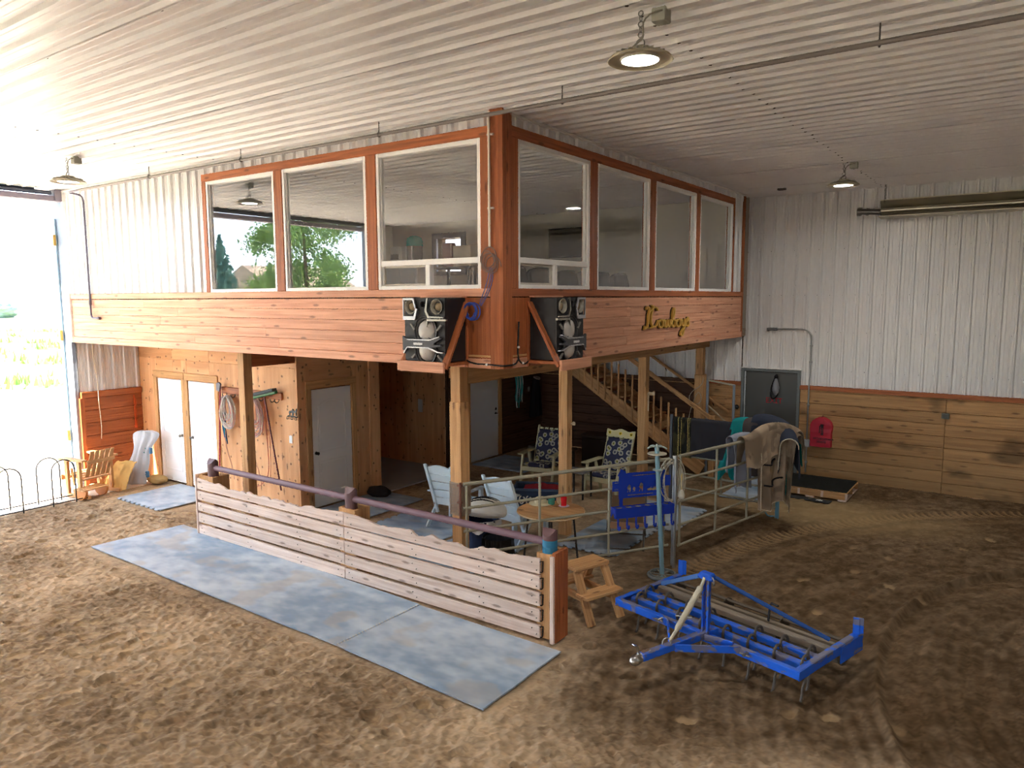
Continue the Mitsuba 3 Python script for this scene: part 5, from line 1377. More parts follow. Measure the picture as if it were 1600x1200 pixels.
part(kc, 'branch', tube(spline([(0.036, 0.25, 2.95), (0.038, 0.24, 2.88), (0.062, 0.15, 2.845), (0.064, 0.05, 2.84), (0.055, -0.055, 2.84), (-0.15, -0.064, 2.845), (-0.40, -0.066, 2.86), (-0.455, -0.066, 2.88)], 40), 0.009, 8), ('satin', BLACK), 60)
part(kc, 'branch', tube(spline([(0.036, 0.25, 2.95), (0.04, 0.27, 2.88), (0.042, 0.33, 2.84), (0.045, 0.46, 2.87)], 20), 0.009, 8), ('satin', BLACK), 60)
part(kc, 'clip', cat([B((x - 0.012, y - 0.012, z - 0.012), (x + 0.012, y + 0.012, z + 0.012), 0.003) for x, y, z in ((0.045, 0.16, 2.842), (-0.17, -0.068, 2.846), (0.05, 0.33, 2.845), (0.045, 0.25, 3.03))]), ('satin', WHITE))

# ---- the sign
sg = thing('script_sign', 'gold script sign reading Cowboys on the cedar band', 'sign')
ST = {
    'C': [[(0.50, 0.46), (0.44, 0.53), (0.33, 0.52), (0.24, 0.40), (0.21, 0.25), (0.25, 0.10), (0.36, 0.04), (0.47, 0.09), (0.53, 0.19)], [(0.02, 0.50), (0.07, 0.55), (0.13, 0.53), (0.12, 0.40), (0.09, 0.20), (0.06, 0.06), (0.0, 0.02), (-0.04, 0.06)], [(0.13, 0.40), (0.22, 0.47), (0.31, 0.56), (0.24, 0.58)], [(-0.06, 0.0), (0.06, 0.03), (0.2, 0.02), (0.3, 0.05)]],
    'o': [[(0.16, 0.20), (0.06, 0.21), (0.0, 0.11), (0.06, 0.02), (0.15, 0.04), (0.18, 0.13), (0.15, 0.20), (0.24, 0.19)]],
    'w': [[(-0.04, 0.17), (0.02, 0.21), (0.03, 0.10), (0.07, 0.02), (0.13, 0.08), (0.16, 0.20), (0.165, 0.08), (0.21, 0.02), (0.27, 0.09), (0.28, 0.20), (0.33, 0.19)]],
    'b': [[(-0.03, 0.10), (0.05, 0.22), (0.13, 0.42), (0.11, 0.52), (0.06, 0.46), (0.04, 0.25), (0.04, 0.06), (0.11, 0.02), (0.18, 0.08), (0.17, 0.19), (0.11, 0.21), (0.22, 0.19)]],
    'y': [[(-0.02, 0.18), (0.02, 0.21), (0.02, 0.10), (0.07, 0.03), (0.14, 0.09), (0.19, 0.21)], [(0.19, 0.21), (0.15, 0.02), (0.11, -0.16), (0.03, -0.24), (-0.03, -0.20), (0.01, -0.12), (0.12, -0.03), (0.24, 0.10)]],
    's': [[(-0.05, 0.06), (0.05, 0.16), (0.11, 0.25), (0.12, 0.16), (0.15, 0.07), (0.09, 0.01), (0.02, 0.04)], [(0.10, 0.22), (0.17, 0.19)]],
}
at = 3.60
for ch, adv in (('C', 0.555), ('o', 0.225), ('w', 0.325), ('b', 0.23), ('o', 0.225), ('y', 0.225), ('s', 0.15)):
    lines = []
    for stroke in ST[ch]:
        p = spline(stroke, 30)
        wv = 0.011 + 0.009 * np.abs(np.gradient(p[:, 1])) / (np.linalg.norm(np.gradient(p, axis=0), axis=1) + 1e-9)
        lines += [LineString(p[i:i + 2]).buffer(wv[i], 5) for i in range(len(p) - 1)]
    g = unary_union(lines).simplify(0.002)
    g = affinity.scale(g, 0.84, 0.60, origin=(0, 0))
    m = prism(g, 0.045, (0.022, at, 3.115 - 0.012 * (at - 3.6)), (0, 1, 0), (0, 0, 1))
    part(sg, f'letter_{ch.lower()}', m, ('satin', S(206, 164, 70)))
    part(sg, f'backing_{ch.lower()}', prism(g.buffer(0.007), 0.018, (0.017, at, 3.115 - 0.012 * (at - 3.6)), (0, 1, 0), (0, 0, 1)), ('satin', S(54, 34, 16)))
    at += adv * 0.84 + 0.012

# ================================================================== SITTING AREA
tbl = thing('round_table', 'round pale wooden table behind the slanting gate', 'table')
TC = (-0.385, 1.63)
tp = lathe([(0, 0.695), (0.44, 0.695), (0.458, 0.703), (0.462, 0.715), (0.455, 0.728), (0, 0.73)], 48, (*TC, 0))
v = np.array(tp.vertices)
part(tbl, 'top', (tp, np.stack([v[:, 0] + 0.3, v[:, 1] * 0.5 + 9995 + v[:, 2] * 0.1], 1)), 'pine', True)
part(tbl, 'edge_band', lathe([(0.44, 0.698), (0.464, 0.704), (0.466, 0.716), (0.459, 0.727), (0.45, 0.70)], 48, (*TC, 0)), ('satin', S(226, 202, 160)), True)
for t in (0.6, 2.2, 3.75, 5.3):
    x, y = TC[0] + 0.30 * math.cos(t), TC[1] + 0.30 * math.sin(t)
    part(tbl, 'leg', tube([(x, y, 0.70), (x + 0.07 * math.cos(t), y + 0.07 * math.sin(t), 0.012)], 0.014, 10), ('satin', S(66, 64, 62)), 40)
part(tbl, 'stretcher', cat([bar((TC[0] + 0.33 * math.cos(t), TC[1] + 0.33 * math.sin(t), 0.30), (TC[0] - 0.33 * math.cos(t), TC[1] - 0.33 * math.sin(t), 0.30), 0.018, 0.018) for t in (0.6, 2.2)]), ('satin', S(66, 64, 62)))
TZ = 0.7305
cup = one('red_cup', 'bright red cup standing near the back edge of the round table', 'cup', lathe([(0, 0), (0.036, 0), (0.042, 0.10), (0.044, 0.115), (0.040, 0.115), (0.036, 0.012), (0, 0.01)], 24, (-0.325, 1.87, TZ + 0.012)), ('satin', S(214, 24, 36)), 40)
one('white_saucer', 'white dish under the red cup on the round table', 'dish', lathe([(0, 0), (0.06, 0), (0.075, 0.010), (0.072, 0.012), (0.05, 0.006), (0, 0.006)], 24, (-0.32, 1.865, TZ)), ('satin', S(222, 214, 228)), 40)
scene['clear_glass'] = {'type': 'thindielectric', 'int_ior': 1.5}
one('drinking_glass', 'clear glass jar standing just behind the red cup', 'glass', lathe([(0, 0), (0.04, 0), (0.042, 0.16), (0.036, 0.19), (0.038, 0.21)], 20, (-0.245, 1.96, TZ)), 'clear_glass', True)
tt = thing('teal_tin', 'small teal tin at the back of the round table', 'tin')
part(tt, 'body', lathe([(0, 0), (0.045, 0), (0.047, 0.005), (0.047, 0.075), (0.043, 0.08), (0, 0.08)], 20, (-0.52, 1.86, TZ)), ('satin', S(58, 142, 126)), 40)
one('cream_bowl', 'cream bowl turned on its side beside the red cup', 'bowl', lathe([(0, 0), (0.03, 0.0), (0.065, 0.035), (0.075, 0.07), (0.071, 0.07), (0.06, 0.037), (0.028, 0.006), (0, 0.006)], 24, (-0.41, 1.96, TZ + 0.06), (0.45, -0.85, 0.30)), ('satin', S(212, 200, 168)), 40)
one('wide_brim_hat', 'pale straw hat lying at the left back of the round table', 'hat', lathe([(0, 0.10), (0.05, 0.098), (0.08, 0.08), (0.09, 0.02), (0.15, 0.008), (0.165, 0.012), (0.165, 0.006), (0.09, 0.0), (0, 0.0)], 28, (-0.66, 1.80, TZ)), ('matte', S(206, 198, 166)), 40)


def plank_chair(label, at, deg, wcol, w=0.60):
    """a white garden chair with a planked back, facing +y before turning"""
    k = thing('garden_chair', label, 'chair', 'white planked garden chairs')
    Pm = lambda m: turned(m, deg, (*at, 0.012))
    back = lambda z: -0.22 - 0.36 * (z - 0.30)
    for i in range(5):
        z0, z1 = 0.34 + 0.137 * i, 0.34 + 0.137 * (i + 1) - 0.006
        if i < 4:
            part(k, 'back_slat', Pm(bar((-w / 2 + 0.03, back((z0 + z1) / 2), (z0 + z1) / 2), (w / 2 - 0.03, back((z0 + z1) / 2), (z0 + z1) / 2), 0.018, 0.131, 0.003, up=(0, -0.36, 1))), ('satin', wcol))
        else:
            n = 21
            xs = np.linspace(-w / 2 + 0.03, w / 2 - 0.03, n)
            t = 0.105 + 0.055 * np.cos(xs / w * PI) ** 2
            poly = [(-w / 2 + 0.03, 0), (w / 2 - 0.03, 0)] + list(zip(xs[::-1], t[::-1]))
            u = A(0, -0.339, 0.941)
            part(k, 'back_slat', Pm(prism(poly, 0.018, (0, back(z0) + 0.009, z0), (1, 0, 0), u)), ('satin', wcol))
    for s in (-1, 1):
        part(k, 'back_stile', Pm(bar((s * (w / 2 - 0.055), back(0.20) - 0.02, 0.20), (s * (w / 2 - 0.055), back(1.04) - 0.02, 1.04), 0.055, 0.035, 0.006, up=(0, 1, 0.36))), ('satin', [c * 0.95 for c in wcol]))
        part(k, 'arm_rest', Pm(B((s * w / 2 - 0.05 * (s > 0) - 0.03 * (s < 0), -0.36, 0.56), (s * w / 2 + 0.03 * (s > 0) + 0.05 * (s < 0), 0.30, 0.585), 0.006)), ('satin', wcol))
        part(k, 'front_leg', Pm(B((s * w / 2 - 0.025, 0.18, 0), (s * w / 2 + 0.025, 0.26, 0.56), 0.005)), ('satin', wcol))
        part(k, 'rear_leg', Pm(bar((s * (w / 2 - 0.01), -0.10, 0.40), (s * (w / 2 - 0.01), -0.42, 0.0), 0.03, 0.07, 0.005)), ('satin', wcol))
        part(k, 'bolt', Pm(cyl((s * (w / 2 - 0.055), back(0.36) - 0.04, 0.36), (s * (w / 2 - 0.055), back(0.36) - 0.055, 0.36), 0.018, 8)), ('metal', S(150, 150, 150)))
    for i in range(5):
        part(k, 'seat_slat', Pm(B((-w / 2 + 0.03, -0.20 + 0.09 * i, 0.34 + 0.012 * i), (w / 2 - 0.03, -0.122 + 0.09 * i, 0.36 + 0.012 * i), 0.004)), ('satin', wcol))
    return k


PALE = S(206, 222, 230)
plank_chair('white planked garden chair seen from behind, left of the wire wrapped post', (-2.52, 2.24), 3, PALE)
plank_chair('white planked garden chair seen from behind, between the wire wrapped post and the round table', (-1.23, 2.12), -8, PALE, 0.64)

CRM = S(200, 196, 160)


def porch_chair(label, clabel, at, deg, flowers):
    """a cream porch chair facing -y before turning, and its loose flowered cushion"""
    k = thing('porch_chair', label, 'chair')
    Pm = lambda m: turned(m, deg, (*at, 0.0))
    w = 0.66
    for s in (-1, 1):
        part(k, 'front_leg', Pm(bar((s * w / 2, -0.36, 0.0), (s * w / 2, -0.24, 0.585), 0.04, 0.055, 0.006)), ('satin', CRM))
        part(k, 'rear_leg', Pm(bar((s * w / 2, 0.22, 0.0), (s * w / 2, 0.02, 0.585), 0.04, 0.055, 0.006)), ('satin', CRM))
        part(k, 'arm_rest', Pm(B((s * w / 2 - 0.065, -0.38, 0.585), (s * w / 2 + 0.065, 0.24, 0.615), 0.012)), ('satin', CRM))
        part(k, 'back_stile', Pm(bar((s * (w / 2 - 0.06), 0.14, 0.30), (s * (w / 2 - 0.06), 0.40, 1.06), 0.035, 0.05, 0.006)), ('satin', CRM))
        part(k, 'side_rail', Pm(bar((s * (w / 2 - 0.03), -0.33, 0.33), (s * (w / 2 - 0.03), 0.20, 0.26), 0.03, 0.07, 0.005)), ('satin', CRM))
    part(k, 'front_rail', Pm(B((-w / 2 + 0.02, -0.34, 0.27), (w / 2 - 0.02, -0.31, 0.36), 0.006)), ('satin', CRM))
    for i in range(4):
        part(k, 'seat_slat', Pm(B((-w / 2 + 0.04, -0.30 + 0.12 * i, 0.325 - 0.016 * i), (w / 2 - 0.04, -0.20 + 0.12 * i, 0.345 - 0.016 * i), 0.004)), ('satin', CRM))
    for i in range(5):
        x = -0.21 + 0.105 * i
        part(k, 'back_slat', Pm(bar((x, 0.15, 0.32), (x, 0.385, 1.02), 0.075, 0.016, 0.003, up=(0, 1, -0.33))), ('satin', CRM))
    xs = np.linspace(-0.30, 0.30, 31)
    crest = 0.10 + 0.035 * np.cos(xs / 0.30 * PI * 1.0) ** 2 * np.sign(np.cos(xs / 0.3 * PI / 2)) + 0.02 * np.cos(xs / 0.3 * PI / 2)
    u = A(0, 0.324, 0.946)
    if flowers: part(k, 'crest_rail', Pm(prism([(-0.30, 0), (0.30, 0)] + list(zip(xs[::-1], crest[::-1])), 0.022, (0, 0.365, 1.0), (1, 0, 0), u)), ('satin', S(214, 208, 160)))
    if flowers:
        for x in (-0.23, 0.0, 0.23):
            c = A(x, 0.335 + 0.324 * 0.075, 1.0 + 0.946 * 0.075)
            fl_ = part(k, 'flower', Pm(prism(unary_union([Point(0.022 * math.cos(t), 0.022 * math.sin(t)).buffer(0.011, 4) for t in np.arange(9) * 2 * PI / 9]), 0.004, c, (1, 0, 0), u)), ('satin', S(226, 204, 40)), label='painted yellow sunflower')
            put(fl_ + '__centre', Pm(prism(Point(0, 0).buffer(0.015, 6), 0.006, c, (1, 0, 0), u)), ('satin', S(54, 38, 24)))
    cu = thing('seat_cushion', clabel, 'cushion')

    def pad(org, ex, ey, wd, ln, th):
        n, m = 21, 25
        a, b = np.meshgrid(np.linspace(-1, 1, n), np.linspace(0, 1, m), indexing='ij')
        bulge = (1 - np.abs(a) ** 5) * (1 - np.abs(2 * b - 1) ** 7)
        tuft = 1 - 0.35 * np.exp(-((np.abs(a) - 0.45) ** 2 / 0.02 + (np.mod(b * 3, 1) - 0.5) ** 2 / 0.03))
        nz = np.cross(ex, ey)
        rows = []
        for s in (1, -1):
            P = A(*org) + a[..., None] * wd / 2 * A(*ex) + b[..., None] * ln * A(*ey) + (s * th / 2 * bulge ** 0.5 * (tuft if s > 0 else 1))[..., None] * nz
            rows.append(sheet(P if s > 0 else P[:, ::-1], np.stack([a * wd / 2 + 3, (b if s > 0 else b[:, ::-1]) * ln], -1)))
        return cat(rows)
    part(cu, 'back_pad', Pm(pad((0, 0.155, 0.40), (1, 0, 0), A(0, 0.324, 0.946), 0.54, 0.62, 0.10)), 'floral', True)
    part(cu, 'seat_pad', Pm(pad((0, -0.36, 0.405), (1, 0, 0), A(0, 0.99, -0.12), 0.54, 0.50, 0.10)), 'floral', True)
    return k


porch_chair('cream porch chair in the shade, left of the middle post', 'flowered cushion on the shaded porch chair left of the middle post', (-2.86, 5.30), 8, False)
porch_chair('cream porch chair with sunflowers on its curved crest rail', 'flowered cushion on the sunflower porch chair', (-1.38, 5.25), -4, True)

pw = thing('looped_rope', 'thin pale rope looped on the thick post at the foot of the stairs', 'rope')
part(pw, 'loop', tube(spline([(-0.74, 8.16, 1.92), (-0.80, 8.13, 1.75), (-0.98, 8.12, 1.60), (-1.02, 8.12, 1.45), (-0.90, 8.13, 1.36), (-0.78, 8.13, 1.42), (-0.80, 8.13, 1.60), (-0.97, 8.12, 1.30), (-1.02, 8.12, 0.95)], 40), 0.007, 5), ('matte', S(190, 182, 166)), 60)
# bins
bn = thing('blue_bin', 'dark blue plastic bin beside the wire wrapped post', 'bin')
part(bn, 'tub', lathe([(0, 0), (0.19, 0), (0.235, 0.55), (0.25, 0.555), (0.25, 0.58), (0.225, 0.58), (0.18, 0.02), (0, 0.02)], 28, (-1.22, 1.17, 0.014)), ('satin', S(24, 40, 76)), 40)
a, b = np.meshgrid(np.linspace(0, 2 * PI, 49), np.linspace(0, 1, 12), indexing='ij')
rr = 0.255 + 0.012 * np.sin(11 * a)
part(bn, 'bag_rim', sheet(np.stack([-1.22 + rr * np.cos(a) * (1 + 0.06 * b), 1.17 + rr * np.sin(a) * (1 + 0.06 * b), 0.60 - 0.13 * b * (1 + 0.3 * np.sin(5 * a + 1))], -1)), ('satin', S(214, 216, 218)), True, label='white bag folded over the rim')
sk = thing('striped_pack', 'pale grey rounded pack with black stripes lying on the blue bin', 'pack')
sph = trimesh.creation.icosphere(4, 1.0)
v = np.array(sph.vertices)
nse = 1 + 0.12 * (meshkit.fbm(v * 2.0, 3, 2) - 0.5)
vv = v * nse[:, None] * A(0.33, 0.24, 0.13)
vv[:, 2] += 0.05 * (v[:, 0] > -2) * (1 - v[:, 0] ** 2)
sph.vertices = vv
part(sk, 'body', turned(sph, 12, (-1.16, 1.16, 0.70)), ('matte', S(196, 194, 186)), True)
for i, o in enumerate((-0.35, 0.0, 0.35)):
    t = np.linspace(-0.8, 0.55, 16)
    d = np.stack([t, o + 0.25 * t, np.sqrt(np.clip(1 - t ** 2 - (o + 0.25 * t) ** 2, 0.02, 1))], 1)
    d /= np.linalg.norm(d, axis=1, keepdims=True)
    q = d * (1 + 0.12 * (meshkit.fbm(d * 2.0, 3, 2) - 0.5))[:, None] * A(0.33, 0.24, 0.13)
    q[:, 2] += 0.05 * (1 - d[:, 0] ** 2)
    part(sk, 'stripe', turned(tube(q, [0.006 + 0.008 * math.sin(PI * j / 15) for j in range(16)], 6), 12, (-1.16, 1.16, 0.70)), ('matte', S(26, 26, 28)), True)
gb = thing('garbage_bin', 'round bin lined with a shiny black bag, behind the end of the plank fence', 'bin')
GBC = (-0.80, 0.98)
part(gb, 'tub', lathe([(0, 0), (0.15, 0), (0.185, 0.42), (0.175, 0.42), (0.14, 0.02), (0, 0.02)], 24, (*GBC, 0.014)), ('satin', S(30, 34, 44)), 40)
rr = 0.20 + 0.014 * np.sin(17 * a + 2 * b) + 0.01 * np.sin(29 * a)
part(gb, 'black_bag', cat([sheet(np.stack([GBC[0] + rr * np.cos(a) * (1.02 + 0.10 * b), GBC[1] + rr * np.sin(a) * (1.02 + 0.10 * b), 0.46 - 0.26 * b], -1)), sheet(np.stack([GBC[0] + rr * np.cos(a) * (1.02 - 0.12 * b), GBC[1] + rr * np.sin(a) * (1.02 - 0.12 * b), 0.46 - 0.30 * b], -1))]), ('gloss', S(16, 16, 18)), True, label='crinkled shiny black bag')
# tote with red cloth
to = thing('storage_tote', 'blue lidless plastic tote with white rope handles behind the round table', 'tote')
TO = lambda m: turned(m, 28, (-1.83, 3.55, 0.012))
o_, i_ = cbox(0.78, 0.46, 0.44, 0.02), None
part(to, 'tub', TO(cat([B((-0.39, -0.23, 0), (0.39, 0.23, 0.02)), B((-0.39, -0.23, 0.02), (0.39, -0.215, 0.42), 0.004), B((-0.39, 0.215, 0.02), (0.39, 0.23, 0.42), 0.004), B((-0.39, -0.214, 0.02), (-0.375, 0.214, 0.42), 0.004), B((0.375, -0.214, 0.02), (0.39, 0.214, 0.42), 0.004)])), ('satin', S(42, 62, 92)))
part(to, 'rim', TO(cat([B((-0.415, -0.255, 0.40), (0.415, -0.23, 0.44), 0.005), B((-0.415, 0.23, 0.40), (0.415, 0.255, 0.44), 0.005), B((-0.415, -0.229, 0.40), (-0.39, 0.229, 0.44), 0.005), B((0.39, -0.229, 0.40), (0.415, 0.229, 0.44), 0.005)])), ('satin', S(70, 92, 118)))
for x in (-0.27, -0.16):
    part(to, 'rope_handle', TO(tube(spline([(x, -0.235, 0.31), (x - 0.03, -0.26, 0.25), (x, -0.262, 0.19), (x + 0.045, -0.26, 0.23), (x + 0.03, -0.24, 0.30)], 16), 0.011, 6)), ('matte', S(214, 214, 210)), 60)
a2, b2 = np.meshgrid(np.linspace(-1, 1, 36), np.linspace(-1, 1, 24), indexing='ij')
hgt = 0.40 + 0.10 * meshkit.fbm(np.stack([a2 * 3, b2 * 2.4, 0 * a2], -1), 4, 6) * (1 - a2 ** 4) * (1 - b2 ** 4)
one('red_cloth', 'crumpled red cloth heaped in the blue tote', 'cloth', TO(sheet(np.stack([0.05 + a2 * 0.30, b2 * 0.20, hgt], -1), None, 0.01)), ('matte', S(128, 36, 44)), True)
sd = thing('side_table', 'small dark table with a grey top between the porch chairs', 'table')
part(sd, 'top', B((-1.98, 4.55, 0.47), (-1.55, 4.92, 0.495), 0.006), ('satin', S(120, 120, 122)))
for x in (-1.95, -1.59):
    for y in (4.58, 4.88):
        part(sd, 'leg', B((x, y, 0), (x + 0.03, y + 0.03, 0.47), 0.004), ('satin', S(40, 38, 38)))
# folding sling chair
sl = thing('folding_chair', 'brown folding sling chair tilted behind the blue drink rack', 'chair')
def FC(m):
    m = turned(m, 24, (0.12, 2.92, 0.0))
    m.apply_transform(np.diag([1.0, 1.0, 0.66, 1.0]))
    m.apply_translation((0, 0, 0.016))
    return m



BR, TB = S(120, 94, 72), S(84, 78, 70)


def sling(p0, p1, w, sag):
    t, s = np.meshgrid(np.linspace(0, 1, 12), np.linspace(-1, 1, 7), indexing='ij')
    P = A(*p0) * (1 - t[..., None]) + A(*p1) * t[..., None] + s[..., None] * A(w / 2, 0, 0)
    P[..., 2] -= sag * np.sin(PI * t) * (1 - s ** 2)
    return sheet(P, None, 0.006)


part(sl, 'seat_sling', FC(sling((0, -0.30, 0.43), (0, 0.22, 0.34), 0.50, 0.03)), ('matte', S(150, 116, 90)), True)
part(sl, 'back_sling', FC(sling((0, 0.24, 0.34), (0, 0.62, 0.80), 0.50, 0.03)), ('matte', S(104, 84, 66)), True)
for s in (-1, 1):
    x = s * 0.265
    part(sl, 'seat_tube', FC(tube([(x, -0.33, 0.435), (x, 0.25, 0.335)], 0.013, 8)), ('satin', TB), 40)
    part(sl, 'back_tube', FC(tube([(x, 0.22, 0.32), (x, 0.66, 0.85)], 0.013, 8)), ('satin', TB), 40)
    part(sl, 'leg', FC(tube([(x, -0.26, 0.42), (x, 0.34, 0.0)], 0.013, 8)), ('satin', TB), 40)
    part(sl, 'leg', FC(tube([(x * 0.94, 0.16, 0.36), (x * 0.94, -0.36, 0.0)], 0.013, 8)), ('satin', TB), 40)
    part(sl, 'arm_rest', FC(B((x - 0.025, -0.28, 0.60), (x + 0.025, 0.36, 0.62), 0.006)), ('satin', S(176, 160, 140)))
    part(sl, 'arm_tube', FC(tube([(x, -0.24, 0.42), (x, -0.24, 0.60)], 0.012, 8)), ('satin', TB), 40)
part(sl, 'cross_tube', FC(cat([cyl((-0.265, -0.36, 0.02), (0.265, -0.36, 0.02), 0.013, 8), cyl((-0.265, 0.34, 0.02), (0.265, 0.34, 0.02), 0.013, 8)])), ('satin', TB), 40)

# ---- in the dark below the stairs
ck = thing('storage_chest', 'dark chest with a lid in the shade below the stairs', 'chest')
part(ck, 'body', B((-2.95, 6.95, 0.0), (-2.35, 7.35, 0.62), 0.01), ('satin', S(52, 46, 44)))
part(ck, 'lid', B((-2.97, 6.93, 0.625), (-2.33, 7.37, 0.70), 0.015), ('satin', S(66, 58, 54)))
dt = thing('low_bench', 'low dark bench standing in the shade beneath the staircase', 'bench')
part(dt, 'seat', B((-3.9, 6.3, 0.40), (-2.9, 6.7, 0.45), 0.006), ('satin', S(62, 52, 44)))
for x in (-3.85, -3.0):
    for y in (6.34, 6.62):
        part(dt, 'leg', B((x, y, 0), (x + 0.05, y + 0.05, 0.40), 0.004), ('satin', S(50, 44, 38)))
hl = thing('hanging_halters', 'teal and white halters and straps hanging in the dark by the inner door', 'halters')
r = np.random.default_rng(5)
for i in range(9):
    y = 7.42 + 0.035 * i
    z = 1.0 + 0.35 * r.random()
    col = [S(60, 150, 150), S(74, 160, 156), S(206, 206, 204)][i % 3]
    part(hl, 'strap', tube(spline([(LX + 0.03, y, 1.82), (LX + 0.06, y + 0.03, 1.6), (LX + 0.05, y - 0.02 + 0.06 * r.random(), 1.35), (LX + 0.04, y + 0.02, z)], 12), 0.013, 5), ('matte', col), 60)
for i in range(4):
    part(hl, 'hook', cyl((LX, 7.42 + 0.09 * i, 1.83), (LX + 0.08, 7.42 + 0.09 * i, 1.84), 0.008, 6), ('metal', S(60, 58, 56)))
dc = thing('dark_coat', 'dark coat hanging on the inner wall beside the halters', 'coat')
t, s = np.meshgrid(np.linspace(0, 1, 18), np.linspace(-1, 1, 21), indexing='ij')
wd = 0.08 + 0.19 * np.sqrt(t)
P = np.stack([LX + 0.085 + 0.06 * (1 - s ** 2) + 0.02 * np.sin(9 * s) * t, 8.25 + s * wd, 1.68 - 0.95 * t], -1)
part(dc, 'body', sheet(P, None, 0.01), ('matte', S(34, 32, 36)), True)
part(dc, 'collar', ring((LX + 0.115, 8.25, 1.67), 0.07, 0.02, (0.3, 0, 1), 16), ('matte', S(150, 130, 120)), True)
one('light_switch', 'white light switch on the dark inner wall', 'switch', B((LX, 8.02, 1.35), (LX + 0.012, 8.09, 1.47), 0.003), ('satin', S(222, 220, 214)))
nt = one('paper_notice', 'small white paper notice pinned on the alcove plywood, curling off', 'notice', sheet(np.stack(np.meshgrid(np.linspace(-5.99, -5.83, 9), [5.145], np.linspace(1.15, 1.43, 5), indexing='ij'), -1)[:, 0] + A(0, -1, 0) * (0.002 + 0.035 * np.linspace(0, 1, 9) ** 2)[:, None, None], None, 0.002), ('matte', S(206, 200, 196)))
dcl = thing('dark_bundle', 'dark heap lying at the foot of the plywood corner', 'bundle')
sp2 = trimesh.creation.icosphere(3, 1.0)
v = np.array(sp2.vertices)
sp2.vertices = v * (1 + 0.5 * (meshkit.fbm(v * 2.2, 3, 8) - 0.5))[:, None] * A(0.24, 0.17, 0.10) + A(-4.78, 2.72, 0.085)
part(dcl, 'cloth', sp2, ('matte', S(40, 36, 38)), True)

# ---- on the plywood front wall
hb = thing('hook_board', 'dark red hook board on the plywood wall carrying ropes and a broom', 'board')
part(hb, 'board', wB((-7.12, LY - 0.045, 1.90), (-5.42, LY - 0.004, 2.02), 0, 0.004), 'cedar_trim')
for x in (-6.95, -6.70, -6.42, -6.15, -5.90, -5.60, -5.48):
    part(hb, 'hook', tube(arc((x, LY - 0.09, 1.905), 0.045, 0.2, -3.4, 10, (0, 1, 0), (0, 0, 1)), 0.008, 6), ('metal', S(70, 66, 62)))


def rope_coil(label, x, w, h, n, cols, seed, z=1.62):
    k = thing('rope_coil', label, 'rope')
    r = np.random.default_rng(seed)
    for j, col in enumerate(cols):
        pts = []
        ph = r.random() * 6
        for i in range(n * 26):
            t = 2 * PI * i / 26
            q = i / 26
            a, c = w * (0.72 + 0.28 * math.sin(q * 2.1 + ph)), h * (0.80 + 0.20 * math.sin(q * 1.7 + ph + 1))
            pts.append((x + 0.05 * j - 0.04 + a * math.cos(t) * (1 - 0.25 * math.sin(t)), LY - 0.10 - 0.035 * j + 0.03 * math.sin(q * 3 + j), z + 0.27 - c + c * math.sin(t)))
        part(k, 'loop', tube(pts, 0.0085, 5), ('matte', col), 60)
    part(k, 'tail', tube(spline([(x - 0.05, LY - 0.12, z - 0.30), (x - 0.10, LY - 0.13, z - 0.6), (x - 0.02, LY - 0.11, z - 0.9), (x + 0.06, LY - 0.1, z - 1.25)], 20), 0.007, 5), ('matte', S(196, 150, 130)), 60)
    return k


rope_coil('pale and pink coiled ropes hanging left of the pale post', -6.83, 0.21, 0.30, 7, (S(214, 206, 190), S(206, 160, 158), S(190, 186, 180)), 1)
rope_coil('pink and cream coiled ropes hanging between the pale post and the green broom', -6.05, 0.21, 0.33, 7, (S(210, 150, 146), S(214, 204, 188), S(182, 150, 144)), 2)
lr = thing('lead_rope', 'pair of thin reddish ropes hanging in a long loop beside the green broom', 'rope')
part(lr, 'loop', tube(spline([(-5.83, LY - 0.09, 1.92), (-5.80, LY - 0.09, 1.4), (-5.77, LY - 0.09, 0.9), (-5.82, LY - 0.09, 0.55), (-6.05, LY - 0.08, 0.36), (-6.3, LY - 0.06, 0.28)], 40), 0.008, 5), ('matte', S(196, 120, 100)), 60)
part(lr, 'loop', tube(spline([(-5.80, LY - 0.09, 1.92), (-5.73, LY - 0.09, 1.5), (-5.71, LY - 0.09, 1.0), (-5.74, LY - 0.09, 0.55)], 30), 0.008, 5), ('matte', S(214, 160, 130)), 60)
br = thing('push_broom', 'green push broom hanging head up on the plywood wall', 'broom')
part(br, 'head', wbar((-6.12, LY - 0.13, 1.90), (-5.43, LY - 0.13, 2.05), 0.06, 0.055, 0.01)[0], ('satin', S(40, 110, 66)))
part(br, 'bristles', bar((-6.11, LY - 0.16, 1.945), (-5.44, LY - 0.16, 2.09), 0.10, 0.055, 0.01), ('matte', S(84, 92, 96)))
part(br, 'handle', tube([(-5.76, LY - 0.13, 1.96), (-5.38, LY - 0.15, 0.38)], 0.013, 10), ('satin', S(92, 36, 40)), 40)
ax = thing('red_handled_tool', 'grey headed tool with a long dark red handle hanging by the white door', 'tool')
part(ax, 'head', prism([(-0.07, -0.06), (0.02, -0.08), (0.06, 0.06), (0.0, 0.09), (-0.06, 0.06)], 0.03, (-7.09, LY - 0.09, 2.02), (1, 0, 0), (0, 0, 1)), ('satin', S(98, 96, 112)))
part(ax, 'handle', tube([(-7.07, LY - 0.10, 1.98), (-7.17, LY - 0.12, 0.50)], 0.014, 8), ('satin', S(156, 40, 62)), 40)
ld = thing('blue_lead', 'teal and blue lead straps hanging below the left rope coil', 'lead')
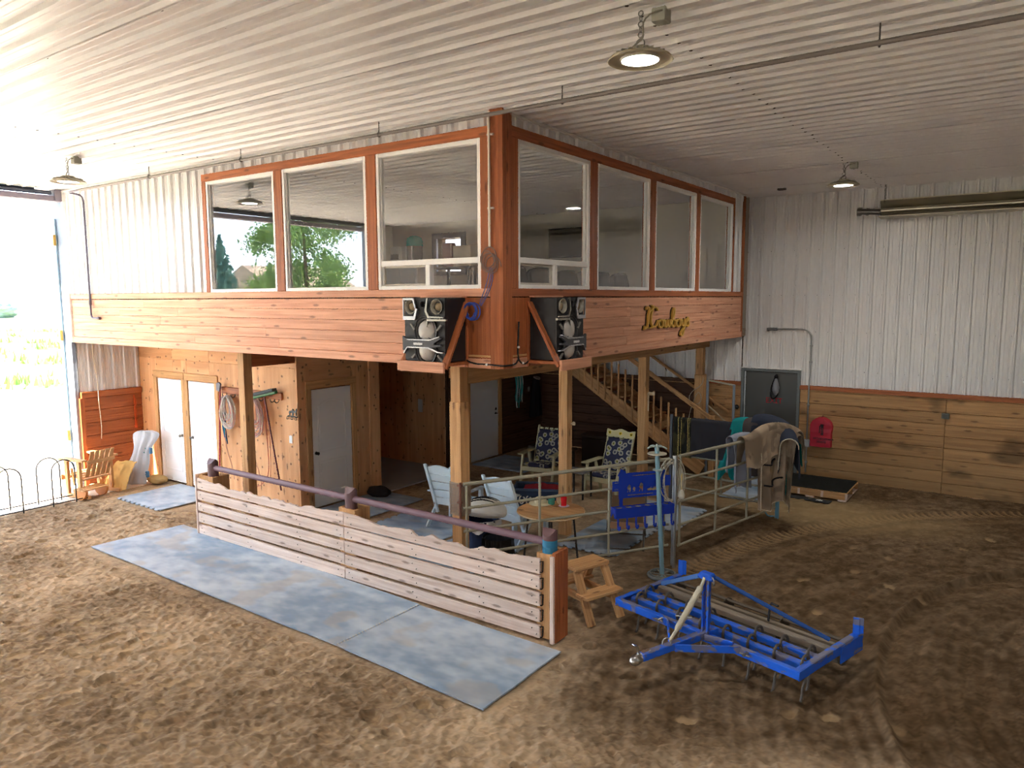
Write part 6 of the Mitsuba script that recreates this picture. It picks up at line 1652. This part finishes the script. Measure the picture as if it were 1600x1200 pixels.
for i in range(3):
    part(ld, 'strap', tube(spline([(-7.05 + 0.04 * i, LY - 0.08, 1.85), (-7.06 + 0.05 * i, LY - 0.1, 1.5), (-7.0 + 0.03 * i, LY - 0.09, 1.1 - 0.05 * i)], 14), 0.012, 5), ('matte', [S(60, 110, 160), S(70, 150, 168), S(66, 76, 110)][i]), 60)
hk = thing('horse_hook', 'dark horse silhouette hook on the plywood wall near its corner', 'hook')
hs = unary_union([Polygon([(-0.09, 0.0), (-0.075, 0.0), (-0.07, 0.045), (-0.02, 0.045), (-0.02, 0.0), (-0.005, 0.0), (0.0, 0.06), (0.02, 0.10), (0.0, 0.12), (-0.02, 0.085), (-0.08, 0.08), (-0.10, 0.05)]), affinity.translate(Polygon([(-0.09, 0.0), (-0.075, 0.0), (-0.07, 0.045), (-0.02, 0.045), (-0.02, 0.0), (-0.005, 0.0), (0.0, 0.06), (0.02, 0.10), (0.0, 0.12), (-0.02, 0.085), (-0.08, 0.08), (-0.10, 0.05)]), 0.09, 0.006)])
part(hk, 'silhouette', prism(hs, 0.008, (-5.18, LY - 0.006, 1.655), (1, 0, 0), (0, 0, 1)), ('satin', S(36, 34, 42)))
part(hk, 'bar', cat([B((-5.31, LY - 0.02, 1.635), (-5.06, LY - 0.006, 1.653), 0.003), *[ring((x, LY - 0.03, 1.615), 0.022, 0.005, (1, 0.2, 0), 12, 5) for x in (-5.29, -5.18, -5.08)]]), ('satin', S(36, 34, 42)))
one('wall_switch', 'white switch plate on the plywood wall below the horse hook', 'switch', B((-5.30, LY - 0.012, 1.18), (-5.22, LY - 0.003, 1.31), 0.003), ('satin', S(240, 240, 238)))

# ================================================================== BLANKETS
def drape(rail, Lf, Lb, rad, waves=0.02, freq=5.0, seed=0, slant=0.0, nt=46, ns=40, flare=0.0, hem=0.0):
    """cloth over a rail: (points, 3); Lf hangs on the near side"""
    rail = spline(rail, ns)
    d = np.gradient(rail, axis=0)
    d[:, 2] = 0
    d /= np.linalg.norm(d, axis=1, keepdims=True)
    nrm = np.stack([d[:, 1], -d[:, 0], 0 * d[:, 0]], 1)
    # near side: towards the camera
    if (nrm.mean(0) @ (EYE - rail.mean(0))) < 0:
        nrm = -nrm
    arcL = PI * rad
    out = np.zeros((ns, nt, 3))
    for i in range(ns):
        s = i / (ns - 1)
        lf = Lf * (1 + hem * (meshkit.noise(A(s * 3.3, seed, 0.5)) - 0.5)) 
        tt = np.linspace(-lf, arcL + Lb, nt)
        for j, t in enumerate(tt):
            if t < 0:
                o, z = rad, t
            elif t < arcL:
                o, z = rad * math.cos(t / rad), rad * math.sin(t / rad)
            else:
                o, z = -rad, -(t - arcL)
            hang = np.clip(-z / 0.35, 0, 1)
            w = waves * hang * math.sin(freq * 2 * PI * s + seed + 1.5 * meshkit.noise(A(s * 4, z * 2, seed)))
            f = flare * np.clip(-z, 0, 2)
            out[i, j] = rail[i] + nrm[i] * (o + w + f * (1 if o > 0 else -1)) + A(0, 0, z) + d[i] * slant * z
    return out


def cloth(P, thick=0.008, uvs=True):
    ns, nt = P.shape[:2]
    s = np.concatenate([[0], np.cumsum(np.linalg.norm(np.diff(P[:, nt // 2], axis=0), axis=1))])
    t = np.concatenate([[0], np.cumsum(np.linalg.norm(np.diff(P[0], axis=0), axis=1))])
    uv = np.stack(np.broadcast_arrays(s[:, None], t[None, :]), -1)
    return sheet(P, uv, thick)


RZ = 1.455
rr_ = lambda x: (x, 5.56 - (x + 0.28) / 1.81 * 0.12, RZ)
one('horse_blanket', 'dark striped wool blanket with yellow lines, leftmost on the blanket rack', 'blanket', cloth(drape([rr_(-0.27), rr_(-0.10), rr_(0.08)], 0.66, 0.6, 0.045, 0.012, 2, 1)), 'striped_wool', True)
one('horse_blanket', 'plain charcoal blanket hanging beside the striped one', 'blanket', cloth(drape([rr_(0.07), rr_(0.45), rr_(0.86)], 0.62, 0.6, 0.052, 0.015, 2.3, 2))[0], ('matte', S(54, 54, 60)), True)
P = drape([(0.80, 5.50, 1.50), (0.95, 5.48, 1.535), (1.15, 5.45, 1.52)], 0.92, 0.6, 0.075, 0.035, 2.2, 3, slant=0.30, hem=0.5)
one('horse_blanket', 'bright teal blanket spilling in a narrow fall beside the charcoal one', 'blanket', cloth(P)[0], ('matte', S(34, 138, 140)), True)
P = drape([(1.02, 5.46, 1.50), (1.18, 5.43, 1.53), (1.38, 5.40, 1.50)], 0.85, 0.6, 0.10, 0.03, 2.0, 4, slant=0.10)
one('horse_blanket', 'brown grey quilted blanket between the teal and the navy ones', 'blanket', cloth(P)[0], ('matte', S(84, 76, 74)), True)
P = drape([(1.16, 5.47, 1.53), (1.42, 5.42, 1.56), (1.66, 5.30, 1.50), (1.80, 5.12, 1.40), (1.86, 4.95, 1.28)], 0.42, 0.5, 0.135, 0.02, 2.0, 5, flare=0.05)
nv = thing('horse_blanket', 'navy blanket with pale piping bunched over the rack corner', 'blanket')
part(nv, 'cloth', cloth(P)[0], ('matte', S(50, 56, 70)), True)
part(nv, 'piping', tube(P[:, 2], 0.010, 5), ('matte', S(196, 188, 170)), 60)
part(nv, 'piping', tube(P[-1, 2:30], 0.010, 5), ('matte', S(196, 188, 170)), 60)
P = drape([(1.60, 5.42, 1.45), (1.74, 5.32, 1.42), (1.86, 5.16, 1.34)], 0.85, 0.4, 0.12, 0.03, 1.8, 6, slant=-0.05)
one('horse_blanket', 'teal lined blanket showing below the navy one near the exit door', 'blanket', cloth(P)[0], ('matte', S(24, 116, 112)), True)
P = drape([g2p(1.72, -0.035), g2p(1.95, -0.055), g2p(2.15, -0.055), g2p(2.35, -0.03)], 1.0, 0.5, 0.055, 0.05, 1.7, 7, hem=0.25, flare=0.02)
one('horse_blanket', 'pale grey piped lining hanging inside the gate under the tan blanket', 'blanket', cloth(P[:, ::-1][:, :40] - A(0.16, 0.06, 0.02))[0], ('matte', S(150, 156, 170)), True)
tn = thing('horse_blanket', 'dirty tan canvas blanket folded over the far end of the gate', 'blanket')
P = drape([(1.37, 4.14, 1.46), (1.46, 4.65, 1.51), (1.60, 5.08, 1.56), (1.80, 5.22, 1.52), (1.95, 5.18, 1.44)], 0.44, 0.40, 0.075, 0.03, 1.3, 8, hem=0.5, flare=0.10)
part(tn, 'upper_fold', cloth(P, 0.012), 'dirty_canvas', True)
P2 = drape([(1.45, 4.62, 1.46), (1.56, 4.95, 1.50), (1.74, 5.16, 1.49), (1.97, 5.12, 1.40)], 1.10, 0.1, 0.06, 0.06, 2.6, 9, hem=0.3, flare=0.04)
part(tn, 'long_fall', cloth(P2, 0.012), 'dirty_canvas', True)
part(tn, 'piping', tube(P2[:, 0], 0.010, 5), ('matte', S(206, 194, 172)), 60)
part(tn, 'piping', tube(P2[0, :30], 0.010, 5), ('matte', S(206, 194, 172)), 60)
part(tn, 'strap', cat([tube(P2[6:24, 12] + A(0.02, -0.01, 0), 0.014, 5), tube(P2[4:20, 22] + A(0.02, -0.01, 0), 0.014, 5)]), ('matte', S(34, 32, 34)), 60)

# ================================================================== BY THE OPEN DOORWAY
gl = thing('wooden_glider', 'sunlit wooden glider chair with paddle arms in the open doorway', 'chair')
GW = S(206, 156, 96)
GC = lambda m: turned(m, -80, (-9.42, -0.16, 0.0))
for s in (-1, 1):
    x = s * 0.31
    part(gl, 'base_rail', GC(wB((x - 0.035, -0.42, 0.0), (x + 0.035, 0.42, 0.06), 1, 0.004)), 'pine')
    part(gl, 'upright', GC(wB((x - 0.025, -0.20, 0.06), (x + 0.025, -0.12, 0.68), 2, 0.004)), 'pine')
    part(gl, 'upright', GC(wB((x - 0.025, 0.14, 0.06), (x + 0.025, 0.22, 0.68), 2, 0.004)), 'pine')
    arm = Polygon([(-0.05, -0.42), (0.05, -0.42), (0.085, -0.30), (0.05, 0.34), (-0.05, 0.34), (-0.085, -0.30)])
    m = prism(arm, 0.03, (x, 0, 0.68))
    v = np.array(m.vertices)
    part(gl, 'arm_rest', GC((m, np.stack([v[:, 1], v[:, 0] + v[:, 2] + 10 * (900 + s) + 5], 1))), 'pine')
    part(gl, 'link', GC(bar((x * 0.86, -0.10, 0.52), (x * 0.86, -0.04, 0.20), 0.02, 0.04)), ('satin', GW))
for i in range(5):
    part(gl, 'seat_slat', GC(wB((-0.26, -0.38 + 0.125 * i, 0.36 - 0.012 * i), (0.26, -0.27 + 0.125 * i, 0.385 - 0.012 * i), 0, 0.004)), 'pine')
part(gl, 'seat_rail', GC(wB((-0.28, -0.42, 0.27), (0.28, -0.385, 0.37), 0, 0.004)), 'pine')
for i in range(5):
    x = -0.2 + 0.1 * i
    part(gl, 'back_slat', GC(wbar((x, 0.22, 0.36), (x, 0.42, 0.86), 0.075, 0.02, 0.003, up=(0, 1, -0.3))), 'pine')
part(gl, 'back_rail', GC(wbar((-0.27, 0.36, 0.66), (0.27, 0.36, 0.66), 0.03, 0.07)), 'pine')
fo = thing('glider_footstool', 'small wooden glider footstool in front of the glider chair', 'footstool')
FO = lambda m: turned(m, -80, (-9.08, -0.30, 0.0))
for s in (-1, 1):
    part(fo, 'rocker', FO(prism(Point(0, 0.17).buffer(0.17, 16).intersection(sbox(-0.3, 0, 0.3, 0.17)), 0.045, (s * 0.20 - 0.022, 0, 0), (0, 1, 0), (0, 0, 1))), ('satin', S(196, 126, 66)))
for i in range(3):
    part(fo, 'slat', FO(wB((-0.25, -0.15 + 0.105 * i, 0.172), (0.25, -0.06 + 0.105 * i, 0.195), 0, 0.004)), 'pine')
sh = thing('plastic_shell', 'grey moulded plastic shell leaning in the corner by the white doors', 'shell')
t, s = np.meshgrid(np.linspace(0, 1, 40), np.linspace(-1, 1, 31), indexing='ij')
z = 0.03 + 1.02 * t
wd = 0.25 - 0.065 * np.exp(-((t - 0.55) / 0.2) ** 2) + 0.03 * np.exp(-((t - 0.9) / 0.1) ** 2) + 0.03 * np.cos(14 * t) * 0.4
wd = wd * np.sqrt(np.clip(1 - np.clip((t - 0.92) / 0.085, 0, 1) ** 2, 0.03, 1))
P = np.stack([-9.33 + s * wd * 0.9 + 0.05 * t, 0.52 + 0.30 * t + 0.10 * s ** 2 + 0.012 * np.cos(s * 11) + s * wd * 0.42, z], -1)
part(sh, 'body', sheet(P[:, ::-1], None, 0.02), ('satin', S(178, 180, 186)), True)
for tz in (0.62, 0.2):
    i = int(tz * 39)
    part(sh, 'grip', B(P[i, -1] + A(-0.03, -0.03, -0.06), P[i, -1] + A(0.03, 0.03, 0.06), 0.01), ('satin', S(70, 120, 160)), label='blue plastic grip')
part(sh, 'rivet', cat([lathe([(0, 0), (0.014, 0), (0.01, 0.01), (0, 0.012)], 8, P[int(q * 39), 24] + A(0, -0.005, 0), (0.3, -1, 0)) for q in (0.60, 0.68)]), ('satin', S(60, 110, 110)))
ta = thing('tan_tarp', 'crumpled tan canvas draped at the foot of the grey plastic shell', 'tarp')
t, s = np.meshgrid(np.linspace(0, 1, 44), np.linspace(-1, 1, 44), indexing='ij')
nz = meshkit.fbm(np.stack([t * 3.2, s * 2.4, 0 * t], -1), 4, 12) - 0.5
P = np.stack([-9.28 + s * (0.20 + 0.16 * t) + 0.08 * nz, 0.50 - 0.30 * t + 0.14 * nz + 0.05 * s, 0.50 - 0.46 * t ** 1.25 + 0.22 * nz * np.sin(PI * t) + 0.012 * np.cos(5 * s)], -1)
P[..., 2] = np.maximum(P[..., 2], 0.012 + 0.02 * np.abs(nz))
part(ta, 'cloth', sheet(P[:, ::-1], None, 0.01), ('matte', S(196, 160, 98)), True)
sb = thing('feed_sack', 'stuffed tan sack lying on the ground between the shell and the white doors', 'sack')
sp3 = trimesh.creation.icosphere(3, 1.0)
v = np.array(sp3.vertices)
sp3.vertices = np.sign(v) * np.abs(v) ** 0.75 * (1 + 0.2 * (meshkit.fbm(v * 3, 3, 1) - 0.5))[:, None] * A(0.22, 0.15, 0.075) + A(-9.13, 0.98, 0.07)
part(sb, 'body', sp3, ('matte', S(176, 148, 100)), True)
one('orange_strap', 'thin orange strap hanging in the corner above the grey shell', 'strap', cat([B((-9.925, 1.02, 1.05), (-9.915, 1.035, 1.68)), B((-9.925, 1.05, 1.05), (-9.915, 1.06, 1.62)), lathe([(0, 0), (0.03, 0), (0.03, 0.05), (0, 0.06)], 10, (-9.91, 1.03, 1.02))]), ('satin', S(214, 92, 40)))
one('white_cable', 'thin white cable hanging down the end wall beside the doorway', 'cable', tube(spline([(-9.915, 0.30, 2.78), (-9.912, 0.295, 2.4), (-9.90, 0.33, 2.0), (-9.88, 0.32, 1.7), (-9.91, 0.35, 1.3), (-9.90, 0.33, 0.9)], 40), 0.008, 5), ('satin', S(214, 206, 186)), 60)


def hoops(label, x, ys, w=0.38, h=0.80):
    k = thing('hoop_fence', label, 'fence')
    for y in ys:
        p = [(x, y - w / 2, 0.0), (x, y - w / 2, h - w / 2)] + [tuple(q) for q in arc((x, y, h - w / 2), w / 2, PI, 0, 16, (0, 1, 0), (0, 0, 1))][1:-1] + [(x, y + w / 2, h - w / 2), (x, y + w / 2, 0.0)]
        part(k, 'hoop', tube(p, 0.010, 6), ('satin', S(13, 13, 15)), 60)
    part(k, 'bottom_wire', tube([(x, ys[0] - 0.3, 0.045), (x, ys[-1] + 0.42, 0.045)], 0.009, 6), ('satin', S(13, 13, 15)))
    return k


hoops('black wire hoop border fence across the doorway, the row nearer the arena', -8.97, [-3.31, -2.48, -1.65, -0.80])
hoops('black wire hoop border fence across the doorway, the row nearer outside', -9.36, [-3.36, -2.52, -1.70, -0.88])

# ================================================================== OUTSIDE
struct('ground_outside', 'pale gravel yard outside the open doorway', cat([B((-42, -60, -0.30), (-9.1, 40, -0.022)), B((-9.1, -60, -0.30), (30, -19.0, -0.022))]), ('matte', S(196, 190, 178)))
struct('field', 'sunlit green and yellow grass field beyond the gravel yard', B((-420, -300, -0.34), (-28.5, 300, -0.06)), 'meadow')
r = np.random.default_rng(21)
n = 1500
gx, gy = -29 - 90 * r.random(n) ** 1.6, r.uniform(-5, 34, n)
keep = meshkit.fbm(np.stack([gx * 0.16, gy * 0.28, 0 * gx], 1), 3, 3) > 0.53
tri = []
for x, y in zip(gx[keep], gy[keep]):
    for _ in range(7):
        a_, hh = r.uniform(0, 2 * PI), r.uniform(0.25, 0.6)
        c = A(x + r.normal(0, 0.35), y + r.normal(0, 0.35), -0.06)
        e = A(math.cos(a_), math.sin(a_), 0) * 0.10
        tri.append([c - e, c + e, c + A(r.normal(0, 0.1), r.normal(0, 0.1), hh)])
tri = np.array(tri).reshape(-1, 3)
one('grass_tufts', 'darker green tufts growing in the field outside', 'grass', trimesh.Trimesh(tri, np.arange(len(tri)).reshape(-1, 3), process=False), ('matte', S(120, 160, 84)), kind='stuff')


def tree(label, at, h, rad, kind, col, seed, n=7000):
    k = thing('tree' if kind == 'leafy' else 'conifer', label, 'tree')
    r = np.random.default_rng(seed)
    part(k, 'trunk', tube([(*at, -0.1), (at[0] + 0.1, at[1], h * 0.5), (at[0], at[1] + 0.1, h * 0.9)], [rad * 0.055, rad * 0.035, rad * 0.01], 8), ('matte', S(90, 74, 60)), 40)
    if kind == 'leafy':
        cl = r.normal(0, 1, (46, 3))
        cl = cl / np.linalg.norm(cl, axis=1, keepdims=True) * r.random((46, 1)) ** 0.4 * A(rad, rad, h * 0.40) + A(*at, h * 0.58)
        c = cl[r.integers(0, 46, n)] + r.normal(0, rad * 0.115, (n, 3))
        s = r.uniform(0.05, 0.12, n)
    else:
        t = r.random(n) ** 0.6
        z = h * (1 - t)
        a_ = r.uniform(0, 2 * PI, n)
        q = rad * t * (0.35 + 0.65 * np.abs(np.sin(a_ * 4 + z * 3))) * r.random(n) ** 0.35
        c = np.stack([at[0] + q * np.cos(a_), at[1] + q * np.sin(a_), z + 0.3 - 0.25 * q], 1)
        s = r.uniform(0.06, 0.14, n)
    u = r.normal(0, 1, (n, 3)); u /= np.linalg.norm(u, axis=1, keepdims=True)
    w = np.cross(u, r.normal(0, 1, (n, 3))); w /= np.linalg.norm(w, axis=1, keepdims=True)
    P = np.stack([c - u * s[:, None], c + w * s[:, None] * 0.5, c + u * s[:, None], c - w * s[:, None] * 0.5], 1).reshape(-1, 3)
    i = np.arange(n)[:, None] * 4
    f = np.vstack([i + A(0, 1, 2).astype(int), i + A(0, 2, 3).astype(int)])
    part(k, 'foliage', trimesh.Trimesh(P, f, process=False), ('matte', col), kind='stuff')
    return k


tree('big leafy tree outside, mirrored in the second loft window', (-22.7, -15.9), 9.2, 2.5, 'leafy', S(116, 148, 84), 1, 16000)
tree('leafy tree behind the big one, mirrored beside it', (-19.0, -19.9), 8.2, 2.1, 'leafy', S(112, 146, 92), 2, 7000)
tree('tall conifer outside, mirrored at the left edge of the first loft window', (-28.6, -15.5), 6.5, 2.5, 'conifer', S(92, 132, 122), 3, 8000)
tree('shorter conifer beside the low roof outside, mirrored in the first loft window', (-26.6, -16.9), 5.1, 2.0, 'conifer', S(92, 130, 112), 4, 6000)
sd_ = thing('far_shrub', 'hazy low shrub far out in the field at the left edge', 'shrub')
sp4 = trimesh.creation.icosphere(4, 1.0)
v = np.array(sp4.vertices)
sp4.vertices = v * (1 + 0.7 * (meshkit.fbm(v * 3, 4, 4) - 0.5))[:, None] * A(2.5, 5, 2.2) + A(-175, 57.5, 1.2)
part(sd_, 'foliage', sp4, ('matte', S(110, 130, 120)), True)
hs_ = thing('low_shed', 'low shed with a brown roof outside, mirrored in the first loft window', 'shed')
part(hs_, 'wall', B((-40.6, -30.5, 0), (-35.4, -23.6, 4.4)), ('matte', S(196, 186, 170)))
part(hs_, 'roof', prism([(-3.1, 0), (3.1, 0), (2.7, 0.15), (0.0, 1.45), (-2.7, 0.15)], 7.4, (-38, -23.3, 4.4), (1, 0, 0), (0, 0, 1)), ('matte', S(150, 136, 122)))

# ================================================================== THINGS IN THE LOFT ROOM
CX, CZ = 0.62, 0.12
cb = thing('white_cabinet', 'white cabinet inside the loft room behind the sliding window', 'cabinet')
part(cb, 'body', B((-6.15 + CX, 3.8, 2.985), (-5.35 + CX, 4.3, 4.16 + CZ), 0.01), ('satin', S(226, 230, 232)))
part(cb, 'door', B((-5.73 + CX, 3.775, 3.05), (-5.37 + CX, 3.798, 4.10 + CZ), 0.006), ('satin', S(214, 222, 226)))
part(cb, 'door', B((-6.13 + CX, 3.775, 3.05), (-5.77 + CX, 3.798, 4.10 + CZ), 0.006), ('satin', S(214, 222, 226)))
wcl = thing('drink_dispenser', 'clear drink dispenser with a teal lid on the white cabinet', 'dispenser')
part(wcl, 'lid', lathe([(0, 0.50), (0.05, 0.50), (0.14, 0.46), (0.16, 0.38), (0.16, 0.30), (0, 0.30)], 20, (-5.62 + CX, 4.05, 4.165 + CZ)), ('satin', S(20, 150, 140)), 40)
part(wcl, 'jar', lathe([(0, 0), (0.14, 0), (0.15, 0.02), (0.15, 0.30), (0, 0.30)], 20, (-5.62 + CX, 4.05, 4.165 + CZ)), ('satin', S(110, 104, 100)), 40)
part(wcl, 'post', cat([B((-5.72 + CX, 3.89, 4.165 + CZ), (-5.69 + CX, 3.905, 4.46 + CZ)), B((-5.56 + CX, 3.89, 4.165 + CZ), (-5.53 + CX, 3.905, 4.46 + CZ))]), ('satin', S(230, 230, 228)))
mw = thing('microwave', 'white microwave oven on the cabinet inside the loft room', 'microwave')
part(mw, 'body', B((-6.13 + CX, 3.9, 4.165 + CZ), (-5.83 + CX, 4.25, 4.46 + CZ), 0.01), ('satin', S(200, 198, 192)))
part(mw, 'door', B((-6.11 + CX, 3.89, 4.22 + CZ), (-5.90 + CX, 3.899, 4.32 + CZ), 0.004), ('satin', S(120, 116, 110)))
jg = one('blue_jug', 'blue water jug inside the loft room left of the cabinet', 'jug', cat([lathe([(0, 0), (0.13, 0), (0.14, 0.03), (0.135, 0.2), (0.14, 0.22), (0.12, 0.30), (0.04, 0.37), (0.035, 0.42), (0, 0.42)], 20, (-6.55 + 0.75, 3.9, 4.08)), B((-6.75 + 0.75, 3.7, 2.985), (-6.35 + 0.75, 4.1, 4.078), 0.01)]), ('satin', S(96, 146, 206)), 40)
dt2 = thing('black_table', 'black table with boxes inside the loft room by the corner window', 'table')
part(dt2, 'top', B((-4.3, 3.6, 4.12), (-3.3, 4.2, 4.15), 0.005), ('satin', S(70, 66, 70)))
for x in (-4.28, -3.36):
    for y in (3.62, 4.14):
        part(dt2, 'leg', B((x, y, 2.985), (x + 0.05, y + 0.05, 4.12), 0.004), ('satin', S(36, 34, 36)))
one('paper_bag', 'red and grey paper bag on the black table in the loft room', 'bag', B((-4.02, 3.7, 4.152), (-3.80, 3.85, 4.58), 0.02), ('matte', S(150, 116, 112)))
one('cardboard_box', 'pale cardboard box on the black table in the loft room', 'box', B((-3.76, 3.7, 4.152), (-3.36, 4.05, 4.52), 0.006), ('matte', S(206, 196, 176)))
tv = thing('wall_television', 'dark flat television on the back wall of the loft room', 'television')
part(tv, 'screen', B((-4.75, YB - 0.20, 4.55), (-3.75, YB - 0.15, 5.2), 0.006), ('gloss', S(22, 24, 28)))
part(tv, 'frame', B((-4.77, YB - 0.185, 4.53), (-3.73, YB - 0.141, 5.22), 0.006), ('satin', S(44, 44, 46)))


ORD = ('first', 'second', 'third', 'fourth', 'fifth', 'sixth', 'seventh')


def lounge(i, x, y, deg, lab):
    k = thing('theatre_seat', lab, 'seat', 'dark seats lined up behind the side windows')
    Pm = lambda m: turned(m, deg, (x, y, 2.985))
    a_, b_ = np.meshgrid(np.linspace(-1, 1, 15), np.linspace(0, 1, 10), indexing='ij')
    w = 0.27 * (1 - 0.12 * b_ ** 3)
    P = np.stack([0.05 + 0.10 * b_ - 0.04 * (1 - a_ ** 2), a_ * w, 0.42 + 0.58 * b_ * (1 - 0.10 * np.abs(a_) ** 4)], -1)
    part(k, 'back', Pm(sheet(P, None, 0.09)), ('matte', S(46, 42, 42)), True)
    part(k, 'seat', Pm(B((-0.45, -0.26, 0.36), (0.06, 0.26, 0.46), 0.03)), ('matte', S(48, 44, 44)))
    part(k, 'base', Pm(B((-0.35, -0.22, 0.0), (0.0, 0.22, 0.36), 0.02)), ('satin', S(34, 32, 32)))


for i, (x, y) in enumerate(((-0.62, 0.62), (-0.62, 1.22), (-0.66, 1.9), (-0.9, 3.0), (-0.9, 3.55), (-0.9, 4.1), (-0.9, 4.75))):
    lounge(i, x, y, 180, f'dark rounded seat back behind the side windows, {ORD[i]} from the loft corner post')
